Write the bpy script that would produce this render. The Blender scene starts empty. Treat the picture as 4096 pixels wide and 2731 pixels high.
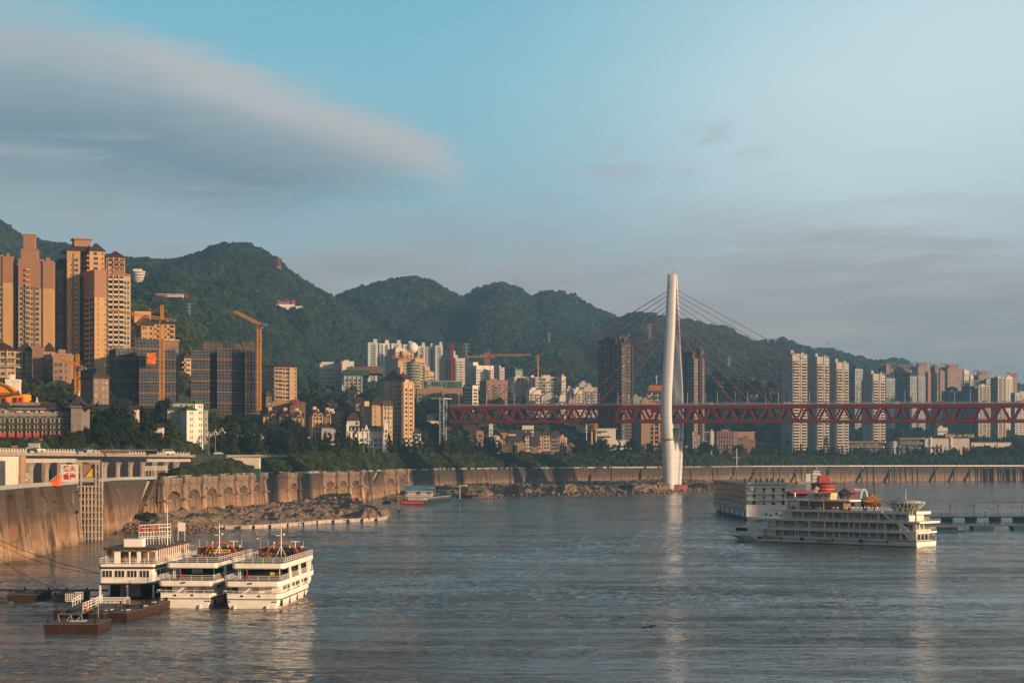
import bpy, math, random
import numpy as np
from mathutils import Vector, Matrix, noise as mnoise
R = math.radians
random.seed(7)
C = bpy.context.scene.collection
S = bpy.context.scene

# ------------------------------------------------------------- camera
HC, F, H0 = 25.0, 7000.0, 1838.0      # eye height, focal length and horizon row of the 4096 px photograph
cam = bpy.data.cameras.new("camera"); cam.lens = 36*F/4096; cam.sensor_width = 36
cam.shift_y = (H0-1365.5)/4096; cam.clip_start = 1; cam.clip_end = 30000
camo = bpy.data.objects.new("camera", cam); C.objects.link(camo)
camo.location = (0, 0, HC); camo.rotation_euler = (R(90), 0, 0); S.camera = camo

def PX(u, Y): return (u-2048)/F*Y
def PZ(v, Y): return HC+(H0-v)/F*Y
def YW(v, z=0.0): return (HC-z)*F/(v-H0)     # distance of a point at height z seen on row v
def lin(c):
    return tuple(((x/255)/12.92 if x/255 <= .04045 else ((x/255+.055)/1.055)**2.4) for x in c)+(1,)

# ------------------------------------------------------------- node helper
class NT:
    def __init__(s, nt): s.t = nt; s.n = nt.nodes; s.l = nt.links
    def new(s, typ, ins=None, **kw):
        n = s.n.new(typ)
        for k, v in kw.items(): setattr(n, k, v)
        for k, v in (ins or {}).items():
            sk = n.inputs[k]
            if isinstance(v, bpy.types.NodeSocket): s.l.new(v, sk)
            elif isinstance(v, bpy.types.Node): s.l.new(v.outputs[0], sk)
            else: sk.default_value = v
        return n
    def math(s, op, a, b=None, c=None, clamp=False):
        n = s.new('ShaderNodeMath', operation=op, use_clamp=clamp)
        for i, v in enumerate((a, b, c)):
            if v is None: continue
            if isinstance(v, (int, float)): n.inputs[i].default_value = v
            else: s.l.new(v, n.inputs[i])
        return n.outputs[0]
    def mapr(s, v, a, b, c=0.0, d=1.0, smooth=True):
        n = s.new('ShaderNodeMapRange', interpolation_type='SMOOTHSTEP' if smooth else 'LINEAR')
        s.l.new(v, n.inputs[0])
        for i, x in zip((1, 2, 3, 4), (a, b, c, d)): n.inputs[i].default_value = x
        return n.outputs[0]
    def mix(s, f, a, b, blend='MIX'):
        n = s.new('ShaderNodeMix', data_type='RGBA', blend_type=blend)
        for i, v in ((0, f), (6, a), (7, b)):
            if isinstance(v, (int, float)): n.inputs[i].default_value = v
            elif isinstance(v, tuple): n.inputs[i].default_value = v
            else: s.l.new(v, n.inputs[i])
        return n.outputs[2]
    def ramp(s, v, stops, interp='LINEAR'):
        n = s.new('ShaderNodeValToRGB'); cr = n.color_ramp; cr.interpolation = interp
        while len(cr.elements) < len(stops): cr.elements.new(0.5)
        for e, (p, c) in zip(cr.elements, stops):
            e.position = p; e.color = c if isinstance(c, tuple) else (c, c, c, 1)
        s.l.new(v, n.inputs[0]); return n.outputs[0]

# ------------------------------------------------------------- sky and sun
SUN_EL, SUN_AZ = 11.0, 120.0           # azimuth clockwise from +Y (view direction): right and behind the camera
sd = Vector((math.sin(R(SUN_AZ))*math.cos(R(SUN_EL)), math.cos(R(SUN_AZ))*math.cos(R(SUN_EL)), math.sin(R(SUN_EL))))
S.view_settings.view_transform = 'Standard'; S.view_settings.look = 'None'
S.view_settings.exposure = 0.6; S.view_settings.gamma = 1
w = bpy.data.worlds.new("World"); S.world = w; w.use_nodes = True
t = NT(w.node_tree); t.n.clear()
SKYS = 0.1
sky = t.new('ShaderNodeTexSky', sky_type='NISHITA', sun_disc=False, sun_elevation=R(SUN_EL), sun_rotation=R(SUN_AZ), altitude=200, air_density=1.2, dust_density=1.6, ozone_density=2.0)
tc = t.new('ShaderNodeTexCoord'); sp = t.new('ShaderNodeSeparateXYZ', {0: tc.outputs['Generated']})
X, Y_, Z = sp.outputs
az = t.math('ARCTAN2', X, Y_)                                    # azimuth from the view axis, radians
el = t.math('ARCSINE', Z)
wv = t.new('ShaderNodeCombineXYZ', {0: t.math('MULTIPLY', az, 3.0), 1: t.math('MULTIPLY', el, 14.0), 2: 0.0})
n1 = t.new('ShaderNodeTexNoise', {'Vector': wv.outputs[0], 'Scale': 3.0, 'Detail': 8.0, 'Roughness': 0.55, 'Distortion': 0.35}).outputs[0]
wv2 = t.new('ShaderNodeCombineXYZ', {0: t.math('ADD', t.math('MULTIPLY', az, 6.0), t.math('MULTIPLY', el, -9.0)), 1: t.math('MULTIPLY', el, 40.0), 2: 3.0})
n2 = t.new('ShaderNodeTexNoise', {'Vector': wv2.outputs[0], 'Scale': 1.7, 'Detail': 9.0, 'Roughness': 0.58, 'Distortion': 0.25}).outputs[0]
wv3 = t.new('ShaderNodeCombineXYZ', {0: t.math('MULTIPLY', az, 14.0), 1: t.math('MULTIPLY', el, 30.0), 2: 7.0})
n3 = t.new('ShaderNodeTexNoise', {'Vector': wv3.outputs[0], 'Scale': 1.6, 'Detail': 9.0, 'Roughness': 0.6}).outputs[0]
def K(c, g=0.90): return tuple(x*g/SKYS for x in lin(c)[:3])+(1,)
elw = t.math('ADD', el, t.math('MULTIPLY', t.math('SUBTRACT', n1, 0.5), 0.03))
# clear sky: teal above, paler low and towards the right
vert_l = t.ramp(t.mapr(elw, 0.0, 0.30, smooth=False), [(0.0, K((140, 152, 160))), (0.25, K((152, 170, 179))), (0.50, K((136, 180, 196))), (0.72, K((122, 180, 198))), (1.0, K((96, 164, 186)))])
vert_r = t.ramp(t.mapr(elw, 0.0, 0.30, smooth=False), [(0.0, K((128, 140, 147))), (0.22, K((146, 160, 167))), (0.42, K((180, 198, 205))), (0.7, K((196, 215, 220))), (0.86, K((188, 211, 219))), (1.0, K((140, 188, 206)))])
side = t.mapr(t.math('ADD', az, t.math('MULTIPLY', el, -0.35)), -0.16, 0.20)
clear = t.mix(side, vert_l, vert_r)
gl = t.math('SQRT', t.math('ADD', t.math('POWER', t.math('MULTIPLY', t.math('SUBTRACT', az, 0.20), 1.0), 2.0), t.math('POWER', t.math('MULTIPLY', t.math('SUBTRACT', el, 0.165), 1.6), 2.0)))
clear = t.mix(t.mapr(gl, 0.17, 0.0, 0.0, 0.55), clear, K((205, 221, 226)))
# the big lens shaped cloud on the left: upper edge as a curve over azimuth
def ecurve(pts):
    a0, a1 = -0.32, 0.32
    return t.math('MULTIPLY', t.ramp(t.mapr(az, a0, a1, smooth=False), [((math.atan((u*1.7415-2048)/F)-a0)/(a1-a0), (H0-v*1.7415)/F/0.3) for u, v in pts]), 0.3)
def cloud(col, pts, soft, stops, alpha, nz, amp):
    e = ecurve(pts)
    d = t.math('SUBTRACT', t.math('ADD', e, t.math('MULTIPLY', t.math('SUBTRACT', nz, 0.5), amp)), el)
    a_ = t.ramp(t.mapr(d, -soft, 0.11, smooth=False), alpha)
    c_ = t.ramp(t.mapr(d, -soft, 0.11, smooth=False), stops)
    return a_, c_
a1_, c1_ = cloud(None, [(-40, 95), (150, 100), (330, 118), (480, 165), (650, 215), (820, 262), (920, 300), (1010, 345), (1060, 400), (1110, 470)], 0.012,
    [(0.0, K((158, 178, 186))), (0.10, K((166, 175, 180))), (0.22, K((160, 166, 171))), (0.40, K((130, 145, 153))), (0.58, K((106, 129, 140))), (0.76, K((132, 145, 152))), (0.92, K((160, 162, 165))), (1.0, K((164, 164, 166)))],
    [(0.0, 0.0), (0.10, 0.45), (0.2, 0.85), (0.5, 0.92), (0.8, 0.8), (1.0, 0.5)], n2, 0.034)
right_fade = t.mapr(t.math('ADD', az, t.math('MULTIPLY', t.math('SUBTRACT', n1, 0.5), 0.1)), 0.0, -0.055)
a1_ = t.math('MULTIPLY', a1_, right_fade)
eb = ecurve([(-40, 540), (250, 530), (500, 510), (700, 460), (850, 425), (1000, 405)])
a1_ = t.math('MULTIPLY', a1_, t.mapr(t.math('SUBTRACT', t.math('ADD', el, t.math('MULTIPLY', t.math('SUBTRACT', n2, 0.5), 0.03)), eb), -0.022, 0.018))
# the sunlit streak along the cloud's right shoulder
e2 = ecurve([(-40, 130), (330, 170), (500, 212), (700, 272), (850, 320), (960, 358), (1060, 400)])
d2 = t.math('ABSOLUTE', t.math('SUBTRACT', t.math('ADD', e2, t.math('MULTIPLY', t.math('SUBTRACT', n2, 0.5), 0.018)), el))
str_ = t.math('MULTIPLY', t.mapr(d2, 0.021, 0.0), t.math('MULTIPLY', t.mapr(az, -0.27, -0.15, 0.15, 1.0), t.mapr(az, -0.01, -0.05)))
# low banks, layered
lowf = t.ramp(t.mapr(t.math('ADD', el, t.math('MULTIPLY', t.math('SUBTRACT', n2, 0.5), 0.12)), 0.02, 0.16, smooth=False), [(0.0, 0.5), (0.35, 1.0), (0.58, 0.85), (0.75, 0.3), (1.0, 0.0)])
lowc = t.ramp(t.math('ADD', t.math('MULTIPLY', n2, 0.8), t.math('MULTIPLY', n1, 0.35)), [(0.40, K((164, 159, 158))), (0.52, K((170, 162, 159))), (0.60, K((180, 169, 164))), (0.68, K((190, 176, 169)))])
small = t.math('MULTIPLY', t.mapr(n3, 0.47, 0.60), t.math('MULTIPLY', t.mapr(t.math('ABSOLUTE', t.math('SUBTRACT', el, 0.172)), 0.022, 0.006), t.mapr(t.math('ABSOLUTE', t.math('SUBTRACT', az, 0.085)), 0.075, 0.03)))
small2 = t.math('MULTIPLY', t.mapr(n3, 0.50, 0.7), t.math('MULTIPLY', t.mapr(t.math('ABSOLUTE', t.math('SUBTRACT', el, 0.212)), 0.014, 0.004), t.mapr(t.math('ABSOLUTE', t.math('SUBTRACT', az, -0.015)), 0.04, 0.01)))
col = t.mix(t.math('MULTIPLY', lowf, 0.92), clear, lowc)
col = t.mix(a1_, col, c1_)
col = t.mix(t.math('MULTIPLY', a1_, t.mapr(n2, 0.50, 0.66, 0.0, 0.45)), col, K((166, 170, 173)))
col = t.mix(t.math('MULTIPLY', str_, 0.5), col, K((196, 186, 182)))
col = t.mix(t.math('MULTIPLY', small, 0.8), col, K((166, 178, 185)))
col = t.mix(t.math('MULTIPLY', small2, 0.45), col, K((148, 178, 190)))
# the clouded picture of the sky lies on the half of the dome opposite the sun; elsewhere the plain physical sky
front = t.math('MULTIPLY', t.mapr(t.math('ABSOLUTE', az), 1.3, 0.45), t.mapr(el, 0.62, 0.30))
sat = t.new('ShaderNodeHueSaturation', {'Saturation': 0.75, 'Value': 0.65, 'Color': sky.outputs[0]}).outputs[0]
fin = t.mix(t.math('MULTIPLY', front, 0.93), sat, col)
bg = t.new('ShaderNodeBackground', {'Color': fin, 'Strength': SKYS})
out = t.new('ShaderNodeOutputWorld'); t.l.new(bg.outputs[0], out.inputs[0])

sun = bpy.data.lights.new("sun", 'SUN'); sun.energy = 5.0; sun.angle = R(0.5); sun.color = (1.0, 0.64, 0.36)
so = bpy.data.objects.new("sun", sun); C.objects.link(so)
so.rotation_euler = (-sd).to_track_quat('-Z', 'Y').to_euler(); so.location = sd*500

# ------------------------------------------------------------- materials
M = {}
def mat(name, col, rough=0.75, var=0.12, scale=0.5, metal=0.0, spec=0.3, bump=0.0, streak=0.0, lines=0.0, emit=None, col2=None, vscale=None, brick=None):
    m = bpy.data.materials.new(name); m.use_nodes = True; t = NT(m.node_tree); b = t.n['Principled BSDF']
    b.inputs['Roughness'].default_value = rough; b.inputs['Metallic'].default_value = metal; b.inputs['Specular IOR Level'].default_value = spec
    tc = t.new('ShaderNodeTexCoord'); v = tc.outputs['Object']
    sv = t.new('ShaderNodeMapping', {'Vector': v, 'Scale': vscale or (1, 1, 1)}).outputs[0]
    nz = t.new('ShaderNodeTexNoise', {'Vector': sv, 'Scale': scale, 'Detail': 6.0, 'Roughness': 0.6}).outputs[0]
    c = (*col, 1); d = (*(col2 or tuple(x*(1-2.2*var) for x in col)), 1); e = (*tuple(min(1, x*(1+1.2*var)) for x in col), 1)
    o = t.ramp(nz, [(0.28, d), (0.5, c), (0.72, e)])
    if brick:
        bk = t.new('ShaderNodeTexBrick', {'Vector': t.new('ShaderNodeMapping', {'Vector': v, 'Rotation': (R(90), 0, 0)}).outputs[0], 'Color1': (1, 1, 1, 1), 'Color2': (.82, .82, .82, 1), 'Mortar': (.55, .55, .55, 1), 'Scale': 1.0, 'Mortar Size': brick*0.05, 'Brick Width': brick*2, 'Row Height': brick}).outputs[0]
        o = t.mix(0.8, o, bk, 'MULTIPLY')
    if streak:
        st = t.new('ShaderNodeTexNoise', {'Vector': t.new('ShaderNodeMapping', {'Vector': v, 'Scale': (0.55, 0.55, 0.035)}).outputs[0], 'Scale': 1.0, 'Detail': 7.0, 'Roughness': 0.65}).outputs[0]
        o = t.mix(t.mapr(st, 0.5, 0.75, 0.0, streak), o, tuple(x*0.35 for x in col)+(1,))
    if lines:
        z = t.new('ShaderNodeSeparateXYZ', {0: v}).outputs[2]
        fr = t.math('FRACT', t.math('DIVIDE', z, lines))
        o = t.mix(t.mapr(fr, 0.93, 0.97, 0.0, 0.4, smooth=False), o, tuple(x*0.4 for x in col)+(1,))
    t.l.new(o, b.inputs['Base Color'])
    if bump:
        bn = t.new('ShaderNodeBump', {'Height': nz, 'Strength': bump, 'Distance': 1.0}); t.l.new(bn.outputs[0], b.inputs['Normal'])
    if emit:
        b.inputs['Emission Color'].default_value = (*emit[0], 1); b.inputs['Emission Strength'].default_value = emit[1]
    M[name] = m; return m
def glassmat(name, col, rough=0.12, var=0.6):
    m = bpy.data.materials.new(name); m.use_nodes = True; t = NT(m.node_tree); b = t.n['Principled BSDF']
    oi = t.new('ShaderNodeObjectInfo'); g = t.new('ShaderNodeNewGeometry')
    wn = t.new('ShaderNodeTexWhiteNoise', {'Vector': t.new('ShaderNodeVectorMath', {0: t.new('ShaderNodeVectorMath', {0: g.outputs['Position'], 1: (.33, .33, .33)}, operation='MULTIPLY').outputs[0]}, operation='FLOOR').outputs[0]}).outputs[0]
    r = t.math('FRACT', t.math('ADD', oi.outputs['Random'], t.math('MULTIPLY', wn, 1.0)))
    c = t.ramp(r, [(0.0, tuple(x*(1-var) for x in col)+(1,)), (0.6, (*col, 1)), (0.86, tuple(min(.6, x*1.9+.02) for x in col)+(1,)), (0.97, (.30, .27, .22, 1))])
    t.l.new(c, b.inputs['Base Color']); b.inputs['Roughness'].default_value = rough; b.inputs['Specular IOR Level'].default_value = 0.7
    M[name] = m; return m

mat('ochre', (.52, .31, .13), lines=3.0, var=.06, scale=.15); mat('ochre_brown', (.33, .175, .10), lines=1.0, var=.05)
mat('cream', (.56, .39, .22), lines=3.2, var=.06, scale=.2); mat('tan', (.34, .21, .13), var=.06, streak=.3)
mat('tan_dark', (.20, .13, .09), var=.08, streak=.3); mat('pale', (.62, .56, .48), var=.08, streak=.35); mat('white_wall', (.70, .66, .60), var=.08, streak=.35, scale=.2)
mat('grey_wall', (.40, .38, .36), var=.1, streak=.4); mat('bluewhite', (.52, .56, .58), var=.06, streak=.15)
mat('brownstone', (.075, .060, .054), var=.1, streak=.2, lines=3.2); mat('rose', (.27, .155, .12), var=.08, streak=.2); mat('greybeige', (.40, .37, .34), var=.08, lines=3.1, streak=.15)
mat('bluegrey', (.27, .30, .31), var=.1, streak=.2, lines=3.0); mat('red_panel', (.45, .05, .04), var=.1, streak=.2)
mat('roof_brown', (.055, .034, .030), var=.25, scale=1.5); mat('roof_grey', (.045, .040, .038), var=.25, scale=1.2, bump=.1); mat('roof_orange', (.36, .11, .045), var=.2, scale=1)
mat('brick_grey', (.26, .225, .20), var=.12, streak=.3, brick=.45); mat('brick_brown', (.16, .10, .075), var=.2); mat('wood', (.06, .04, .03), var=.2)
mat('concrete', (.30, .26, .22), var=.16, streak=.5); mat('concrete_lit', (.42, .36, .30), var=.14, streak=.35); mat('dark', (.012, .012, .013), var=.2); mat('asphalt', (.05, .05, .052), var=.2)  # concrete_lit: brighter concrete copy, sunlight put into the colour
mat('white_paint', (.76, .73, .68), rough=.42, var=.06, streak=.22, spec=.4, scale=.6); mat('white_rail', (.74, .72, .69), rough=.4, var=.03); mat('steel', (.42, .42, .42), rough=.45, metal=.3)
mat('black_rub', (.015, .015, .016), rough=.6); mat('brown_trim', (.065, .032, .02), rough=.6); mat('rust_hull', (.040, .018, .013), rough=.65, var=.3, scale=.8, col2=(.02, .012, .010))
mat('deck_grey', (.09, .088, .085), var=.2); mat('deck_green', (.05, .12, .08), var=.15); mat('orange', (.62, .14, .02), rough=.5); mat('red', (.55, .025, .015), rough=.5, var=.08); mat('yellow', (.68, .40, .02), rough=.5)
mat('blue', (.010, .06, .12), rough=.5, var=.15); mat('blue_pale', (.06, .19, .27), rough=.5); mat('crane', (.62, .27, .025), rough=.5, var=.15); mat('crane_far', (.50, .20, .07), rough=.6)
mat('bridge_red', (.27, .022, .013), rough=.55, var=.14, scale=.25, streak=.35); mat('cable_red', (.30, .04, .025), rough=.5); mat('tower_white', (.66, .68, .71), rough=.6, var=.05, scale=.08, streak=.12, lines=4.5)
mat('footing', (.25, .09, .05), var=.25, streak=.4, scale=.3); mat('temple_yellow', (.72, .30, .02), var=.08); mat('temple_red', (.5, .035, .02)); mat('gold_tile', (.36, .14, .028), var=.25, scale=2)
mat('green_net', (.03, .085, .06), var=.25, scale=.4); mat('scaffold', (.30, .16, .085), rough=.6); mat('blue_net', (.022, .068, .115), rough=.7, var=.35, scale=.25)
mat('pole', (.28, .27, .25), rough=.5); mat('lamp_globe', (.75, .7, .62), rough=.3); mat('skin', (.40, .22, .14)); mat('hair', (.02, .014, .012))
mat('green_roof', (.04, .10, .035), var=.3, scale=2); mat('dark_green', (.018, .032, .026)); mat('blue_board', (.02, .11, .24)); mat('magenta', (.35, .03, .14), var=.3, scale=3); mat('sign_white', (.70, .68, .64), rough=.6, var=.03); mat('sign_red', (.42, .03, .02), rough=.6, var=.03)
mat('trunk', (.075, .055, .04), var=.3, scale=2); mat('bronze', (.40, .27, .13), rough=.35, metal=.35, var=.08)
glassmat('glass', (.028, .036, .042), var=.5); glassmat('glass_blue', (.045, .085, .12), var=.4); glassmat('glass_green', (.04, .10, .085), rough=.08); glassmat('glass_amber', (.13, .075, .03), rough=.1)

# ------------------------------------------------------------- mesh helper
class MB:
    def __init__(s): s.v = []; s.f = []; s.m = []
    def add(s, vs, fs, mi=0):
        b = len(s.v); s.v += [tuple(p) for p in vs]; s.f += [tuple(i+b for i in f) for f in fs]; s.m += [mi]*len(fs); return s
    def box(s, x0, x1, y0, y1, z0, z1, mi=0):
        return s.add([(x0, y0, z0), (x1, y0, z0), (x1, y1, z0), (x0, y1, z0), (x0, y0, z1), (x1, y0, z1), (x1, y1, z1), (x0, y1, z1)],
                     [(0, 3, 2, 1), (4, 5, 6, 7), (0, 1, 5, 4), (1, 2, 6, 5), (2, 3, 7, 6), (3, 0, 4, 7)], mi)
    def prism(s, poly, z0, z1, mi=0, top=1.0, c=None):
        n = len(poly); cx = sum(p[0] for p in poly)/n if c is None else c[0]; cy = sum(p[1] for p in poly)/n if c is None else c[1]
        vs = [(x, y, z0) for x, y in poly]+[(cx+(x-cx)*top, cy+(y-cy)*top, z1) for x, y in poly]
        return s.add(vs, [tuple(range(n-1, -1, -1)), tuple(range(n, 2*n))]+[(i, (i+1) % n, n+(i+1) % n, n+i) for i in range(n)], mi)
    def yz(s, poly, x0, x1, mi=0):     # polygon in (y,z) extruded along x
        n = len(poly)
        return s.add([(x0, y, z) for y, z in poly]+[(x1, y, z) for y, z in poly], [tuple(range(n)), tuple(range(2*n-1, n-1, -1))]+[(i, n+i, n+(i+1) % n, (i+1) % n) for i in range(n)], mi)
    def xz(s, poly, y0, y1, mi=0):
        n = len(poly)
        return s.add([(x, y0, z) for x, z in poly]+[(x, y1, z) for x, z in poly], [tuple(range(n)), tuple(range(2*n-1, n-1, -1))]+[(i, n+i, n+(i+1) % n, (i+1) % n) for i in range(n)], mi)
    def bar(s, a, b, r, mi=0, n=4, r2=None):
        a = Vector(a); b = Vector(b); d = b-a
        if d.length < 1e-6: return s
        d.normalize(); up = Vector((0, 0, 1)) if abs(d.z) < .9 else Vector((1, 0, 0)); x = d.cross(up).normalized(); y = d.cross(x)
        r2 = r if r2 is None else r2; o = math.pi/4 if n == 4 else 0; k = 1.2 if n == 4 else 1
        vs = [a+(x*math.cos(o+2*math.pi*i/n)+y*math.sin(o+2*math.pi*i/n))*r*k for i in range(n)]+[b+(x*math.cos(o+2*math.pi*i/n)+y*math.sin(o+2*math.pi*i/n))*r2*k for i in range(n)]
        return s.add(vs, [tuple(range(n-1, -1, -1)), tuple(range(n, 2*n))]+[(i, (i+1) % n, n+(i+1) % n, n+i) for i in range(n)], mi)
    def path(s, pts, r, mi=0, n=4):
        for a, b in zip(pts[:-1], pts[1:]): s.bar(a, b, r, mi, n)
        return s
    def loft(s, rings, mi=0, cap=True):
        n = len(rings[0]); vs = [p for r_ in rings for p in r_]; fs = []
        for k in range(len(rings)-1):
            fs += [(k*n+i, k*n+(i+1) % n, (k+1)*n+(i+1) % n, (k+1)*n+i) for i in range(n)]
        if cap: fs += [tuple(range(n-1, -1, -1)), tuple(range((len(rings)-1)*n, len(rings)*n))]
        return s.add(vs, fs, mi)
    def sphere(s, c, r, mi=0, n=10, k=6, sz=1.0):
        rings = []
        for j in range(1, k):
            a = math.pi*j/k; rings.append([(c[0]+r*math.sin(a)*math.cos(2*math.pi*i/n), c[1]+r*math.sin(a)*math.sin(2*math.pi*i/n), c[2]-r*sz*math.cos(a)) for i in range(n)])
        return s.loft(rings, mi)
    def lathe(s, c, prof, mi=0, n=16):
        return s.loft([[(c[0]+r*math.cos(2*math.pi*i/n), c[1]+r*math.sin(2*math.pi*i/n), c[2]+z) for i in range(n)] for r, z in prof], mi)
    def rail(s, pts, h=1.0, post=1.5, r=.035, bars=3, mi=0):
        for a, b in zip(pts[:-1], pts[1:]):
            a = Vector(a); b = Vector(b); L = (b-a).length; n = max(1, round(L/post))
            for i in range(n+1):
                p = a.lerp(b, i/n); s.bar(p, p+Vector((0, 0, h)), r, mi)
            for k in range(bars):
                z = Vector((0, 0, h*(k+1)/bars)); s.bar(a+z, b+z, r, mi)
        return s
    def hip(s, x0, x1, y0, y1, z0, h, ov=.5, mi=0, ridge=None):
        x0 -= ov; x1 += ov; y0 -= ov; y1 += ov; w, d = x1-x0, y1-y0; k = min(w, d)/2*(1 if ridge is None else ridge)
        if w >= d: a, b = (x0+k, (y0+y1)/2), (x1-k, (y0+y1)/2)
        else: a, b = ((x0+x1)/2, y0+k), ((x0+x1)/2, y1-k)
        vs = [(x0, y0, z0), (x1, y0, z0), (x1, y1, z0), (x0, y1, z0), (*a, z0+h), (*b, z0+h)]
        fs = [(0, 1, 5, 4), (1, 2, 5), (2, 3, 4, 5), (3, 0, 4)] if w >= d else [(0, 1, 4), (1, 2, 5, 4), (2, 3, 5), (3, 0, 4, 5)]
        s.box(x0, x1, y0, y1, z0-.35, z0-.004, mi)
        return s.add(vs, fs+[(3, 2, 1, 0)], mi)
    def gable(s, x0, x1, y0, y1, z0, h, ov=.6, mi=0, along='x', th=.25):
        if along == 'x':
            ym = (y0+y1)/2; k = h/((y1-y0)/2)
            return s.yz([(y0-ov, z0-ov*k), (ym, z0+h), (y1+ov, z0-ov*k), (y1+ov, z0-ov*k+th), (ym, z0+h+th), (y0-ov, z0-ov*k+th)], x0-ov, x1+ov, mi)
        xm = (x0+x1)/2; k = h/((x1-x0)/2)
        return s.xz([(x0-ov, z0-ov*k), (xm, z0+h), (x1+ov, z0-ov*k), (x1+ov, z0-ov*k+th), (xm, z0+h+th), (x0-ov, z0-ov*k+th)], y0-ov, y1+ov, mi)
    def mesh(s, name, mats, smooth=False):
        me = bpy.data.meshes.new(name); me.from_pydata(s.v, [], s.f)
        for m in (mats if isinstance(mats, (list, tuple)) else [mats]): me.materials.append(M[m] if isinstance(m, str) else m)
        if len(me.materials) > 1: me.polygons.foreach_set('material_index', s.m)
        if smooth: me.polygons.foreach_set('use_smooth', [True]*len(me.polygons))
        me.update(); return me
    def obj(s, name, mats, parent=None, smooth=False, **kw):
        return link(name, s.mesh(name, mats, smooth), parent, **kw)
def link(name, me, parent=None, loc=None, rz=0, sc=None, **kw):
    o = bpy.data.objects.new(name, me); C.objects.link(o)
    if parent is not None: o.parent = parent
    if loc is not None: o.location = loc
    if rz: o.rotation_euler = (0, 0, rz)
    if sc: o.scale = sc
    for k, v in kw.items(): o[k] = v
    return o
LABELS = set()
def thing(name, label, cat, loc=(0, 0, 0), rz=0, group=None):
    o = link(name, None, None, loc, rz); tag(o, label, cat, group); return o
def tag(o, label, cat, group=None, kind=None):
    o['label'] = label; o['category'] = cat
    if group: o['group'] = group
    if kind: o['kind'] = kind
    return o
def copy_tree(root, loc=None, rz=None, label=None, group=None, parent=None, sc=None):
    c = root.copy(); C.objects.link(c)
    if parent is not None: c.parent = parent
    if loc is not None: c.location = loc
    if rz is not None: c.rotation_euler = (0, 0, rz)
    if sc is not None: c.scale = sc if isinstance(sc, tuple) else (sc,)*3
    if label: c['label'] = label
    if group: c['group'] = group
    for ch in KIDS.get(root.name, []): copy_tree(ch, parent=c)

    return c
KIDS = {}
def family(root):        # remember a prototype's children so that copies are quick
    todo = [root]
    while todo:
        r_ = todo.pop(); k = [o for o in C.objects if o.parent is r_]
        if k: KIDS[r_.name] = k; todo += k
    return root
ORD = ['', 'first', 'second', 'third', 'fourth', 'fifth', 'sixth', 'seventh', 'eighth', 'ninth', 'tenth', 'eleventh', 'twelfth', 'thirteenth', 'fourteenth', 'fifteenth', 'sixteenth', 'seventeenth', 'eighteenth', 'nineteenth', 'twentieth']
def nth(i):
    if i <= 20: return ORD[i]
    tens = {2: 'twenty', 3: 'thirty', 4: 'forty', 5: 'fifty', 6: 'sixty', 7: 'seventy', 8: 'eighty', 9: 'ninety'}
    a, b = divmod(i, 10)
    return tens[a]+'-'+ORD[b] if b else tens[a][:-1]+'ieth'
def struct(o): o['kind'] = 'structure'; return o
def smooth(x): x = min(1, max(0, x)); return x*x*(3-2*x)
def interp(x, pts):
    if x <= pts[0][0]: return pts[0][1]
    for (a, p), (b, q) in zip(pts[:-1], pts[1:]):
        if x <= b: return p+(q-p)*(x-a)/(b-a)
    return pts[-1][1]
# ------------------------------------------------------------- land: control table (column u: ten knots of distance, height)
W_ = 17.5
COLS = [
 (-500, [(360,W_),(430,W_),(455,W_),(462,27.2),(560,28),(715,29),(850,60),(1050,74),(1400,90),(2500,110)]),
 (0,    [(427,W_),(480,W_),(505,W_),(512,27.2),(600,28),(722,29),(850,60),(1050,74),(1400,90),(2500,110)]),
 (300,  [(530,W_),(560,W_),(578,W_),(585,27.2),(680,28),(735,29),(900,62),(1050,74),(1400,90),(2500,110)]),
 (480,  [(639,W_),(645,W_),(672,W_),(680,27.2),(740,28),(800,36),(900,50),(1100,70),(1400,100),(2500,110)]),
 (650,  [(672,W_),(684,W_),(755,18),(765,27.2),(800,28),(850,33),(920,44),(1100,66),(1350,112),(2500,110)]),
 (760,  [(728,W_),(738,W_),(790,18.5),(800,27.2),(840,28),(900,32),(980,44),(1150,62),(1350,90),(2500,110)]),
 (1050, [(879,W_),(889,W_),(935,26.5),(942,27.5),(990,28),(1060,33),(1200,48),(1400,66),(1700,95),(2500,120)]),
 (1450, [(1066,W_),(1076,W_),(1120,27),(1125,28),(1180,28),(1250,34),(1400,52),(1700,84),(2000,105),(2500,125)]),
 (1623, [(1210,W_),(1220,W_),(1265,27.5),(1270,28),(1330,28),(1400,34),(1550,52),(1800,84),(2100,105),(2600,130)]),
 (1900, [(1380,W_),(1390,W_),(1440,28),(1445,28),(1510,28),(1570,36),(1680,68),(1900,92),(2200,104),(2700,140)]),
 (2350, [(1560,W_),(1570,W_),(1620,28),(1625,28),(1700,28),(1750,33),(1850,52),(2000,74),(2300,92),(2800,130)]),
 (2700, [(1640,W_),(1650,W_),(1700,28),(1710,28),(1780,28),(1830,32),(1950,42),(2100,58),(2400,82),(3000,125)]),
 (3000, [(1870,W_),(1880,W_),(1930,28),(1935,28),(2000,28),(2050,31),(2130,38),(2250,56),(2500,76),(3000,105)]),
 (3400, [(1966,W_),(1976,W_),(2020,28),(2025,28),(2090,28),(2130,31),(2200,38),(2350,52),(2600,72),(3000,95)]),
 (4096, [(2040,W_),(2050,W_),(2095,28),(2100,28),(2160,28),(2200,31),(2260,36),(2400,44),(2700,58),(3000,70)]),
 (4900, [(2100,W_),(2110,W_),(2155,28),(2160,28),(2220,28),(2260,31),(2320,36),(2460,44),(2700,58),(3000,70)])]
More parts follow.
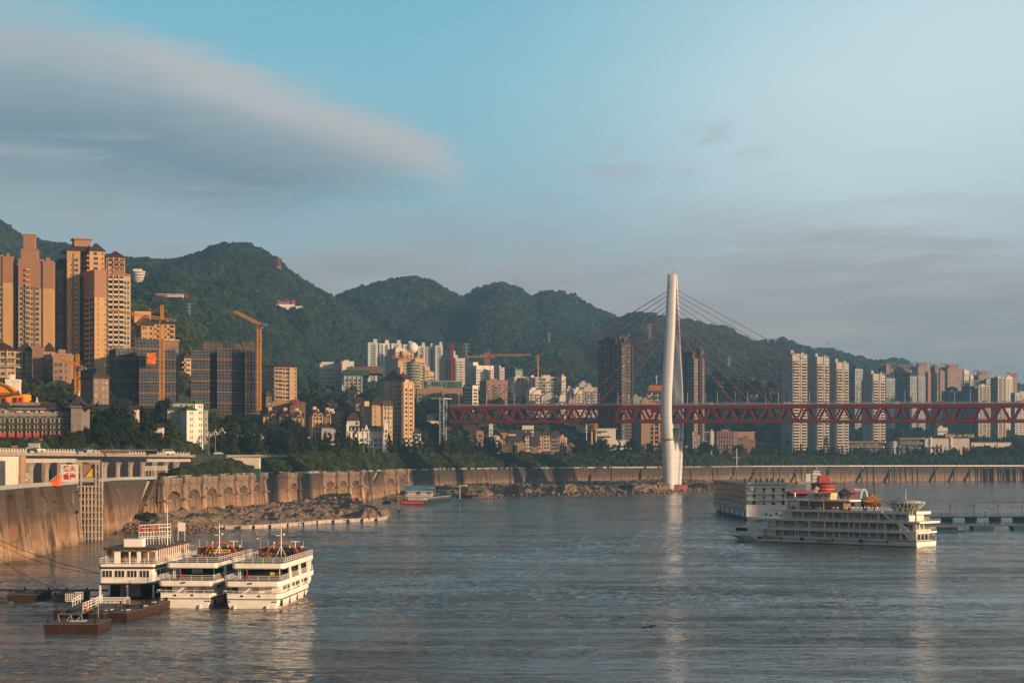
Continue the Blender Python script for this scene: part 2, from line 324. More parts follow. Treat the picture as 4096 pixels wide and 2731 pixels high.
def knots(u):
    u = min(4899, max(-499, u))
    for (a, A), (b, B) in zip(COLS[:-1], COLS[1:]):
        if u <= b:
            t_ = (u-a)/(b-a); return [(p[0]+(q[0]-p[0])*t_, p[1]+(q[1]-p[1])*t_) for p, q in zip(A, B)]
def zbase(u, Y): return interp(Y, knots(u))
RIDGES = [  # crest distance, foot distance, crest in overview pixels (scale 1.7415)
 (1420, 1060, [(150,800),(220,715),(260,697),(295,696),(330,708),(380,724),(420,752),(455,792),(485,850),(520,950)]),
 (3000, 1500, [(-200,470),(-60,495),(0,518),(25,540),(60,557),(110,566),(165,573),(235,596),(300,606),(370,612),(420,604),(470,586),(510,570),(560,570),(600,584),(640,612),(680,646),(720,671),(770,696),(850,750),(950,810),(1050,870)]),
 (3500, 2100, [(600,740),(700,708),(770,691),(800,677),(850,663),(900,650),(945,643),(990,653),(1020,670),(1065,697),(1150,745),(1250,795),(1330,850)]),
 (3900, 2500, [(950,765),(1030,712),(1065,695),(1100,673),(1145,658),(1185,670),(1225,693),(1290,735),(1380,785),(1450,860)]),
 (4000, 2500, [(1100,765),(1190,706),(1225,691),(1250,678),(1300,683),(1340,702),(1380,723),(1420,740),(1480,775),(1560,815),(1640,870)]),
 (4300, 2700, [(1350,805),(1420,750),(1470,740),(1500,738),(1540,740),(1580,745),(1620,757),(1660,763),(1700,783),(1740,800),(1800,835),(1860,880)]),
 (4700, 3200, [(1600,855),(1700,805),(1750,791),(1800,787),(1830,808),(1870,810),(1900,807),(1940,820),(1990,833),(2030,850),(2100,890)]),
 (2330, 2080, [(1590, 960), (1612, 905), (1640, 894), (1662, 905), (1690, 912), (1730, 910), (1765, 910), (1785, 918), (1800, 930), (1815, 975)]),
 (5300, 3900, [(1900,880),(1990,840),(2030,835),(2060,829),(2085,840),(2110,855),(2200,877),(2400,895),(2900,910)])]
RID = [(Yr, Yf, [(u*1.7415, PZ(v*1.7415, Yr)) for u, v in pts]) for Yr, Yf, pts in RIDGES]
def zland(u, Y, detail=True):
    zb = zbase(u, Y); z = zb; X = PX(u, Y)
    for k, (Yr, Yf, pts) in enumerate(RID):
        if k == 1: Yf = interp(u, [(700, 1500), (1150, 2000), (1450, 2520)])
        elif k > 1 and Yr > 2400: Yf = max(Yf, interp(u, [(1400, 2500), (2000, 2550), (2400, 2500)]))
        if Y < Yf or Y > Yr+(900 if Yr > 2400 else 300) or u < pts[0][0]-150 or u > pts[-1][0]+150: continue
        hc = interp(u if Y < Yr else X/Yr*F+2048, pts)
        if hc <= zb: continue
        if Y <= Yr:
            t_ = (Y-Yf)/(Yr-Yf); e = t_**0.92
            if detail:
                sp_ = mnoise.noise(Vector((X/230+k*9, Y/900, 0)))*90+mnoise.noise(Vector((X/90, Y/260, k*5)))*34
                e_ = zb+(hc-zb)*e+sp_*math.sin(math.pi*min(1, t_))**1.0*min(1, (hc-zb)/150)
            else: e_ = zb+(hc-zb)*e
        else: e_ = zb+(hc-zb)*(1-((Y-Yr)/(900 if Yr > 2400 else 300))**1.5)
        z = max(z, e_)
    return z
def yhit(u, v, y0=1450):
    Y = y0
    while Y < 5600 and zland(u, Y) < PZ(v, Y): Y += 8
    return Y
def on_ground(u, Y): return (PX(u, Y), Y, zland(u, Y))

# hillside, slopes and terraces in one sheet
us = list(range(-600, 1300, 25))+list(range(1300, 5000, 30))
rows = []
for u in us:
    kn = knots(u); ys = []
    for (a, _), (b, _) in zip(kn[:-1], kn[1:]):
        n = max(1, int((b-a)/60)); ys.append((a, b, n))
    col_ = []
    for (a, b), n in zip([(kn[i][0], kn[i+1][0]) for i in range(9)], (1, 3, 1, 2, 4, 6, 8, 10, 30)):
        col_ += [a+(b-a)*i/n for i in range(n)]
    y0 = kn[-1][0]; col_ += [y0+(7200-y0)*(i/60)**1.1 for i in range(61)]
    rows.append([(PX(u, y), y, zland(u, y)) for y in col_])
nr = len(rows[0]); me = bpy.data.meshes.new('hillside')
me.from_pydata([p for r_ in rows for p in r_], [], [(i*nr+j, (i+1)*nr+j, (i+1)*nr+j+1, i*nr+j+1) for i in range(len(us)-1) for j in range(nr-1)])
g = bpy.data.materials.new('ground_green'); g.use_nodes = True; t = NT(g.node_tree); b = t.n['Principled BSDF']
tcg = t.new('ShaderNodeNewGeometry').outputs['Position']
nz = t.new('ShaderNodeTexNoise', {'Vector': tcg, 'Scale': 0.05, 'Detail': 9.0, 'Roughness': .65}).outputs[0]
t.l.new(t.ramp(nz, [(0.35, (.010, .018, .010, 1)), (0.5, (.02, .032, .014, 1)), (0.62, (.04, .046, .022, 1)), (0.78, (.09, .075, .05, 1))]), b.inputs['Base Color']); b.inputs['Roughness'].default_value = .95
bn = t.new('ShaderNodeBump', {'Height': t.new('ShaderNodeTexNoise', {'Vector': tcg, 'Scale': 0.35, 'Detail': 6.0}).outputs[0], 'Strength': .9, 'Distance': 3.0}); t.l.new(bn.outputs[0], b.inputs['Normal'])
M['ground_green'] = g; me.materials.append(g)
struct(link('hillside', me))

# riverside road and promenade laid on the land
def strip(name, m, kn0, kn1, dz, u0=-480, u1=4880, e0=0., e1=0.):
    vs = []; us_ = list(range(u0, u1, 20))
    for u in us_:
        kn = knots(u); ya = kn[kn0][0]+e0; yb = kn[kn1][0]+e1
        vs += [(PX(u, ya), ya, zbase(u, ya)+dz), (PX(u, yb), yb, zbase(u, yb)+dz)]
    mb = MB(); mb.add(vs, [(2*i, 2*i+2, 2*i+3, 2*i+1) for i in range(len(us_)-1)]); return struct(mb.obj(name, m))
strip('promenade', 'concrete', 0, 1, .05, e0=.3)
strip('riverside_road', 'asphalt', 3, 4, .06, e0=3, e1=-3)
# lane markings: one dashed sheet
mb = MB()
for u in range(-300, 4500, 26):
    kn = knots(u); y = (kn[3][0]+kn[4][0])/2; x = PX(u, y); kn2 = knots(u+13); y2 = (kn2[3][0]+kn2[4][0])/2; x2 = PX(u+13, y2)
    mb.add([(x, y-.1, zbase(u, y)+.075), (x2, y2-.1, zbase(u+13, y2)+.075), (x2, y2+.1, zbase(u+13, y2)+.075), (x, y+.1, zbase(u, y)+.075)], [(0, 1, 2, 3)])
struct(mb.obj('lane_markings', 'white_rail'))

# ------------------------------------------------------------- river
wm = bpy.data.materials.new('river_water'); wm.use_nodes = True; t = NT(wm.node_tree); b = t.n['Principled BSDF']
ps = t.new('ShaderNodeNewGeometry').outputs['Position']
def wn(sx, sy, sc, det=4.0, rough=.5, dist=0.0, rot=0.0):
    return t.new('ShaderNodeTexNoise', {'Vector': t.new('ShaderNodeMapping', {'Vector': ps, 'Scale': (sx, sy, 1), 'Rotation': (0, 0, rot)}).outputs[0], 'Scale': sc, 'Detail': det, 'Roughness': rough, 'Distortion': dist}).outputs[0]
patch = wn(.011, .022, 1.0, 5.0, .55, .6, .35); patch2 = wn(.05, .02, 1.0, 4.0, .5, .8, -.2)
h1 = wn(.20, .38, 1.0, 3.0, .55, .5, .2); h2 = wn(.55, 1.0, 1.0, 3.0, .55, .3, -.15); h3 = wn(.05, .10, 1.0, 2.0, .5, .3, .4)
calm = t.mapr(t.math('ADD', t.math('MULTIPLY', patch, .65), t.math('MULTIPLY', patch2, .35)), .42, .58)
hh = t.math('ADD', t.math('MULTIPLY', h1, 1.5), t.math('MULTIPLY', h2, .75)); hh = t.math('ADD', hh, t.math('MULTIPLY', h3, 2.0))
band = t.mapr(t.math('ADD', t.math('MULTIPLY', wn(.012, .11, 1.0, 5.0, .6, .5, .08), .7), t.math('MULTIPLY', wn(.05, .35, 1.0, 3.0, .5, .3), .3)), .42, .60)
bn = t.new('ShaderNodeBump', {'Height': hh, 'Strength': t.math('MULTIPLY', t.math('ADD', t.math('MULTIPLY', calm, .5), .45), t.math('ADD', t.math('MULTIPLY', band, .9), .35)), 'Distance': .9})
t.l.new(bn.outputs[0], b.inputs['Normal'])
t.l.new(t.mix(t.math('MULTIPLY', calm, band), (.080, .062, .047, 1), (.032, .040, .041, 1)), b.inputs['Base Color'])
b.inputs['Roughness'].default_value = .07; b.inputs['IOR'].default_value = 1.33; b.inputs['Specular IOR Level'].default_value = .5
M['river_water'] = wm
def water_grid():     # real chop: a sheet of crossing waves, finer near the eye's bank, flat where the land hides it
    tt = np.concatenate([np.linspace(-.62, -.305, 24, endpoint=False), np.linspace(-.305, .305, 760, endpoint=False), np.linspace(.305, .75, 30)])
    ys = [30.0]
    while ys[-1] < 190: ys.append(ys[-1]+8)
    while ys[-1] < 2300: ys.append(ys[-1]*1.0024)
    while ys[-1] < 7200: ys.append(ys[-1]+250)
    ys = np.array(ys); Yg, Tg = np.meshgrid(ys, tt, indexing='ij'); Xg = Yg*Tg; Zg = np.zeros_like(Xg); rg = np.random.RandomState(4)
    patch = np.zeros_like(Xg)
    for k in range(14): a = rg.uniform(0, 6.28); L_ = rg.uniform(30, 220); patch += np.sin((np.cos(a)*Xg*.6+np.sin(a)*Yg)*6.283/L_+rg.uniform(0, 6.28))
    amp = np.clip(.72+.20*patch, .25, 1.5)
    for k in range(46):
        L_ = 1.6*(8.0/1.6)**(k/45); a = rg.normal(1.25, .75); c_ = .0165*L_/6.283*(1.25 if L_ < 4 else .9)
        Zg += c_*np.sin((np.cos(a)*Xg+np.sin(a)*Yg)*6.283/L_+rg.uniform(0, 6.28)+.8*np.sin(Xg/17+k)+.8*np.sin(Yg/23+k*2))
    Zg *= .85*amp*np.clip((Yg-180)/40, 0, 1)*np.clip((2300-Yg)/300, 0, 1); n, m = Xg.shape
    me = bpy.data.meshes.new('river'); me.vertices.add(n*m); me.vertices.foreach_set('co', np.stack([Xg, Yg, Zg], -1).astype(np.float32).ravel())
    i = np.arange(n-1)[:, None]*m+np.arange(m-1)[None, :]; q = np.stack([i, i+1, i+m+1, i+m], -1).reshape(-1, 4); nf = len(q)
    me.loops.add(nf*4); me.loops.foreach_set('vertex_index', q.ravel().astype(np.int32)); me.polygons.add(nf); me.polygons.foreach_set('loop_start', np.arange(nf, dtype=np.int32)*4); me.polygons.foreach_set('loop_total', np.full(nf, 4, np.int32)); me.polygons.foreach_set('use_smooth', np.ones(nf, bool))
    me.update(calc_edges=True); me.validate(); me.materials.append(wm); return struct(link('river', me))
water_grid()

# ------------------------------------------------------------- foliage
def leafmat(name, c0, c1, c2, trans=.25, fine=.8):
    m = bpy.data.materials.new(name); m.use_nodes = True; t = NT(m.node_tree); b = t.n['Principled BSDF']
    oi = t.new('ShaderNodeObjectInfo').outputs['Random']; p_ = t.new('ShaderNodeNewGeometry').outputs['Position']
    a = t.new('ShaderNodeTexNoise', {'Vector': p_, 'Scale': .035, 'Detail': 3.0}).outputs[0]
    n_ = t.new('ShaderNodeTexNoise', {'Vector': p_, 'Scale': fine, 'Detail': 5.0, 'Roughness': .7}).outputs[0]
    a2 = t.new('ShaderNodeTexNoise', {'Vector': p_, 'Scale': .0045, 'Detail': 4.0}).outputs[0]; a = t.math('ADD', a, t.math('MULTIPLY', t.math('SUBTRACT', a2, .5), 1.1))
    k = t.math('ADD', t.math('MULTIPLY', oi, .45), t.math('ADD', t.math('MULTIPLY', n_, .5), t.math('MULTIPLY', a, .35)))
    t.l.new(t.ramp(k, [(.35, (*c0, 1)), (.62, (*c1, 1)), (.88, (*c2, 1))]), b.inputs['Base Color'])
    b.inputs['Roughness'].default_value = .8; b.inputs['Specular IOR Level'].default_value = .15
    if fine:
        bn = t.new('ShaderNodeBump', {'Height': n_, 'Strength': .9, 'Distance': 1.5}); t.l.new(bn.outputs[0], b.inputs['Normal'])
    M[name] = m; return m
leafmat('forest', (.004, .015, .012), (.011, .028, .018), (.034, .052, .024), fine=.45)
leafmat('leaves', (.006, .014, .008), (.016, .030, .012), (.055, .070, .021)); leafmat('leaves_olive', (.014, .022, .008), (.030, .040, .013), (.062, .066, .020)); leafmat('shrub', (.008, .018, .007), (.019, .034, .010), (.055, .066, .017))  # leaves: brightest tone paints sunlit clumps into the foliage
def clumps(name, pts, m, kind='stuff', label=None, cat=None, rough=1.0, sub=3):
    # pts: list of (x,y,z,rx,rz); a stuff object of leafy clumps
    me = bpy.data.meshes.new(name); me.from_pydata([p[:3] for p in pts], [], [])
    at = me.attributes.new('sc', 'FLOAT_VECTOR', 'POINT'); at.data.foreach_set('vector', [c for p in pts for c in (p[3], p[3], p[4])])
    o = link(name, me); o['kind'] = kind
    if label: tag(o, label, cat)
    gname = 'clump_nodes_%d_%s' % (sub, m)
    ng = bpy.data.node_groups.get(gname)
    if ng is None:
        ng = bpy.data.node_groups.new(gname, 'GeometryNodeTree')
        ng.interface.new_socket('Geometry', in_out='INPUT', socket_type='NodeSocketGeometry'); ng.interface.new_socket('Geometry', in_out='OUTPUT', socket_type='NodeSocketGeometry')
        q = NT(ng); gi = q.new('NodeGroupInput'); go = q.new('NodeGroupOutput')
        jn = q.new('GeometryNodeJoinGeometry')
        for k in range(5):
            ico = q.new('GeometryNodeMeshIcoSphere', {'Radius': 1.0, 'Subdivisions': sub})
            nz = q.new('ShaderNodeTexNoise', {'Scale': 1.7, 'Detail': 3.0, 'Roughness': .7, 'W': 3.7*k+1}, noise_dimensions='4D')
            nn = q.new('GeometryNodeInputNormal')
            off = q.new('ShaderNodeVectorMath', {0: nn.outputs[0], 'Scale': q.math('MULTIPLY', q.math('SUBTRACT', nz.outputs[0], .5), 1.9*rough)}, operation='SCALE')
            spn = q.new('GeometryNodeSetPosition', {'Geometry': ico.outputs[0], 'Offset': off.outputs[0]})
            gti = q.new('GeometryNodeGeometryToInstance'); q.l.new(spn.outputs[0], gti.inputs[0]); q.l.new(gti.outputs[0], jn.inputs[0])
        sm = q.new('GeometryNodeSetMaterial', {'Geometry': jn.outputs[0], 'Material': M[m]})
        na = q.new('GeometryNodeInputNamedAttribute', data_type='FLOAT_VECTOR'); na.inputs['Name'].default_value = 'sc'
        rr = q.new('FunctionNodeRandomValue', data_type='FLOAT_VECTOR'); rr.inputs[1].default_value = (.25, .25, 6.28)
        iop = q.new('GeometryNodeInstanceOnPoints', {'Points': gi.outputs[0], 'Instance': sm.outputs[0], 'Pick Instance': True, 'Rotation': rr.outputs[0], 'Scale': na.outputs[0]})
        q.l.new(iop.outputs[0], go.inputs[0])
    md = o.modifiers.new('clumps', 'NODES'); md.node_group = ng; return o
rnd = random.Random(3)
# woods on the ridges: step outwards and keep what stands in view
forest = []; near_w = []
BW = 12; best = {}
ystep = [(1080, 1460, 6.5), (1600, 2500, 11), (2500, 3600, 12), (3600, 5400, 16)]
for y0, y1, st in ystep:
    y = y0
    while y < y1:
        u = -60.0; du = st/ y*F*.95
        while u < 4200:
            uu = u+rnd.uniform(-.5, .5)*du; yy = y+rnd.uniform(-.5, .5)*st; u += du
            zb = zbase(uu, yy)
            if y < 1500 and not (440 < uu < 850): continue
            z = zland(uu, yy)
            if z < zb+8 and yy < 2500 and uu > 700: 
                if not (yy > 2150 and rnd.random() < .6): continue
            if z < zb+4 and yy < 1470: continue
            v = H0-(z+6-HC)/yy*F; b_ = int(uu//BW)
            if v > best.get(b_, 9999)+14: continue
            r_ = st*rnd.uniform(.52, .85)
            (near_w if y < 1500 else forest).append((PX(uu, yy), yy, z+1, r_, r_*rnd.uniform(.8, 1.15)))
        for b_ in range(-6, 351):
            uu = b_*BW; v = H0-(zland(uu, y)+2-HC)/y*F
            if v < best.get(b_, 9999): best[b_] = v
        y += st*.9
print('forest', len(forest), len(near_w))
clumps('forest', forest, 'forest', sub=3); clumps('wood', near_w, 'leaves', sub=3)
# shrubs on the bank between wall and road
sh = []
for i in range(5200):
    u = rnd.uniform(700, 4150); kn = knots(u); a, b_ = kn[1][0], kn[2][0]
    y = a+(b_-a)*rnd.random()**.8+2; s_ = rnd.uniform(1.2, 3.4)*(1+.5*mnoise.noise(Vector((u/60, y/30, 0))))
    if 2375 < u < 2520 and rnd.random() < .8: continue
    sh.append((PX(u, y), y, zbase(u, y)+s_*.2, s_, s_*.8))
clumps('bank_shrubs', sh, 'shrub', sub=3)
sh = []
for i in range(4200):      # undergrowth between the houses
    u = rnd.uniform(0, 4150) if i % 3 else rnd.uniform(-60, 800); kn = knots(u); a, b_ = kn[4][0]+8, kn[8][0]
    y = a+(b_-a)*rnd.random()**1.3; s_ = rnd.uniform(2, 5)
    sh.append((PX(u, y), y, zbase(u, y)+s_*.1, s_, s_*.8))
clumps('undergrowth', sh, 'leaves', sub=3)
# ------------------------------------------------------------- river wall
wmat = bpy.data.materials.new('river_wall'); wmat.use_nodes = True; t = NT(wmat.node_tree); b = t.n['Principled BSDF']
ps = t.new('ShaderNodeNewGeometry').outputs['Position']; z = t.new('ShaderNodeSeparateXYZ', {0: ps}).outputs[2]
nz = t.new('ShaderNodeTexNoise', {'Vector': ps, 'Scale': .12, 'Detail': 8.0, 'Roughness': .65}).outputs[0]
st = t.new('ShaderNodeTexNoise', {'Vector': t.new('ShaderNodeMapping', {'Vector': ps, 'Scale': (.5, .5, .025)}).outputs[0], 'Scale': 1.0, 'Detail': 6.0, 'Roughness': .6}).outputs[0]
zz = t.math('ADD', z, t.math('MULTIPLY', t.math('SUBTRACT', st, .5), 9.0)); zz = t.math('ADD', zz, t.math('MULTIPLY', t.math('SUBTRACT', nz, .5), 5.0))
c = t.ramp(t.mapr(zz, 0, 20, smooth=False), [(0.0, (.17, .12, .08, 1)), (.10, (.38, .25, .15, 1)), (.18, (.26, .165, .095, 1)), (.38, (.20, .125, .072, 1)), (.48, (.095, .063, .042, 1)), (.82, (.042, .031, .023, 1)), (1.0, (.07, .05, .036, 1))])
fl = t.math('FRACT', t.math('DIVIDE', z, 2.4)); c = t.mix(t.mapr(fl, .92, .97, 0, .55, smooth=False), c, (.12, .09, .07, 1))
c = t.mix(t.mapr(st, .50, .62, 0, .8), c, (.045, .034, .025, 1)); c = t.mix(t.mapr(nz, .58, .7, 0, .35), c, (.36, .27, .19, 1))
t.l.new(c, b.inputs['Base Color']); b.inputs['Roughness'].default_value = .9
bn = t.new('ShaderNodeBump', {'Height': nz, 'Strength': .5, 'Distance': .6}); t.l.new(bn.outputs[0], b.inputs['Normal']); M['river_wall'] = wmat
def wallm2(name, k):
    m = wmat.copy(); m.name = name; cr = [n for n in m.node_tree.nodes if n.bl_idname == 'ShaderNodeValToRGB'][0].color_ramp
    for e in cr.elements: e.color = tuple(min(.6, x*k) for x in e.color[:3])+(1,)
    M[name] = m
wallm2('river_wall_lit', 1.15)  # lit copy of the wall: sunlight painted into the arcade's brighter colours
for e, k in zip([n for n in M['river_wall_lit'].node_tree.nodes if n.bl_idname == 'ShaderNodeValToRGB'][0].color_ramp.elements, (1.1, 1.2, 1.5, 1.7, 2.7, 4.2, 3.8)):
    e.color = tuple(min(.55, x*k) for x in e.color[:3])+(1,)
def wp(u, off=0.0, z=0.0):     # a point on the wall line, off metres towards the river
    Y = knots(u)[0][0]; X = PX(u, Y); Y2 = knots(u+6)[0][0]; Y1 = knots(u-6)[0][0]
    tx, ty = PX(u+6, Y2)-PX(u-6, Y1), Y2-Y1; L = math.hypot(tx, ty); return (X+ty/L*off, Y-tx/L*off, z)
def panel(mb, u0b, u1b, u0t, u1t, z0, z1, f, bk, batter=0.0, mi=0):
    n = max(1, int((u1b-u0b)/60))
    for i in range(n):
        a, c_ = i/n, (i+1)/n
        q = lambda p, q_, s: p+(q_-p)*s
        vs = [wp(q(u0b, u1b, a), f+batter, z0), wp(q(u0b, u1b, c_), f+batter, z0), wp(q(u0b, u1b, c_), bk, z0), wp(q(u0b, u1b, a), bk, z0),
              wp(q(u0t, u1t, a), f, z1), wp(q(u0t, u1t, c_), f, z1), wp(q(u0t, u1t, c_), bk, z1), wp(q(u0t, u1t, a), bk, z1)]
        mb.add(vs, [(0, 3, 2, 1), (4, 5, 6, 7), (0, 1, 5, 4), (1, 2, 6, 5), (2, 3, 7, 6), (3, 0, 4, 7)], mi)
wall = thing('river_wall', 'long stained concrete flood wall rising from the river along the far bank', 'wall')
# back sheet behind every stair recess
mb = MB(); panel(mb, -480, 4800, -480, 4800, -3, W_-.2, -3.2, -4.2); mb.obj('backing', 'river_wall', wall)
# main faces between the slanting stair recesses (top u, bottom u, half width)
stairs = [(-52, -100, 10), (604, 512, 14), (1514, 1446, 9), (2377, 2332, 7), (2570, 2534, 7), (2938, 2906, 6), (3023, 2987, 6), (3191, 3153, 6), (3317, 3286, 6), (3457, 3416, 6), (3567, 3529, 6), (3746, 3712, 6), (3823, 3787, 6), (3887, 3850, 6)]
edge_t, edge_b = -480, -480; faces = []
for ut, ub, hw in stairs+[(4096+700, 4096+700, 0)]:
    faces.append((edge_b, ub-hw, edge_t, ut-hw)); edge_t, edge_b = ut+hw, ub+hw
for i, (b0, b1, t0, t1) in enumerate(faces):
    mb = MB()
    if b0 < 310 < b1:         # leave the lift tower's bay open
        panel(mb, b0, 309, t0, 309, -2, W_, 0, -3, 2.2); panel(mb, 401, b1, 401, t1, -2, W_, 0, -3, 2.6)
    elif t0 > 3880: panel(mb, b0, 3905, t0, 3905, -2, W_, 0, -3, 1.5); panel(mb, 3905, 4790, 3905, 4790, W_-2.2, W_, .3, -3)
    else: panel(mb, b0, b1, t0, t1, -2, W_, 0, -3, 1.5)
    # projecting panels and buttresses break the face up
    u = b0+20
    while u < b1-20 and b0 > 1000:
        w_ = 11 if u < 2800 else 3
        if not (1270 < u < 1445 or 1520 < u < 1630): panel(mb, u, u+w_, u, u+w_, -2, W_-.1, .9, -.5, 1.6)
        u += (95 if u < 2800 else 24)*(.85+.3*rnd.random())
    mb.obj('wall_face', 'river_wall', wall)
mb = MB()
for a, c_ in ((20, 60), (90, 130), (150, 172), (215, 245), (405, 430), (470, 486)): panel(mb, a, c_, a+4, c_-3, -2, W_-.3, 2.0, -1, 3.5)
mb.obj('buttress', 'river_wall', wall)
# stair treads inside the recesses
for ut, ub, hw in stairs:
    mb = MB(); n = 12
    for k in range(n):
        a = k/n; u = ub+(ut-ub)*a; panel(mb, u-hw-1, u+hw*1.2, u-hw-1, u+hw*1.2, -1, (k+.6)*W_/n, -1.6, -3.1)
    mb.obj('stair', 'concrete', wall)
# arcades: piers, arch rings and cornice in relief
def arc_group(ps_, z0, name):
    for i, u in enumerate(ps_):
        mb = MB(); w_ = 1.7*F/knots(u)[0][0]*.9
        panel(mb, u-w_*.5, u+w_*.5, u-w_*.36, u+w_*.36, z0-2, 9.0, 2.0, -.5, 1.2); panel(mb, u-w_*.42, u+w_*.42, u-w_*.32, u+w_*.32, 9.6, 15.0, 1.7, -.5, .6)
        panel(mb, u-w_*.6, u+w_*.6, u-w_*.6, u+w_*.6, 9.0, 9.6, 3.4, -.5)
        for k in range(3): panel(mb, u-w_*(.38+.1*k), u+w_*(.38+.1*k), u-w_*(.38+.1*k), u+w_*(.38+.1*k), 15.0+k*.55, 15.55+k*.55, 2.0+k*.4, -.5)
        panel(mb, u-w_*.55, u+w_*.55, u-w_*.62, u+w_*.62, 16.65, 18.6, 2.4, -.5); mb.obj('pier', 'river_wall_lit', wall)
    for a, c_ in zip(ps_[:-1], ps_[1:]):
        mb = MB(); w_ = 1.7*F/knots(a)[0][0]*.4; l, r_ = a+w_, c_-w_; n = 12; cz = 9.6; rx = (r_-l)/2; um = (l+r_)/2
        for k in range(n):      # arch ring of voussoirs
            t0, t1 = math.pi*(1-k/n), math.pi*(1-(k+1)/n)
            q = [(um+rx*.98*math.cos(t0), cz+4.4*math.sin(t0)), (um+rx*.98*math.cos(t1), cz+4.4*math.sin(t1)), (um+rx*.80*math.cos(t1), cz-.6+3.7*math.sin(t1)), (um+rx*.80*math.cos(t0), cz-.6+3.7*math.sin(t0))]
            o1 = 1.45 if k % 2 else 1.25
            e_ = [(q[0][0], 15.0), (q[1][0], 15.0)]; mb.add([wp(q[0][0], .9, q[0][1]-.3), wp(q[1][0], .9, q[1][1]-.3), wp(q[1][0], .9, 15.0), wp(q[0][0], .9, 15.0)], [(0, 1, 2, 3)])
            vs = [wp(u, o1, z) for u, z in q]+[wp(u, -.5, z) for u, z in q]
            mb.add(vs, [(3, 2, 1, 0), (0, 1, 5, 4), (1, 2, 6, 5), (2, 3, 7, 6), (3, 0, 4, 7)])
        panel(mb, l, r_, l, r_, 15.6, 17.9, 1.3, -.5); panel(mb, l, r_, l, r_, 15.0, 15.3, 1.5, -.5)
        u = l
        while u < r_-2: panel(mb, u, u+2.2, u, u+2.2, 15.3, 15.6, 1.4, -.5); u += 5
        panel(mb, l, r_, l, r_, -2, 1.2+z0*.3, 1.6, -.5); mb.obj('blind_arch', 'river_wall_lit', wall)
arc_group([641, 724, 801, 869, 933, 991, 1046], 3, 'a'); arc_group([1141, 1188], 3, 'b'); arc_group([1285, 1340, 1388, 1438], 2, 'c'); arc_group([1531, 1579, 1623], 3, 'd')
# arched recesses at the far right end
for k in range(24):
    u = 3912+k*31; mb = MB(); panel(mb, u, u+9, u, u+9, -2, W_-2.2, .3, -3)
    n = 8
    for j in range(n):
        t0, t1 = math.pi*(1-j/n), math.pi*(1-(j+1)/n); um = u+20; rx = 11
        q = [(um+rx*math.cos(t0), 11.8+3.2*math.sin(t0)), (um+rx*math.cos(t1), 11.8+3.2*math.sin(t1)), (um+rx*math.cos(t1), W_-2.2), (um+rx*math.cos(t0), W_-2.2)]
        mb.add([wp(a_, .3, z_) for a_, z_ in q]+[wp(a_, -3, z_) for a_, z_ in q], [(0, 1, 2, 3), (0, 4, 5, 1)])
    mb.obj('arched_bay', 'river_wall', wall)
# inscribed blind arches on the long bright stretch
mb = MB()
u = 2960
while u < 3880:
    n = 8; um = u+11
    for j in range(n):
        t0, t1 = math.pi*(1-j/n), math.pi*(1-(j+1)/n)
        mb.bar(wp(um+10*math.cos(t0), .12, 12+3.4*math.sin(t0)), wp(um+10*math.cos(t1), .12, 12+3.4*math.sin(t1)), .16)
    mb.bar(wp(u+.8, .12, 12), wp(u+.8, 1.5, 0), .16); u += 22
mb.obj('rib_moulding', 'brick_brown', wall)
# parapet fence along the wall top
mb = MB()
for a, c_ in ((-470, 300), (405, 1140), (1190, 4780)):
    u = a
    while u < c_:
        s_ = 24 if u < 700 else 16
        panel(mb, u, u+s_*.96, u, u+s_*.96, W_+.05, W_+1.15, -.5, -.62); u += s_
mb.obj('parapet_fence', 'steel', wall)

# ------------------------------------------------------------- cable stayed bridge
BX, BY, BTH = PX(2690, 1389), 1389.0, R(-19)
br = thing('cable_stayed_bridge', 'white single tower of a red steel truss bridge with red stay cables crossing the river', 'bridge', (BX, BY, 0), BTH)
SL = -.0055
S0, S1 = -186.0, 900.0          # along the deck
ZT, ZB_ = 68.0, 54.05; HW = 8.0
def bz(s, z): return z+SL*s
def beam(mb, s0, s1, y0, y1, z0, z1, mi=0):
    mb.add([(s0, y0, bz(s0, z0)), (s1, y0, bz(s1, z0)), (s1, y1, bz(s1, z0)), (s0, y1, bz(s0, z0)), (s0, y0, bz(s0, z1)), (s1, y0, bz(s1, z1)), (s1, y1, bz(s1, z1)), (s0, y1, bz(s0, z1))],
           [(0, 3, 2, 1), (4, 5, 6, 7), (0, 1, 5, 4), (1, 2, 6, 5), (2, 3, 7, 6), (3, 0, 4, 7)], mi)
for y in (-HW, HW):
    mb = MB(); beam(mb, S0, S1, y-.6, y+.6, ZT-2.7, ZT-.05); mb.obj('top_chord', 'bridge_red', br)
    mb = MB(); beam(mb, S0, S1, y-.6, y+.6, ZB_, ZB_+1.9)
    for s in np.arange(11.0-14.6*13, S1, 14.6): beam(mb, s-2.2, s+2.2, y-.68, y+.68, ZB_+1.55, ZB_+3.0)
    mb.obj('bottom_chord', 'bridge_red', br)
mb = MB(); beam(mb, S0, S1, -9.0, 9.0, ZT, ZT+.35); beam(mb, S0, S1, -9.0, -8.7, ZT+.35, ZT+.75); beam(mb, S0, S1, 8.7, 9.0, ZT+.35, ZT+.75)
for s in np.arange(S0+2, S1, 6.95): beam(mb, s-.2, s+.2, -7.3, 7.3, ZT-1.6, ZT-.02)
mb.obj('road_deck', 'steel', br)
mb = MB(); beam(mb, S0, S1, -7.3, 7.3, ZB_+.3, ZB_+.9)
for s in np.arange(S0+2, S1, 6.95): beam(mb, s-.25, s+.25, -7.3, 7.3, ZB_-.15, ZB_+.28)
mb.obj('rail_deck', 'dark', br)
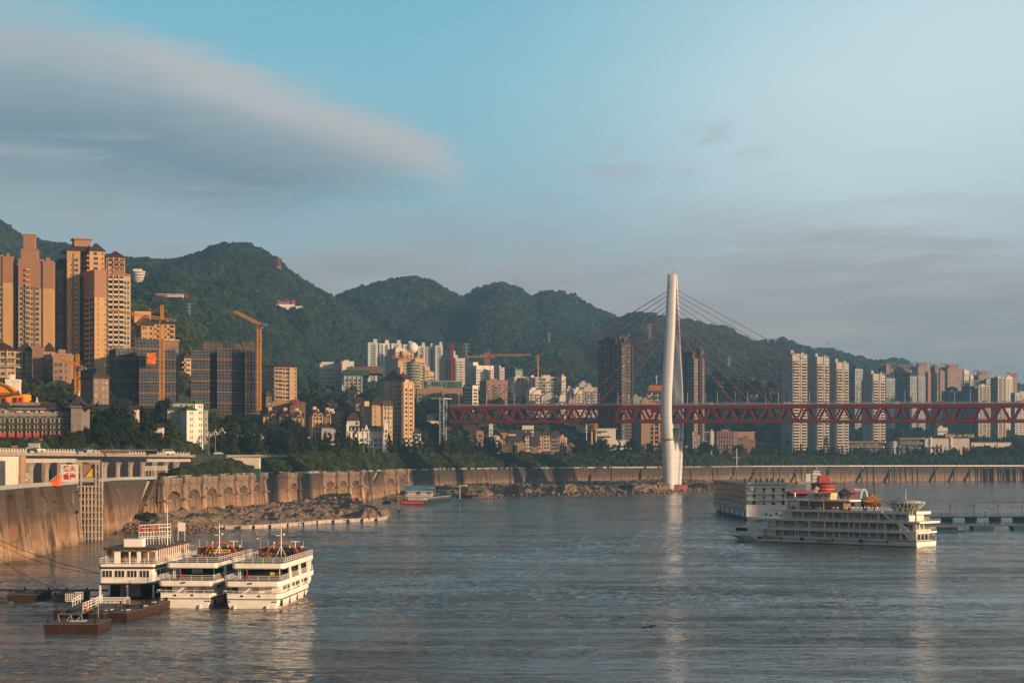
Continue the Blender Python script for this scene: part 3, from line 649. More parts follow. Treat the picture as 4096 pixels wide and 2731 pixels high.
# diagonals: one mesh each, two slopes shared
dmesh = {}
for sg in (-1, 1):
    mb = MB(); a = Vector((0, 0, ZB_+1.2)); c_ = Vector((sg*5.6, 0, ZT-2.0)); d = (c_-a).normalized(); nrm = Vector((d.z, 0, -d.x))*.72
    mb.add([a-nrm+Vector((0, -.45, 0)), a+nrm+Vector((0, -.45, 0)), c_+nrm+Vector((0, -.45, 0)), c_-nrm+Vector((0, -.45, 0)), a-nrm+Vector((0, .45, 0)), a+nrm+Vector((0, .45, 0)), c_+nrm+Vector((0, .45, 0)), c_-nrm+Vector((0, .45, 0))],
           [(0, 1, 2, 3), (7, 6, 5, 4), (0, 4, 5, 1), (1, 5, 6, 2), (2, 6, 7, 3), (3, 7, 4, 0)])
    dmesh[sg] = mb.mesh('diagonal', 'bridge_red')
rest = MB(); cnt = 0
for s in np.arange(11.0-14.6*13, S1, 14.6):
    for y in (-HW, HW):
        for sg in (-1, 1):
            s_ = s+sg*.9
            if s_+sg*5.6 < S0: continue
            if (y < 0 or s < 190) and s < 300 and cnt < 100: link('diagonal', dmesh[sg], br, (s_, y, SL*s)); cnt += 1
            else: rest.add([(v.co.x+s_, v.co.y+y, v.co.z+SL*s) for v in dmesh[sg].vertices], [tuple(p.vertices) for p in dmesh[sg].polygons])
rest.obj('diagonal', 'bridge_red', br, kind='stuff')
for y, z, m in ((-8.85, ZT+.75, 'steel'), (8.85, ZT+.75, 'steel'), (-7.9, ZB_+1.6, 'blue_pale'), (7.9, ZB_+1.6, 'blue_pale')):
    mb = MB()
    for s in np.arange(S0, 460, 2.4): mb.bar((s, y, bz(s, z)), (s, y, bz(s, z+1.35)), .09)
    for h in (.7, 1.35): mb.bar((S0, y, bz(S0, z+h)), (S1, y, bz(S1, z+h)), .07)
    mb.obj('railing', m, br)
# towers
def leg_rings(sg):
    prof = [(0, 8.2, 4.6, 7.0), (6, 8.8, 4.7, 6.6), (17, 11.0, 4.8, 5.6), (30, 14.0, 4.7, 4.6), (42, 17.0, 4.5, 3.9), (54, 19.2, 4.25, 3.5), (64, 19.6, 4.1, 3.3), (76, 18.8, 4.1, 3.2), (95, 15.2, 4.1, 3.1), (115, 10.8, 4.0, 2.9), (132, 7.2, 3.9, 2.7), (150, 4.6, 3.7, 2.5), (163, 2.9, 3.5, 2.3), (171.8, 2.3, 3.3, 2.0)]
    rings = []
    for z, off, a, b_ in prof:
        r_ = []
        for i in range(20):
            th = 2*math.pi*i/20; c_, s_ = math.cos(th), math.sin(th); e = .72
            x = a*abs(c_)**e*(1 if c_ > 0 else -1); y = b_*abs(s_)**e*(1 if s_ > 0 else -1)
            if y*sg < 0: y = max(-b_*.45, min(b_*.45, y))
            r_.append((x, y+off*sg, z))
        rings.append(r_)
    return rings
def tower(s0, parent):
    for sg in (-1, 1):
        mb = MB(); mb.loft([[(x+s0, y, z) for x, y, z in r_] for r_ in leg_rings(sg)]); mb.obj('tower_leg', 'tower_white', parent, smooth=True)
    mb = MB(); mb.yz([(-8, 0), (8, 0), (16, 50), (13.5, 50), (0, 31), (-13.5, 50), (-16, 50)], s0-2.6, s0+2.6); mb.obj('tower_web', 'tower_white', parent)
    for bx_ in ((2.2, 15, 50.0, 53.6), (2, 4.6, 140, 144), (1.6, 4, 160, 171)): mb = MB(); mb.box(s0-bx_[0], s0+bx_[0], -bx_[1], bx_[1], bx_[2], bx_[3]); mb.obj('cross_beam', 'tower_white', parent)
    for sg in (-1, 1):
        mb = MB()
        mb.box(s0-5.6, s0+5.6, sg*16.8-5.2, sg*16.8+5.2, 40.6, 41.0); mb.rail([(s0-5.6, sg*16.8-5.2, 41), (s0+5.6, sg*16.8-5.2, 41), (s0+5.6, sg*16.8+5.2, 41), (s0-5.6, sg*16.8+5.2, 41), (s0-5.6, sg*16.8-5.2, 41)], 1.2, 2)
        mb.obj('inspection_gallery', 'footing', parent)
    mb = MB(); mb.loft([[(s0+9.6*math.cos(2*math.pi*i/20)+2, 13*math.sin(2*math.pi*i/20), z) for i in range(20)] for z in (-3, 5.4)]); mb.obj('footing', 'footing', parent)
tower(0, br); tower(430, br)
mb = MB(); mb.bar((0, 0, 171), (0, 0, 178), .12); mb.bar((-1.5, -1, 171.5), (-1.5, -1, 175), .08); mb.bar((1.5, 1, 171), (1.5, 1, 174.5), .06); mb.obj('antenna', 'steel', br)
def u_to_s(u):       # deck coordinate seen in column u
    a = (u-2048)/F; return (a*BY-BX)/(math.cos(BTH)-a*math.sin(BTH))
LU = [2456, 2386, 2319, 2249, 2185, 2116, 2053, 1985, 1924]; RU = [2938.6, 3010, 3087, 3160, 3237, 3313, 3393, 3468.8, 3543.7]
TV = [1306.6, 1289.8, 1268.4, 1250.5, 1229.6, 1211.7, 1192.9, 1172.4, 1154.6]
for k in range(9):
    zt_ = PZ(TV[k], BY)
    for s_end, s0 in ((u_to_s(LU[k]), -1), (u_to_s(RU[k]), 1), (430-u_to_s(RU[k]), 429), (430+u_to_s(RU[k]), 431)):
        mb = MB()
        for y in (-.35, .35): mb.bar((s0, y*.6, zt_+.4*k*0), (s_end, y, bz(s_end, ZT+.4)), .22, n=6)
        mb.obj('stay_cable', 'cable_red', br)
# lift tower at the left end of the bridge
s = S0-3
mb = MB(); lt = thing('lift_tower', 'green glass lift shaft with white steel frame at the bridge\'s left end', 'lift tower', (BX+math.cos(BTH)*s, BY+math.sin(BTH)*s, 0), BTH)
mb.box(-4.2, -1.2, -12, -6, 40, 75); mb.box(-12, -4.6, -8, 6, 57, 75); mb.obj('glass_shaft', 'glass_green', lt)
mb = MB()
for x, y in ((-4.4, -12.2), (-1.0, -12.2), (-1.0, -5.8)): mb.box(x-.18, x+.18, y-.18, y+.18, 38, 75.5)
for z in range(41, 75, 3): mb.box(-4.3, -1.0, -12.35, -12.1, z-.15, z+.15)
mb.box(-12.3, -.9, -12.4, 6.3, 75.2, 75.8); mb.obj('steel_frame', 'white_rail', lt)
# ------------------------------------------------------------- building kit
UM = {}
def unit_window(gl='glass', fr='pale'):
    k = ('w', gl, fr)
    if k not in UM:
        mb = MB(); mb.add([(-.5, -.04, 0), (.5, -.04, 0), (.5, -.04, 1), (-.5, -.04, 1)], [(0, 1, 2, 3)], 0)
        for a in ((-.5, -.42, 0, 1), (.42, .5, 0, 1), (-.42, .42, 0, .06), (-.42, .42, .93, 1), (-.03, .03, .06, .93)): mb.box(a[0], a[1], -.12, .02, a[2], a[3], 1)
        mb.box(-.56, .56, -.25, .02, -.08, -.005, 1)
        UM[k] = (mb, mb.mesh('window', [gl, fr]))
    return UM[k]
def unit_slim(gl='glass', fr='pale'):
    k = ('s', gl, fr)
    if k not in UM:
        mb = MB(); mb.add([(-.5, -.05, 0), (.5, -.05, 0), (.5, -.05, 1), (-.5, -.05, 1)], [(0, 1, 2, 3)], 0); mb.box(-.5, .5, -.22, .02, -.12, 0, 1); UM[k] = (mb, mb.mesh('window', [gl, fr]))
    return UM[k]
def unit_balcony(m='pale'):
    k = ('b', m)
    if k not in UM:
        mb = MB(); mb.box(-.5, .5, -1.25, .02, -.16, 0, 0); mb.box(-.5, .5, -1.25, -1.13, 0, .95, 0); mb.box(-.5, -.46, -1.13, 0, 0, .95, 0); mb.box(.46, .5, -1.13, 0, 0, .95, 0)
        UM[k] = (mb, mb.mesh('balcony', [m]))
    return UM[k]
BAY = {'w': 1.0, 'W': 1.6, 'n': .7, 'b': 1.6, 'x': .8, 'X': 2.0, 's': .45, 'g': 1.4, 'p': .35, 'o': 1.4, 'r': 1.2}
WCAP = 100
class Bld:
    def __init__(s, name, label, cat, group=None):
        s.name, s.label, s.cat, s.group, s.root = name, label, cat, group, None; s.win = []; s.bal = []
    def mass(s, uL, uM, uR, vt, Y, th=25, wall='cream', L='X', R_='w', fh=3.0, roof='flat', rh=4.0, rm='roof_brown', depth=14, gl='glass', fr='pale', bm=None, zb=None, slim=False, upper=None, band=0, ph=None, zt=None, bandm=None):
        if Y > 950: slim = True
        th = R(th); X = PX(uM, Y); M0 = Matrix.Translation((X, Y, 0)) @ Matrix.Rotation(th, 4, 'Z')
        aR = (uR-2048)/F; w = (aR*Y-X)/(math.cos(th)-aR*math.sin(th))
        if uL < uM: aL = (uL-2048)/F; l = (aL*Y-X)/(-math.sin(th)-aL*math.cos(th))
        else: l = depth
        if l < 1 or l > 75: l = depth; uL = uM
        if w < 1: print('bad mass', s.name, uL, uM, uR, w, l); w = 2
        g = min(zland(uM, Y, False), zland(uR, Y+w*math.sin(th), False), zland(uL, Y+l*math.cos(th), False))
        z0 = (g-1.5) if zb is None else zb; z1 = PZ(vt, Y) if zt is None else zt; h = z1-z0
        if s.root is None:
            s.root = thing(s.name, s.label, s.cat, (X, Y, z0), th, s.group); s.M0 = M0 @ Matrix.Translation((0, 0, z0)); rel = Matrix()
        else: rel = s.M0.inverted() @ M0 @ Matrix.Translation((0, 0, z0))
        def part(mb, nm, ms):
            o = mb.obj(nm, ms, s.root); o.matrix_basis = rel; return o
        b = MB(); hs = h
        if upper: hs = PZ(upper[0], Y)-z0
        b.box(0, w, 0, l, 0, hs)
        if band:
            z = band*fh
            while z < hs-1: b.box(-.25, w+.25, -.25, l, z-.35, z); z += band*fh
        part(b, 'wall', wall)
        if upper: b = MB(); b.box(-.12, w+.12, -.12, l, hs-.3, h); part(b, 'upper_wall', upper[1])
        r_ = MB()
        if roof == 'flat':
            for a in ((-.2, w+.2, -.2, .15), (-.2, w+.2, l-.3, l+.05), (-.2, .15, .15, l-.3), (w-.15, w+.2, .15, l-.3)): r_.box(*a, h-.25, h+.9)
            for p in (ph or [(.25, .6, .3, .7, 3.2)]): r_.box(p[0]*w, p[1]*w, p[2]*l, p[3]*l, h+.003, h+p[4])
            part(r_, 'roof', (upper[1] if upper else wall))
        elif roof == 'hip': r_.hip(0, w, 0, l, h+.36, rh, .7); part(r_, 'roof', rm)
        elif roof in ('gx', 'gy'):
            r_.gable(0, w, 0, l, h, rh, .7, along='x' if roof == 'gx' else 'y')
            if roof == 'gx': r_.yz([(0, h), (l, h), (l/2, h+rh-.05)], 0.05, w-.05, 0)
            else: r_.xz([(0, h), (w, h), (w/2, h+rh-.05)], .05, l-.05, 0)
            part(r_, 'roof', rm)
        elif roof == 'slab': r_.box(-.8, w+.8, -.8, l+.8, h+.003, h+.5); part(r_, 'roof', rm)
        elif roof == 'frame':      # open concrete frames above the roof
            r_.box(.2*w, .7*w, .2*l, .8*l, h, h+rh*.8)
            for fx in (0, .33, .67, 1):
                for fy in (0, 1): r_.box(fx*w-.4, fx*w+.4, fy*l-.4, fy*l+.4, h, h+rh)
            r_.box(-.5, w+.5, -.5, .5, h+rh, h+rh+.8); r_.box(-.5, w+.5, l-.5, l+.5, h+rh, h+rh+.8); r_.box(-.5, .5, .5, l-.5, h+rh, h+rh+.8); r_.box(w-.5, w+.5, .5, l-.5, h+rh, h+rh+.8); part(r_, 'roof_frame', wall)
        elif roof == 'pagoda':
            r_.box(.25*w, .75*w, .25*l, .75*l, h, h+3); r_.hip(.25*w, .75*w, .25*l, .75*l, h+3.4, 3, 1.5); part(r_, 'roof', rm)
        # facades
        zg = max(0, g-z0); nf = max(1, int((h-zg)/fh)); zf0 = h-nf*fh
        extra = MB(); bandmb = MB()
        for face, pat, Ln in (('R', R_, w), ('L', L if uL < uM else '', l)):
            if not pat: continue
            tot = sum(BAY[c] for c in pat); x = 0; Lm = Ln-.8
            def put(x0, x1, y0, y1, z0_, z1_, mi=0, mb_=extra):     # box in face coordinates: x along, y outward
                if face == 'R': mb_.box(x0, x1, -y1, -y0, z0_, z1_, mi)
                else: mb_.box(-y1, -y0, x0, x1, z0_, z1_, mi)
            for c in pat:
                bw = BAY[c]/tot*Lm; cx = .4+x+bw/2; x += bw
                if c == 's': put(cx-bw*.4, cx+bw*.4, -.02, .05, 0, h-.6, 1)  # flat dark strip: shade of a recessed slot painted on the wall
                elif c == 'p': put(cx-bw*.5, cx+bw*.5, -.05, .7, 0, h+.4)
                elif c == 'o': put(cx-bw*.47, cx+bw*.47, -.02, .06, 0, h-1, 1)  # flat dark panel: recess shade painted behind the open balconies
                if c in 'xXps': continue
                ww, wh, zo = {'w': (.66, .58, .22), 'W': (.78, .58, .22), 'n': (.6, .45, .3), 'b': (.9, .72, .06), 'g': (.96, .9, .05), 'o': (.85, .6, .1), 'r': (1.0, .45, .3)}[c]
                for k in range(nf):
                    z = zf0+k*fh
                    if z+fh > h-.3 and roof != 'hip': 
                        if c not in 'go': continue
                    s.win.append((rel, face, cx, z+zo*fh, bw*ww, wh*fh, gl, fr, slim))
                    if c in 'bo': s.bal.append((rel, face, cx, z, bw*.98, bm or wall))
        if extra.v: part(extra, 'facade_relief', [wall, 'dark'])
        s.w, s.l, s.h, s.z0, s.rel = w, l, h, z0, rel
        return s
    def add(s, mb, nm, ms, **k):
        o = mb.obj(nm, ms, s.root, **k); o.matrix_basis = s.rel; return o
    def done(s):
        def mtx(rel, face, cx, z): return rel @ (Matrix.Translation((cx, 0, z)) if face == 'R' else Matrix.Translation((0, cx, z)) @ Matrix.Rotation(-math.pi/2, 4, 'Z'))
        s.win.sort(key=lambda q: (q[1] != 'R', -q[3])); s.bal.sort(key=lambda q: (q[1] != 'R', -q[3]))
        rest = {}
        for i, (rel, face, cx, z, w, h, gl, fr, slim) in enumerate(s.win):
            mb, me = (unit_slim if slim else unit_window)(gl, fr); m = mtx(rel, face, cx, z) @ Matrix.Diagonal((w, 1, h, 1))
            if i < WCAP: o = link('window', me, s.root); o.matrix_basis = m
            else: rest.setdefault((gl, fr), MB()).add([tuple(m @ Vector(v)) for v in mb.v], mb.f); r_ = rest[(gl, fr)]; r_.m[-len(mb.m):] = mb.m
        if rest:
            allm = MB(); mats = []
            for (gl, fr), r_ in rest.items():
                b_ = len(mats); mats += [gl, fr]; allm.add(r_.v, r_.f); allm.m[-len(r_.m):] = [x+b_ for x in r_.m]
            allm.obj('window', mats, s.root, kind='stuff')
        rest = {}
        for i, (rel, face, cx, z, w, bmat) in enumerate(s.bal):
            mb, me = unit_balcony(bmat); m = mtx(rel, face, cx, z) @ Matrix.Diagonal((w, 1, 1, 1))
            if i < 90: o = link('balcony', me, s.root); o.matrix_basis = m
            else: rest.setdefault(bmat, MB()).add([tuple(m @ Vector(v)) for v in mb.v], mb.f)
        if rest:
            allm = MB(); mats = []
            for bmat, r_ in rest.items(): allm.add(r_.v, r_.f, len(mats)); mats.append(bmat)
            allm.obj('balcony', mats, s.root, kind='stuff')
        return s
def B(name, label, cat='building', group=None, **kw):
    s = Bld(name, label, cat, group)
    if kw: s.mass(**kw).done()
    return s
def K_(uL, uM, uR, vt, Y, th=25, **k): return dict(uL=uL, uM=uM, uR=uR, vt=vt, Y=Y, th=th, **k)
def text(s_, size, m, parent=None, name='lettering', depth=.02, bold=0.0, align='CENTER'):
    cu = bpy.data.curves.new(name, 'FONT'); cu.body = s_; cu.size = size; cu.extrude = depth; cu.offset = bold; cu.align_x = align; cu.align_y = 'CENTER'; cu.resolution_u = 2
    o = bpy.data.objects.new(name, cu); C.objects.link(o); dg = bpy.context.evaluated_depsgraph_get(); me = bpy.data.meshes.new_from_object(o.evaluated_get(dg))
    C.objects.unlink(o); bpy.data.objects.remove(o); me.materials.clear(); me.materials.append(M[m])
    q = link(name, me, parent); q.rotation_euler = (R(90), 0, 0); return q
# ------------------------------------------------------------- the left cluster
s = Bld('apartment_tower', 'tall ochre apartment tower cut by the left edge, plain brown upper wall', 'apartment tower')
s.mass(**K_(-75, -75, 10, 1024, 1030, 8, wall='ochre', R_='WsbwsW', upper=(1128, 'ochre_brown'), band=0, gl='glass_blue', fr='tan'))
s.mass(**K_(11, 11, 52, 1032, 1031, 8, wall='ochre', R_='X', upper=(1128, 'ochre_brown'), depth=12)); s.done()
s = Bld('apartment_tower', 'ochre apartment tower with square roof turret and blue windows, second from the left', 'apartment tower')
s.mass(**K_(66, 74, 171, 1041, 1030, 8, wall='ochre', L='s', R_='WsbwsWx', upper=(1143, 'ochre_brown'), gl='glass_blue', fr='tan', ph=[(.08, .75, .15, .8, 6.5), (.17, .64, .22, .72, 15.2)]))
b_ = MB(); b_.box(.15*s.w, .66*s.w, .2*s.l, .74*s.l, s.h+15.2, s.h+15.9); b_.box(.06*s.w, .77*s.w, .13*s.l, .82*s.l, s.h+6.5, s.h+7.1); s.add(b_, 'turret_cornice', 'ochre_brown')
s.mass(**K_(172, 172, 210, 1049, 1031, 8, wall='ochre', R_='X', upper=(1151, 'ochre_brown'), depth=12)); s.done()
B('apartment_tower', 'narrow shaded balcony block between the two ochre apartment towers', 'apartment block', **K_(50, 50, 70, 1068, 1045, 5, wall='tan', R_='bb', gl='glass'))
s = Bld('apartment_tower', 'tallest tan tower with brown hipped roofs and a square stone crown', 'apartment tower')
s.mass(**K_(268, 268, 318, 1010, 1052, 10, wall='ochre', L='', R_='xnsW', roof='flat', band=5, gl='glass_blue', ph=[(.3,.6,.3,.6,1)]))
s.mass(**K_(316, 316, 354, 1012, 1064, 8, wall='tan_dark', L='', R_='bn', roof='flat', band=5, ph=[(.3,.6,.3,.6,1)]))  # recess wall in darker tan: its shade painted into the colour
s.mass(**K_(350, 358, 418, 1004, 1056, 22, wall='ochre', L='b', R_='xWxn', roof='hip', rh=5, band=5))
b_ = MB(); b_.box(-8, 1.5, 7, 16, s.h, s.h+7.5); b_.box(-9, 2.5, 6, 17, s.h+7.5, s.h+8.3); s.add(b_, 'crown', 'ochre_brown')
b_ = MB(); b_.hip(-14, 5, 3, 22, s.h+.5, 6.5, .5); s.add(b_, 'roof', 'roof_brown')
s.mass(**K_(418, 424, 500, 1030, 1060, 14, wall='ochre', L='x', R_='sWpbpb', roof='hip', rh=4.5, band=5, bm='ochre_brown'))
s.mass(**K_(330, 378, 426, 1084, 1036, 30, wall='ochre', L='gWs', R_='xnXn', band=5, upper=(1186, 'ochre_brown'), ph=[(.2, .5, .3, .6, 1.6)]))
s.mass(**K_(426, 430, 522, 1100, 1044, 12, wall='cream', L='x', R_='opopoww', band=5, bm='pale', gl='glass_blue', upper=(1102, 'ochre_brown')))
s.done()
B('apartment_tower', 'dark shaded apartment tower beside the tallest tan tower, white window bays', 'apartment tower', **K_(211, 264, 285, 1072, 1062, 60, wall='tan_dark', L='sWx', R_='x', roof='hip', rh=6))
for a, b, c, v, lab, wl, rr, y in ((-70, -60, 62, 1402, 'six storey yellow block with brown roof at the left edge', 'cream', 'wbwWpnw', 900), (62, 66, 128, 1405, 'yellow six storey block behind the orange temple roof, brown hipped roof', 'cream', 'nWsswW', 905),
    (127, 129, 172, 1398, 'brown faced six storey block between two yellow ones, flat cornice', 'rose', 'WWn', 897), (171, 173, 212, 1405, 'narrow yellow six storey block left of the yellow crane mast', 'cream', 'xwnw', 905),
    (210, 212, 282, 1420, 'shaded brown six storey block just left of the yellow crane mast', 'tan', 'WWxnx', 890)):
    B('apartment_block', lab, 'apartment block', 'six storey brown roofed blocks', **K_(a, b, c, v, y, 8, wall=wl, L='x', R_=rr, fh=3.3, roof='hip' if wl == 'cream' else 'flat', rh=4.5, gl='glass_blue' if wl == 'tan' else 'glass', fr='tan'))
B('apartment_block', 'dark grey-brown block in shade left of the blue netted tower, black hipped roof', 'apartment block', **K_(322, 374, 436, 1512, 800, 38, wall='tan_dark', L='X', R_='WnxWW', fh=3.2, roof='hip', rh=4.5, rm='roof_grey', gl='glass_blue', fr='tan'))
s = Bld('apartment_block', 'tan mansion block with brown roofs above the blue netted tower', 'apartment block')
s.mass(**K_(519, 519, 566, 1292, 1080, 15, wall='tan_dark', R_='gx', roof='hip', rh=8, fh=3.2, gl='glass_blue'))
s.mass(**K_(560, 566, 612, 1302, 1060, 15, wall='ochre', L='x', R_='wnxw', roof='hip', rh=7, fh=3.2)); b_ = MB(); b_.box(-4, 6, 5, 12, s.h+2, s.h+9); s.add(b_, 'turret', 'ochre')
s.mass(**K_(612, 614, 700, 1296, 1070, 12, wall='ochre', L='x', R_='xbxwxb', roof='hip', rh=4, fh=3.2)); s.done()
B('apartment_block', 'tan block with white roof pergola right of the blue netted tower', 'apartment block', **K_(638, 640, 713, 1362, 1010, 10, wall='ochre_brown', L='x', R_='bxwww', fh=3.1, roof='slab', rm='pale', gl='glass_blue'))
B('apartment_block', 'yellow balcony block squeezed between the two netted towers', 'apartment block', **K_(713, 738, 764, 1432, 1130, 30, wall='cream', L='b', R_='b', fh=3.2, roof='hip', rh=3.5, gl='glass'))
s = Bld('apartment_block', 'bright yellow apartment block with brown roofs right of the second netted tower', 'apartment block')
s.mass(**K_(1036, 1037, 1088, 1466, 1310, 10, wall='cream', L='x', R_='xWwpxn', fh=3.0, roof='hip', rh=3, band=4))
s.mass(**K_(1092, 1096, 1187, 1468, 1290, 10, wall='cream', L='x', R_='bbwWpxxn', fh=3.0, roof='hip', rh=6, band=4, bm='cream')); s.done()

# ------------------------------------------------------------- towers wrapped in scaffold and netting
def scaffold_tower(name, label, masses, open_bay=None, cage=None):
    root = None
    for (uL, uM, uR, vt, vb, Y, th, lit) in masses:
        th = R(th); X = PX(uM, Y); aR = (uR-2048)/F; w = (aR*Y-X)/(math.cos(th)-aR*math.sin(th)); aL = (uL-2048)/F; l = (aL*Y-X)/(-math.sin(th)-aL*math.cos(th)) if uL < uM else 16
        if l < 1 or l > 40: l = 15
        z0 = PZ(vb, Y)-4; h = PZ(vt, Y)-z0; M0 = Matrix.Translation((X, Y, z0)) @ Matrix.Rotation(th, 4, 'Z')
        if root is None: root = thing(name, label, 'building under construction', (X, Y, z0), th); R0 = M0
        rel = R0.inverted() @ M0
        def part(mb, nm, ms, **k): o = mb.obj(nm, ms, root, **k); o.matrix_basis = rel; return o
        b = MB()
        for k in range(int(h/3.1)): b.box(.6, w-.6, .6, l-.6, k*3.1, k*3.1+.35)
        for fx in range(int(w/5)+1): b.box(.8+fx*5, 1.5+fx*5, .8, 1.5, 0, h-1)
        b.box(1.6, w-1.6, 2.6, l-1.6, 0, h-1); part(b, 'concrete_frame', 'concrete')
        b = MB(); b.box(-.9, w+.9, -.95, -.9, 1, h+.5); b.box(-.95, -.9, -.9, l+.9, 1, h+.5); b.box(w+.9, w+.95, -.9, l+.9, 1, h+.5); part(b, 'safety_net', 'blue_net')
        b = MB(); zz = 0
        while zz < h+1.5:
            b.bar((-1.1, -1.15, zz), (w+1.1, -1.15, zz), .10); b.bar((-1.15, -1.1, zz), (-1.15, l+1, zz), .10); zz += 1.75
        xx = -1.0
        while xx < w+1.1: b.bar((xx, -1.2, -1), (xx, -1.2, h+2.2), .09); xx += 1.9
        xx = -1.0
        while xx < l+1: b.bar((-1.2, xx, -1), (-1.2, xx, h+2.2), .09); xx += 1.9
        for k in range(int(w/9)): b.bar((k*9, -1.25, h-9), (k*9+6, -1.25, h-1), .09)
        part(b, 'scaffolding', 'scaffold')
        b = MB(); zz = h-5
        while zz > 2: b.box(-1.4, w+1.4, -1.5, -.98, zz, zz+.28); b.box(-1.5, -.98, -.9, l, zz, zz+.28); zz -= 6.2
        part(b, 'walkway_boards', 'crane_far')
    return root, rel
r1, q = scaffold_tower('netted_tower', 'tower under construction in blue netting with a red banner on its front', [(445, 470, 524, 1398, 1640, 962, 35, 0), (516, 548, 652, 1360, 1640, 970, 12, 1), (545, 566, 632, 1400, 1640, 952, 12, 1), (640, 648, 695, 1402, 1640, 958, 10, 1)])
Yb = 947; b_ = MB(); b_.box(0, (623-588)/F*Yb, -.05, .05, 0, 46/F*Yb)
bn_ = thing('banner', 'red banner with four yellow characters hung on the blue netting', 'banner', (PX(588, Yb), Yb, PZ(1457, Yb)), R(8)); b_.obj('cloth', mat('banner_red', (.75, .04, .015), rough=.5, var=.1), bn_)
for i, ch in enumerate('封顶大吉'):
    q = text(ch, 3.0, 'yellow', bn_, 'character', bold=.05); q.location = (1.25+(i % 2)*2.25, -.09, 4.6-(i//2)*3.0)
r2, q = scaffold_tower('netted_tower', 'wide tower under construction with open concrete floors between blue netted halves', [(765, 774, 832, 1402, 1620, 1000, 10, 0), (874, 878, 990, 1404, 1625, 1000, 8, 0), (985, 990, 1034, 1408, 1625, 996, 10, 0)])
b_ = MB(); Yq = 1006; x0, x1 = PX(831, Yq), PX(876, Yq); z = PZ(1625, Yq)-4
while z < PZ(1408, Yq): b_.box(x0, x1, Yq, Yq+12, z, z+.45); z += 3.1
for x in (x0, (x0+x1)/2-.3, x1-.6): b_.box(x, x+.6, Yq+.3, Yq+1, PZ(1630, Yq), PZ(1405, Yq))
b_.box(x0, x1, Yq+7, Yq+12, PZ(1630, Yq), PZ(1405, Yq)); o = b_.obj('open_floors', 'concrete', r2); o.matrix_basis = r2.matrix_basis.inverted() if False else (Matrix.Translation(r2.location) @ Matrix.Rotation(r2.rotation_euler.z, 4, 'Z')).inverted()
b_ = MB()      # bare poles above the roof
for (ua, ub, n, vt_) in ((815, 835, 6, 1366), (840, 905, 14, 1370), (905, 970, 14, 1376), (970, 1018, 11, 1368)):
    for k in range(n+1):
        u = ua+(ub-ua)*k/n
        for yy in (1003, 1012): b_.bar((PX(u, yy), yy, PZ(1408, yy)), (PX(u, yy), yy, PZ(vt_+rnd.uniform(-3, 3), yy)), .09)
    zz = 1402
    while zz > vt_+3: 
        for yy in (1003, 1012): b_.bar((PX(ua, yy), yy, PZ(zz, yy)), (PX(ub, yy), yy, PZ(zz, yy)), .08)
        zz -= 10
o = b_.obj('bare_scaffolding', 'scaffold', r2); o.matrix_basis = (Matrix.Translation(r2.location) @ Matrix.Rotation(r2.rotation_euler.z, 4, 'Z')).inverted()

# ------------------------------------------------------------- tower cranes
def lattice(mb, a, b, w, n, r=.12, axis=Vector((0, 1, 0))):
    a = Vector(a); b = Vector(b); d = (b-a).normalized(); x = d.cross(axis).normalized()*w/2; y = axis.normalized()*w/2
    for i in range(n+1):
        p = a.lerp(b, i/n); c = [p+x+y, p-x+y, p-x-y, p+x-y]
        for k in range(4): mb.bar(c[k], c[(k+1) % 4], r*.7)
        if i < n:
            q = a.lerp(b, (i+1)/n); e = [q+x+y, q-x+y, q-x-y, q+x-y]
            for k in range(4): mb.bar(c[k], e[k], r); mb.bar(c[k], e[(k+1) % 4], r*.7)
def crane(label, u, Y, vb, vt, jib, cj, m='crane', apex=True, w=1.9, k=1.0, ballast=True):
    X = PX(u, Y); z0, z1 = PZ(vb, Y), PZ(vt, Y); c = thing('tower_crane', label, 'crane', (X, Y, z0)); h = z1-z0
    mb = MB(); lattice(mb, (0, 0, 0), (0, 0, h), w, max(3, int(h/2.6)), .16*k); mb.obj('mast', m, c)
    def rel(uv): return Vector((PX(uv[0], Y)-X, 0, PZ(uv[1], Y)-z0))
    e = rel(jib); mb = MB(); lattice(mb, (0, 0, h+1), e, 1.5, max(4, int(e.xz.length/3) if False else 14), .13*k); mb.obj('jib', m, c)
    f_ = rel(cj); mb = MB(); lattice(mb, (0, 0, h+.6), f_, 1.3, 4, .14*k); mb.obj('counter_jib', m, c)
    mb = MB(); mb.box(f_.x-1.3, f_.x+1.2, -1.2, 1.2, f_.z-.7, f_.z+.7); mb.obj('sign_board', 'blue_pale', c)
    mb = MB(); mb.box(-1.3, 1.3, -1.4, 1.4, h-.6, h+.8); mb.obj('slewing_ring', 'footing', c)
    mb = MB(); mb.box(1.0, 2.6, -1.8, -.4, h-1.8, h+.2); mb.obj('cab', 'glass', c)
    if apex:
        mb = MB(); lattice(mb, (0, 0, h+.8), (0, 0, h+apex), 1.2, 5, .14*k); mb.obj('apex', m, c)
        mb = MB(); mb.bar((0, 0, h+apex), e*.75, .05*k); mb.bar((0, 0, h+apex), f_, .05*k); mb.obj('tie_bar', m, c)
    return c
crane('yellow crane standing in front of the red bannered blue netted tower', 648, 938, 1645, 1283, (440, 1240), (695, 1281), apex=(1283-1228)/F*938+1, w=2.1)
crane('yellow crane with raised jib between the second netted tower and the yellow block', 1037, 992, 1640, 1302, (941, 1247), (1062, 1300), apex=0, w=2.0)
crane('short yellow crane against the six storey blocks, left of the dark grey-brown block', 310, 855, 1610, 1468, (245, 1435), (335, 1473), apex=(1468-1417)/F*855, w=2.0)
crane('distant orange crane, taller of two behind the white grid building, jib pointing right', 1953, 2150, 1465, 1424, (2123, 1419), (1922, 1420), m='crane_far', apex=5, w=2.6, k=1.8)
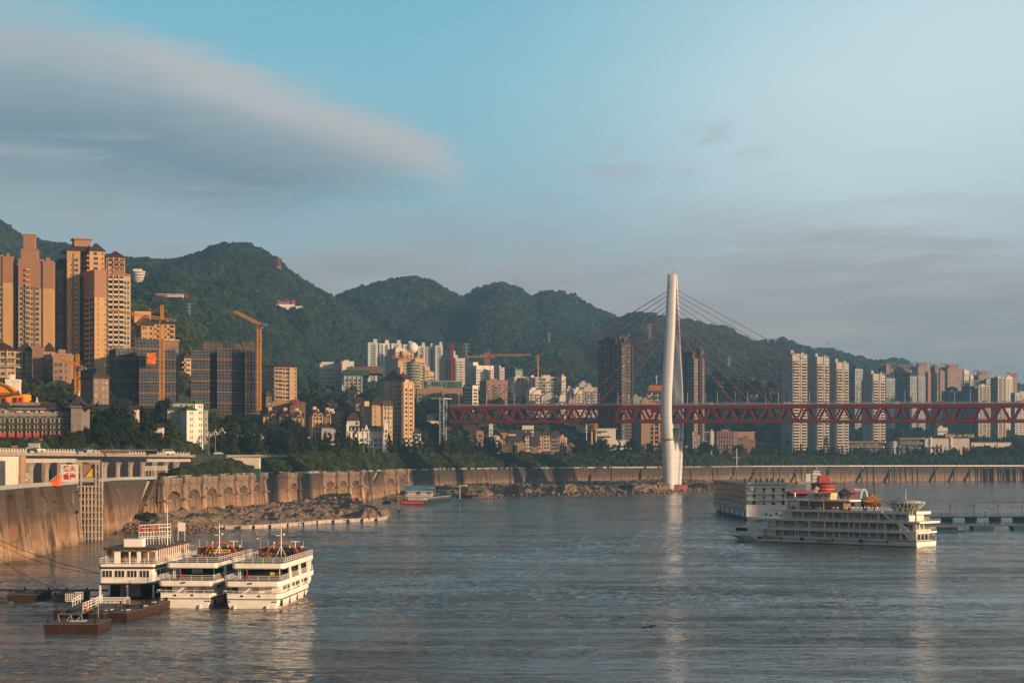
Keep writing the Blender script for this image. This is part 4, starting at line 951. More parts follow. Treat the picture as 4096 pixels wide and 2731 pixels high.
crane('distant orange crane, lower of two behind the white grid building, jib pointing left', 1944, 2150, 1465, 1430, (1868, 1427), (1980, 1428), m='crane_far', apex=6, w=2.4, k=1.8)
# ------------------------------------------------------------- middle of the town
s = Bld('campus_block', 'pale concrete framed campus block on the slope below the forest, left of a white tower', 'building')
s.mass(**K_(1276, 1278, 1360, 1457, 1900, 8, wall='pale', L='x', R_='pWWpWWpWWpWW', fh=4.2, ph=[(.1, .7, .2, .8, 3)])); s.done()
B('campus_block', 'white block with a column of red letters beside the dark green roofed block', 'building', **K_(1361, 1366, 1416, 1448, 1880, 8, wall='white_wall', L='x', R_='pxxw', fh=3.4, ph=[(.2, .6, .2, .8, 2.5)]))
q = thing('vertical_sign', 'column of red letters down the white block by the campus', 'sign', (PX(1365, 1876), 1876, PZ(1520, 1876)))
for i, ch in enumerate('重庆工商大学'): t_ = text(ch, 3.0, 'sign_red', q, 'character', bold=.04); t_.location = (0, -.4, 2+(5-i)*3.1)
s = Bld('hall', 'broad dark green and brown hall with white lattice lower floors', 'building')
s.mass(**K_(1386, 1388, 1532, 1470, 1820, 6, wall='brick_brown', L='x', R_='X', ph=[(.6, .95, .1, .6, 2.0)], zt=PZ(1470, 1820), zb=PZ(1492, 1820)))
s.mass(**K_(1370, 1372, 1480, 1482, 1810, 6, wall='green_net', L='x', R_='X', zb=PZ(1500, 1810)))
s.mass(**K_(1370, 1374, 1450, 1500, 1812, 6, wall='grey_wall', L='x', R_='pWpWpWpWp', fh=3.6)); s.done()
def white_tower(label, u0, u1, vt, Y, n):
    s = Bld('white_tower', label, 'apartment tower', 'white towers below the forest')
    for i in range(n):
        a = u0+(u1-u0)*i/n; b = u0+(u1-u0)*(i+1)/n
        s.mass(**K_(a, a+(b-a)*.12, b-1, vt+[0, 4, -2, 3][i % 4], Y+[0, 6][i % 2], 12, wall='bluewhite' if i % 2 == 0 else 'white_wall', L='x', R_='xoxnsox' if i % 2 else 'xxosnx', fh=3.0, bm='white_wall', slim=True, ph=[(.55, .9, .0, .3, 5.5)]))
    return s.done()
white_tower('leftmost white tower below the forest, slots of balconies down its face', 1466, 1560, 1372, 2330, 2)
white_tower('white tower directly behind the round cornered hotel, frames on its roof', 1560, 1655, 1376, 2360, 2)
white_tower('rightmost of the white towers, slim stepped blocks right of the hotel', 1668, 1772, 1386, 2300, 3)
B('apartment_tower', 'beige slab with a red striped face just left of the round cornered hotel', 'apartment tower', **K_(1549, 1582, 1640, 1396, 2080, 25, wall='pale', L='X', R_='rbnx', fh=3.0, bm='red_panel', slim=True))
s = Bld('hotel', 'beige hotel with a round glazed corner, red roof letters and a white ball', 'hotel')
s.mass(**K_(1573, 1592, 1640, 1434, 1960, 18, wall='cream', L='X', R_='Xwwx', fh=3.3, ph=[(.45, .98, .2, .8, 9)]))
cxy = (PX(1655, 1975), 1968); b_ = MB(); M1 = s.M0.inverted()
for k in range(13):
    z = PZ(1445, 1960)-k*3.3; b_.lathe((cxy[0], cxy[1], z-3.3), [(8.2, 0), (8.2, .9), (7.6, .95)], 0, 20)
o = b_.obj('corner_band', 'cream', s.root); o.matrix_basis = M1
b_ = MB(); b_.lathe((cxy[0], cxy[1], PZ(1545, 1960)), [(7.5, 0), (7.5, PZ(1446, 1960)-PZ(1545, 1960)-.4)], 0, 20); o = b_.obj('corner_glazing', 'glass_green', s.root); o.matrix_basis = M1
for i, (a, b, v) in enumerate(((1660, 1700, 1436), (1698, 1718, 1468), (1716, 1736, 1490))): s.mass(**K_(a, a+1, b, v, 1966+i*3, 25, wall='cream', L='x', R_='rr', fh=3.3))
b_ = MB(); b_.sphere((0, 0, 0), 6.6, 0, 18, 12); b_.v = [tuple(Vector(v)+Vector((PX(1649, 1975), 1975, PZ(1391, 1975)))) for v in b_.v]; o = b_.obj('radome', 'white_paint', s.root, smooth=True); o.matrix_basis = M1
t_ = text('重庆南岸大酒店', 5.0, 'sign_red', s.root, 'roof_lettering', bold=.1); t_.matrix_basis = M1 @ Matrix.Translation((PX(1630, 1955), 1955, PZ(1428, 1955))) @ Matrix.Rotation(R(90), 4, 'X')
s.done()
s = Bld('apartment_tower', 'bright yellow tower with a steep brown roof standing left of the red bridge', 'apartment tower')
s.mass(**K_(1517, 1536, 1560, 1522, 1420, 20, wall='cream', L='X', R_='wx', fh=3.5, roof='hip', rh=3, band=4))
s.mass(**K_(1534, 1618, 1650, 1520, 1400, 62, wall='cream', L='bnnxnX', R_='pwpbpw', fh=3.5, roof='hip', rh=5, band=4, gl='glass', bm='cream'))
b_ = MB(); b_.hip(1, s.w*.95, 3, s.l*.95, s.h+2.5, 7, 0); s.add(b_, 'roof', 'roof_brown')
b_ = MB()
for x, y in ((s.w*.45, s.l*.5), (s.w*.3, s.l*.35), (s.w*.6, s.l*.62)): b_.box(x-1.2, x+1.2, y-1.6, y+1.6, s.h+5, s.h+10.5)
s.add(b_, 'chimney', 'cream')
s.mass(**K_(1604, 1612, 1655, 1532, 1385, 62, wall='cream', L='x', R_='pwpwp', fh=3.5, roof='flat', band=4, depth=20)); s.done()
s = Bld('apartment_block', 'lower yellow block with brown roof and chimneys leaning against the yellow tower', 'apartment block')
s.mass(**K_(1437, 1445, 1488, 1624, 1330, 10, wall='cream', L='x', R_='Xwx', fh=3.5, roof='hip', rh=5, band=3))
s.mass(**K_(1486, 1488, 1530, 1620, 1325, 10, wall='cream', L='x', R_='xnXn', fh=3.5, roof='hip', rh=5, band=3))
s.mass(**K_(1524, 1528, 1570, 1624, 1300, 35, wall='cream', L='x', R_='pwpwpw', fh=3.5, roof='hip', rh=4, band=3, bm='pale'))
b_ = MB(); b_.box(-12, -8, 5, 8, s.h, s.h+3.5); s.add(b_, 'chimney', 'cream'); s.done()
s = Bld('white_hotel', 'white riverside hotel with a dark mansard roof and pointed dormers', 'hotel')
s.mass(**K_(1382, 1386, 1396, 1703, 1255, 8, wall='white_paint', L='x', R_='w', fh=3.4, depth=9, fr='white_paint'))
s.mass(**K_(1396, 1397, 1534, 1730, 1260, 8, wall='white_paint', L='x', R_='WpWpWpWpWpWpWp', fh=3.6, roof='slab', rm='white_paint', fr='white_paint', gl='glass_green', depth=14))
b_ = MB(); b_.add([(0, -.4, s.h+.5), (s.w, -.4, s.h+.5), (s.w, 3, s.h+5), (0, 3, s.h+5), (0, 14, s.h+.5), (s.w, 14, s.h+.5), (s.w, 11, s.h+5), (0, 11, s.h+5)], [(0, 1, 2, 3), (3, 2, 6, 7), (7, 6, 5, 4), (0, 3, 7, 4), (1, 5, 6, 2)]); s.add(b_, 'roof', 'roof_grey')
for k in range(9):
    b_ = MB(); x = 1.5+k*(s.w-3)/8; g_ = 1.0 if k != 4 else 1.9; b_.add([(x-g_, -.7, s.h+.6), (x+g_, -.7, s.h+.6), (x, -.7, s.h+1.2+g_*2.6), (x-g_, 2.5, s.h+.6), (x+g_, 2.5, s.h+.6), (x, 2.5, s.h+1.2+g_*2.6)], [(0, 1, 2), (5, 4, 3), (0, 2, 5, 3), (1, 4, 5, 2)]); b_.box(x-g_*.45, x+g_*.45, -.75, -.7, s.h+.9, s.h+2.2, 1); s.add(b_, 'dormer', ['white_paint', 'glass'])
s.mass(**K_(1534, 1536, 1553, 1696, 1255, 8, wall='white_paint', L='x', R_='w', fh=3.4, depth=9, fr='white_paint')); s.done()
B('house', 'pale gabled house with one square window, left of the white riverside hotel', 'house', **K_(1285, 1286, 1340, 1712, 1165, 5, wall='grey_wall', R_='xWx', fh=5, roof='gy', rh=4, rm='roof_brown', depth=20))
B('house', 'small white house with pyramid roof behind the white riverside hotel', 'house', **K_(1388, 1390, 1438, 1682, 1290, 10, wall='pale', L='x', R_='xxw', fh=4, roof='hip', rh=5.5, rm='roof_brown'))
B('apartment_tower', 'grey tower with one red stripe, right of the white towers below the forest', 'apartment tower', **K_(1757, 1822, 1860, 1434, 2120, 40, wall='grey_wall', L='XsnsrX', R_='bnbn', fh=3.0, bm='pale', slim=True, ph=[(.0, .6, .2, .9, 5), (.1, .5, .3, .7, 10)]))
b_ = MB(); b_.box(0, 4, 0, .4, 0, 46); q = thing('wall_panel', 'tall red painted strip on the grey tower near the white towers', 'wall panel', (PX(1802, 2112), 2112, PZ(1522, 2112)), R(-20)); b_.obj('strip', 'red_panel', q)
B('office_block', 'white block with a grid of square windows below the two distant orange cranes', 'office block', **K_(1863, 1905, 1975, 1464, 2010, 30, wall='white_wall', L='wwwww', R_='wwxpwwxpw', fh=3.2, slim=True, ph=[(.0, .3, .3, .8, 5)]))
B('apartment_block', 'narrow beige block right of the white grid block, small windows', 'apartment block', **K_(1976, 1998, 2018, 1472, 2000, 35, wall='grey_wall', L='ww', R_='nn', fh=3.0, slim=True))
B('netted_block', 'low block wrapped in green construction netting beyond the beige block', 'building under construction', **K_(2020, 2060, 2092, 1476, 2150, 30, wall='green_net', L='ggg', R_='gg', fh=3.2, slim=True, gl='glass_green'))
for a, m_, b, v, y, lab, rr in ((2030, 2058, 2113, 1510, 1900, 'beige five storey block with green glass bays, left of its wider twin', 'wgnsgg'), (2136, 2142, 2244, 1511, 1880, 'wide beige five storey block with four green glass bays above the bridge', 'wggwwggw')):
    B('school_block', lab, 'school building', 'beige blocks with green glass', **K_(a, m_, b, v, y, 10, wall='pale', L='wx', R_=rr, fh=3.3, slim=True, gl='glass_green', band=2, zb=PZ(1600, y)))
B('stair_tower', 'white windowless stair tower between the two green glass school blocks', 'stair tower', **K_(2113, 2126, 2138, 1508, 1890, 30, wall='white_wall', L='X', R_='x', ph=[(.1, .9, .2, .8, 2)]))
B('stair_tower', 'bright stair tower at the right end of the green glass school blocks', 'stair tower', **K_(2242, 2247, 2263, 1509, 1878, 15, wall='white_wall', L='X', R_='nn', fh=3.3, slim=True))
B('glass_hall', 'long green glass hall on stilts above a brown terrace, left of the bridge end', 'building', **K_(1688, 1692, 1850, 1524, 1760, 5, wall='pale', L='g', R_='gggggggggg', fh=7.5, gl='glass_green', roof='slab', rm='grey_wall', zb=PZ(1556, 1760)))
s = Bld('terrace_building', 'brown terraced building with a row of small windows under the green glass hall', 'building')
s.mass(**K_(1664, 1668, 1850, 1556, 1750, 5, wall='tan', L='x', R_='wwwwwwwwwwww', fh=4)); s.mass(**K_(1785, 1787, 1858, 1585, 1735, 8, wall='tan', L='x', R_='xwwx', fh=4)); s.done()
B('office_block', 'white block with brown horizontal stripes, standing beside the brown terraced building', 'office block', **K_(1857, 1890, 1912, 1540, 1720, 35, wall='white_wall', L='rr', R_='W', fh=3.2, gl='roof_brown', slim=True, roof='slab', rm='roof_brown'))
B('apartment_block', 'pinkish old apartments with plants on the roof behind the striped white block', 'apartment block', **K_(1918, 1946, 2030, 1523, 1800, 20, wall='rose', L='x', R_='wxbwxw', fh=3.0, slim=True))
B('white_villa', 'small white house with dark lean-to roof amid trees above the timbered houses', 'house', **K_(1392, 1394, 1422, 1573, 1420, 10, wall='white_wall', L='x', R_='g', fh=4, roof='gx', rh=3, rm='roof_grey', depth=10))
old = [(2105, 2118, 2164, 1562, 1700, 'white_wall', 'white balconied old block just above the bridge railing, right of the trees'), (2160, 2166, 2232, 1585, 1680, 'grey_wall', 'grey low old block with a long flat roof right of the white balconied block'),
       (2232, 2238, 2262, 1590, 1676, 'pale', 'slim beige old block with sloping balconies above the bridge'), (2262, 2268, 2295, 1556, 1760, 'white_wall', 'white terrace flats below the forest, left of a brick chimney shape'), (2292, 2296, 2330, 1560, 1755, 'pale', 'beige terrace flats in the middle of the old quarter'),
       (2328, 2334, 2392, 1552, 1790, 'grey_wall', 'grey terrace flats touching the dark brown tower'), (2312, 2318, 2360, 1535, 1840, 'grey_wall', 'upper grey flats with a pale roof room on the slope'), (2270, 2275, 2300, 1600, 1690, 'tan', 'tan old house crowded right above the bridge deck')]
for a, m_, b, v, y, wl, lab in old: B('old_apartments', lab, 'apartment block', 'old flats above the bridge', **K_(a, m_, b, v, y, 15, zb=PZ(1668, y), wall=wl, L='x', R_='wbwbw', fh=3.0, slim=True, bm=wl))
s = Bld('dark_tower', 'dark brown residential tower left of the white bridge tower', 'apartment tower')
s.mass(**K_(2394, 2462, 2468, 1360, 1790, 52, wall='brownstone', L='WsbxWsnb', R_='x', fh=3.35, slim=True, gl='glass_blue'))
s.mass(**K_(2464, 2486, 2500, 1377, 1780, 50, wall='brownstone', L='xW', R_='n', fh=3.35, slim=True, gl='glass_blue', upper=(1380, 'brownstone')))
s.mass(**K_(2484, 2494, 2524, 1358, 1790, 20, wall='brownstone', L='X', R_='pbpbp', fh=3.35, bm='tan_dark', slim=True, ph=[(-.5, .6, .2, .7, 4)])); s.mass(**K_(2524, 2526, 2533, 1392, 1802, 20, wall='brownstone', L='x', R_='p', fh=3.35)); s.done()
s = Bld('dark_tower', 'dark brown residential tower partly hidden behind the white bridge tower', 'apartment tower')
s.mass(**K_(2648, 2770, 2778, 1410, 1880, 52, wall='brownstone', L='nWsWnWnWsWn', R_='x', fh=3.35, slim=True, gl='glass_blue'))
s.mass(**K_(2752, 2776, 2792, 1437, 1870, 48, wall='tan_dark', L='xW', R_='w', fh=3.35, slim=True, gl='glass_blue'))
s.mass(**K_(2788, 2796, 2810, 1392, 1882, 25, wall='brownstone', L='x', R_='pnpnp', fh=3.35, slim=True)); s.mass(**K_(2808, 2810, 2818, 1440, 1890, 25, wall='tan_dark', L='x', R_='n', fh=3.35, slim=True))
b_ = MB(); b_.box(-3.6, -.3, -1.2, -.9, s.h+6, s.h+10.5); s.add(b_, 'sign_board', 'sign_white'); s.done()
s = Bld('temple_hall', 'long hall with an orange tiled double roof beside the white bridge tower', 'hall'); s.mass(**K_(2588, 2592, 2662, 1562, 1870, 8, wall='tan_dark', L='x', R_='gsgsg', fh=5, roof='hip', rh=3, rm='roof_orange', depth=18)); b_ = MB(); b_.hip(2, s.w-2, 3, s.l-3, s.h+2.5, 3.4, .2); s.add(b_, 'upper_roof', 'roof_orange'); s.done()
B('warehouse', 'plain sand coloured box building left of a grey box above the bridge deck', 'building', **K_(2492, 2497, 2525, 1597, 1800, 8, wall='tan', L='x', R_='X', depth=30)); B('warehouse', 'plain blue-grey box building between two sand coloured boxes', 'building', **K_(2524, 2527, 2568, 1590, 1812, 8, wall='bluegrey', L='x', R_='X', depth=30))
B('warehouse', 'plain sand coloured box building right of the blue-grey box', 'building', **K_(2560, 2565, 2602, 1602, 1796, 8, wall='tan', L='x', R_='X', depth=30))
s = Bld('restaurant', 'yellow framed restaurant seen through the bridge truss left of the tower', 'restaurant'); s.mass(**K_(2590, 2592, 2640, 1618, 1800, 8, wall='temple_yellow', L='x', R_='pgpgp', fh=4.5, gl='glass', depth=14))
b_ = MB()
for k in range(8): b_.box(k*s.w/8, k*s.w/8+.5, -2.5, 4, s.h+3.4, s.h+3.8)
for k in (0, .5, 1): b_.box(k*s.w-.2, k*s.w+.2, -.3, .1, s.h, s.h+3.4)
s.add(b_, 'pergola', 'pale')
t_ = text('MEET', 3.2, 'footing', s.root, 'lettering'); t_.location = (s.w*.5, -.9, s.h-12); s.done()
B('parking_hall', 'pale blank hall with two long dark slots, right of the orange crane masts', 'building', **K_(2386, 2389, 2463, 1715, 1765, 6, wall='pale', L='x', R_='X', depth=24, roof='slab', rm='white_wall'))
b_ = MB(); b_.box(0, 9.5, -.3, .3, 0, 1.2); b_.box(0, 13, -.3, .3, -5.5, -4); q = thing('wall_slots', 'two dark horizontal slots across the pale blank hall', 'wall opening', (PX(2390, 1762), 1762, PZ(1728, 1762))); b_.obj('slot', 'dark', q)
B('annex', 'low pale block with dark vertical strips below the pale blank hall', 'building', **K_(2408, 2411, 2450, 1773, 1755, 6, wall='pale', L='x', R_='xsxsx', fh=4, depth=12)); B('annex', 'long pale two storey block right of the blank hall, white canopy on top', 'building', **K_(2450, 2453, 2528, 1762, 1770, 6, wall='pale', L='x', R_='rrrr', fh=4, depth=14, roof='slab', rm='white_wall'))
B('glass_office', 'dark glass office block at the foot of the bridge, right of the tower', 'office block', **K_(2733, 2736, 2842, 1729, 1890, 5, wall='bluegrey', L='g', R_='ggggggg', fh=5, depth=20, gl='glass', fr='dark')); B('pylon_wall', 'tall beige end wall between the dark glass office and the ribbed office', 'wall', **K_(2840, 2843, 2856, 1728, 1905, 5, wall='pale', L='x', R_='x', depth=20))
B('ribbed_office', 'brown office block with tall narrow windows between ribs, right of the bridge tower', 'office block', **K_(2862, 2866, 2952, 1728, 1935, 6, wall='rose', L='x', R_='pwpwpwpwpwpwpX', fh=4.3, depth=18, gl='glass_blue'))
B('terrace_restaurant', 'low hall with a yellow edged roof terrace right of the ribbed office', 'restaurant', **K_(2940, 2944, 3018, 1728, 1990, 6, wall='tan', L='x', R_='XWX', fh=4, depth=18, roof='slab', rm='cream')); B('shed', 'long dark low shed beneath the roof terrace restaurant', 'shed', **K_(2950, 2953, 3022, 1760, 1985, 5, wall='tan_dark', L='x', R_='X', depth=14))

# ------------------------------------------------------------- right hand side
for i, (a, m_, b, v, y, lab) in enumerate(((3120, 3170, 3228, 1440, 2090, 'leftmost of four matching beige towers with stacked pale balconies'), (3224, 3268, 3316, 1452, 2110, 'second from the left of four matching beige balcony towers'), (3312, 3346, 3394, 1474, 2130, 'third from the left of four matching beige balcony towers'), (3446, 3492, 3540, 1520, 2150, 'rightmost of four matching beige balcony towers, standing apart from the others'))):
    s = Bld('balcony_tower', lab, 'apartment tower', 'four beige balcony towers'); md = (m_+b)/2
    s.mass(**K_(a, m_, md, v, y, 28, wall='greybeige', L='XwXs', R_='o', fh=3.45, bm='pale', gl='glass_blue', slim=True, ph=[(0, 1, 0, .9, 8), (.1, .5, .2, .7, 12)]))
    s.mass(**K_(md-4, md+1, b, v-22, y+8, 28, wall='greybeige', L='s', R_='po', fh=3.45, bm='pale', gl='glass_blue', slim=True, upper=(v+6, 'bluegrey'), depth=16)); s.done()
far = [
 (3396, 3420, 3452, 1474, 2500, 'bluegrey', 'nobsn', 'ww', 'pagoda', 'blue-grey far tower with small pagoda roof right of the third beige tower'),
 (3512, 3545, 3580, 1470, 3000, 'rose', 'xs', 'wnwx', 'frame', 'rose tower with open roof frames, leftmost of the far rose towers'),
 (3578, 3600, 3652, 1478, 3010, 'rose', 'xs', 'wxnw', 'frame', 'second far rose tower from the left, orange lit side below a frame'),
 (3648, 3672, 3722, 1466, 2980, 'rose', 'xb', 'wnwx', 'frame', 'third far rose tower from the left, widest crown of open frames'),
 (3538, 3545, 3580, 1512, 2500, 'bluegrey', 'x', 'nwnw', 'pagoda', 'pale narrow far tower between the fourth beige tower and the teal slab'),
 (3577, 3640, 3702, 1504, 2520, 'bluegrey', 'wsbsbw', 'wnswn', 'pagoda', 'broad teal slab tower with lighter right half, pagoda roofs on top'),
 (3700, 3712, 3724, 1492, 2640, 'rose', 'x', 'X', 'flat', 'thin blank rose slab catching orange sun beside the teal slab'),
 (3722, 3740, 3756, 1478, 2650, 'rose', 'ws', 'nw', 'frame', 'slim rose tower right of the thin blank slab, stepped roof'),
 (3754, 3760, 3779, 1486, 2640, 'rose', 'w', 'nn', 'flat', 'small rose tower with plain crown just left of the big framed tower'),
 (3762, 3790, 3852, 1472, 3020, 'rose', 'wsw', 'wnxwn', 'frame', 'big rose tower with pale rooftop box under open frames'),
 (3850, 3856, 3876, 1484, 2800, 'pale', 'x', 'wn', 'flat', 'slim tower with a cream crown right of the big framed tower'),
 (3874, 3882, 3896, 1505, 3100, 'pale', 'x', 'ww', 'flat', 'small distant cream tower tucked between two rose towers'),
 (3894, 3914, 3960, 1500, 3050, 'rose', 'ws', 'Wxw', 'frame', 'rose tower with white framed windows near its top, far right cluster'),
 (3914, 3945, 3992, 1522, 2750, 'bluegrey', 'wbw', 'wbw', 'flat', 'teal tower in shade behind the golden ribbed towers'),
 (3766, 3800, 3850, 1562, 2450, 'bluegrey', 'nsb', 'obx', 'pagoda', 'blue-grey tower with lone pagoda lantern, in front of the framed tower'),
 (3846, 3880, 3914, 1544, 2440, 'bluegrey', 'ggg', 'gw', 'frame', 'dark gridded tower left of the golden ribbed tower above the shopping centre'),
 (3908, 3912, 3960, 1544, 2430, 'cream', 'x', 'pgpgpgp', 'flat', 'golden ribbed tower above the shopping centre, left of the taller one'),
 (3962, 3990, 4024, 1512, 2440, 'cream', 'gsg', 'pgpgp', 'flat', 'taller golden ribbed tower at the right, bands of light piers'),
 (4022, 4026, 4050, 1508, 2700, 'pale', 'x', 'wn', 'flat', 'pale tower right behind the taller golden ribbed tower'),
 (4028, 4034, 4068, 1510, 2800, 'rose', 'x', 'Wwx', 'frame', 'rose tower with white framed top, rightmost of the rose towers'),
 (4042, 4060, 4150, 1572, 2560, 'grey_wall', 'w', 'wwwwww', 'flat', 'wide grey block cut by the right edge behind the bridge')]
for a, m_, b, v, y, wl, Lp, Rp, rf, lab in far: B('distant_tower', lab, 'apartment tower', 'far towers on the right', **K_(a, m_, b, v, y, 30, wall=wl, L=Lp, R_=Rp, fh=3.3, roof=rf, rh=7, slim=True, gl='glass_blue', bm='bluegrey' if wl == 'bluegrey' else 'pale', rm='roof_grey'))
# shopping centre with curved beige fascias
def mall(label, u0, u1, vt, Y, floors, m='bronze'):
    q = thing('shopping_centre', label, 'shopping centre', (PX(u0, Y), Y, 26)); w = PX(u1, Y)-PX(u0, Y); zt_ = PZ(vt, Y)-26
    mb = MB(); mb.box(3, w-3, 3, 26, 0, zt_-1); mb.obj('wall', 'grey_wall', q)
    for k in range(floors):
        z1 = zt_-k*6.0; n = 8; r = 3.0; inset = [0, 2, 5][k % 3]
        prof = [(inset+r-r*math.cos(R(90*i/n)), r-r*math.sin(R(90*i/n))) for i in range(n+1)]+[(w-inset-r+r*math.sin(R(90*i/n)), r-r*math.cos(R(90*i/n))) for i in range(n+1)]+[(w-inset, 26), (inset, 26)]
        mb = MB(); mb.prism(prof, z1-1.9, z1); mb.obj('fascia', m, q, smooth=False)
        mb = MB(); mb.box(4+inset, w-4-inset, 2.4, 2.9, z1-5.9, z1-1.95, 0)
        x = 4+inset
        while x < w-5-inset: mb.box(x, x+.25, 2.25, 2.4, z1-5.9, z1-1.95, 1); x += 2.6
        mb.obj('shopfront', ['glass_blue', 'pale'], q)
    return q
mall('low shopping centre with curved beige fascia below the three close beige towers', 3140, 3325, 1757, 2150, 2); mall('long shopping centre wing with beige fascia below the fourth beige tower', 3350, 3548, 1764, 2145, 2); mall('shopping centre wing with three stacked beige balconies left of the white walled store', 3590, 3700, 1750, 2150, 3)
mb = MB(); q = thing('round_pavilion', 'round glazed pavilion with horizontal metal bands in the shopping centre', 'pavilion', (PX(3565, 2150), 2150, 26)); mb.lathe((0, 0, 0), [(7.5, 0), (7.5, PZ(1762, 2150)-26)], 0, 24)
for k in range(9): mb.lathe((0, 0, 4+k*2), [(7.7, 0), (7.7, .5)], 1, 24)
mb.obj('drum', ['glass_blue', 'steel'], q)
q = thing('department_store', 'white metal clad store with a red poster and large roof letters', 'department store', (PX(3700, 2148), 2148, 26)); zt_ = PZ(1748, 2148)-26; w = PX(3878, 2148)-PX(3700, 2148)
mb = MB(); mb.box(0, w, 1, 26, 0, zt_-1.5)
for k in range(14): mb.box(0, w, .8, 1, k*zt_/14, k*zt_/14+.25)
mb.lathe((7, 2, 0), [(2.2, 0), (2.2, zt_)], 0, 16); mb.lathe((32, 2, 0), [(2.2, 0), (2.2, zt_)], 0, 16); mb.obj('wall', 'pale', q)
mb = MB(); mb.box(w-8, w-1, .5, .7, 5, 14); mb.obj('poster', 'red_panel', q); mb = MB(); mb.box(0, 20, -3, .7, zt_-13, zt_-11.5); mb.obj('balcony', 'bronze', q)
t_ = text('長嘉滙 1891 時光道', 4.2, 'cream', q, 'roof_lettering', bold=.12); t_.location = (w-12, .5, zt_+1.5)
s = Bld('riverside_podium', 'beige terraced podium with columns below the golden ribbed towers', 'podium'); s.mass(**K_(3878, 3884, 4044, 1770, 2200, 6, wall='pale', L='x', R_='pWWpWWpWW', fh=5, depth=22, roof='slab', rm='cream')); s.done()
# ------------------------------------------------------------- trees
def leaf_mesh(name, m, seed, lobes, n, size, spread=.5):
    r_ = random.Random(seed); vs = []; fs = []
    for (cx, cy, cz, rx, rz) in lobes:
        k = int(n*(rx*rx)/sum(l[3]**2 for l in lobes))
        for i in range(k):
            a = r_.uniform(0, 2*math.pi); cz_ = r_.uniform(-1, 1); q = math.sqrt(1-cz_*cz_); rr = r_.uniform(.55, 1.08)
            d = Vector((q*math.cos(a), q*math.sin(a), cz_)); p = Vector((cx+d.x*rx*rr, cy+d.y*rx*rr, cz+d.z*rz*rr))
            nrm = (d+Vector((r_.gauss(0, spread), r_.gauss(0, spread), r_.gauss(0, spread)+.25))).normalized()
            t1 = nrm.orthogonal().normalized(); t1.rotate(Matrix.Rotation(r_.uniform(0, 6.28), 3, nrm)); t2 = nrm.cross(t1); s_ = size*r_.uniform(.55, 1.25); b = len(vs)
            vs += [tuple(p+t1*s_), tuple(p+t2*s_*.6), tuple(p-t1*s_), tuple(p-t2*s_*.6+nrm*s_*.2)]; fs.append((b, b+1, b+2, b+3))
    me = bpy.data.meshes.new(name); me.from_pydata(vs, [], fs); me.materials.append(M[m]); me.update(); return me
def lobes_round(seed, R0=5.0, H=9.0, n=11, z0=3.0):
    r_ = random.Random(seed); L_ = [(0, 0, z0+H*.45, R0*.62, H*.42)]
    for i in range(n):
        a = r_.uniform(0, 6.28); h = r_.random(); rad = R0*.72*(1-abs(h-.35)**1.3*1.2); L_.append((math.cos(a)*rad, math.sin(a)*rad, z0+h*H*.95, R0*r_.uniform(.28, .45), H*r_.uniform(.13, .22)))
    return L_
def lobes_tall(seed, R0=2.6, H=11.0, n=13, z0=3.5):
    r_ = random.Random(seed); L_ = []
    for i in range(n):
        a = r_.uniform(0, 6.28); h = i/n; rad = R0*.6*(1-h*.75); L_.append((math.cos(a)*rad, math.sin(a)*rad, z0+h*H, R0*(.55-.33*h)*r_.uniform(.8, 1.25), H*.09*r_.uniform(.8, 1.4)))
    return L_
def trunk_mesh(h, r0, seed, limbs=6):
    r_ = random.Random(seed); mb = MB(); p = Vector((0, 0, -1)); rr = r0
    for k in range(5):
        q = p+Vector((r_.gauss(0, .12), r_.gauss(0, .12), (h+1)/5)); mb.bar(p, q, rr, n=6, r2=rr*.82); p = q; rr *= .82
        if k > 1:
            for j in range(limbs//3):
                a = r_.uniform(0, 6.28); mb.bar(p, p+Vector((math.cos(a)*h*.3, math.sin(a)*h*.3, h*.25)), rr*.6, n=5, r2=rr*.2)
    return mb.mesh('trunk', 'trunk')
PROTO = []
for k, (kind, m) in enumerate((('round', 'leaves'), ('round', 'leaves'), ('round', 'leaves_olive'), ('round', 'leaves'), ('tall', 'leaves'), ('tall', 'leaves_olive'), ('tall', 'leaves'))):
    lb = lobes_round(k+5) if kind == 'round' else lobes_tall(k+5)
    PROTO.append((kind, leaf_mesh('crown', m, k, lb, 1500 if kind == 'round' else 1100, .62 if kind == 'round' else .5), trunk_mesh(7 if kind == 'round' else 12, .32 if kind == 'round' else .2, k)))
mbp = MB(); mbp.add([], [])
for k in range(11):
    a = 2*math.pi*k/11
    for j in range(5):
        t0, t1 = j/5, (j+1)/5; f = lambda t_: Vector((math.cos(a)*t_*3.2, math.sin(a)*t_*3.2, 7+1.1*math.sin(t_*2.4)-t_*t_*1.6)); w_ = .45*(1-t0*.6); s_ = Vector((-math.sin(a), math.cos(a), 0))*w_
        p, q = f(t0), f(t1); mbp.add([p-s_+Vector((0, 0, -.25)), p, q, q-s_*.8+Vector((0, 0, -.25))], [(0, 1, 2, 3)]); mbp.add([p, p+s_+Vector((0, 0, -.25)), q+s_*.8+Vector((0, 0, -.25)), q], [(0, 1, 2, 3)])
PROTO.append(('palm', mbp.mesh('crown', 'leaves_olive'), trunk_mesh(7.2, .22, 50, 0)))
tree_count = 0
PLANTS = []
def plant_now(u, Y, h, kinds, label, group, z=None, seed=0):
    global tree_count
    r_ = random.Random(int(u*7+Y)+seed); c = r_.choice([p for p in PROTO if p[0] in kinds]); base = 12.0 if c[0] == 'round' else (15.5 if c[0] == 'tall' else 8.0)
    s_ = h/base; X = PX(u, Y); o = link('tree', None, None, (X, Y, zland(u, Y, False) if z is None else z), r_.uniform(0, 6.28), (s_*r_.uniform(.9, 1.15), s_*r_.uniform(.9, 1.15), s_))
    tag(o, label, 'tree', group); link('crown', c[1], o); link('trunk', c[2], o); tree_count += 1; return o
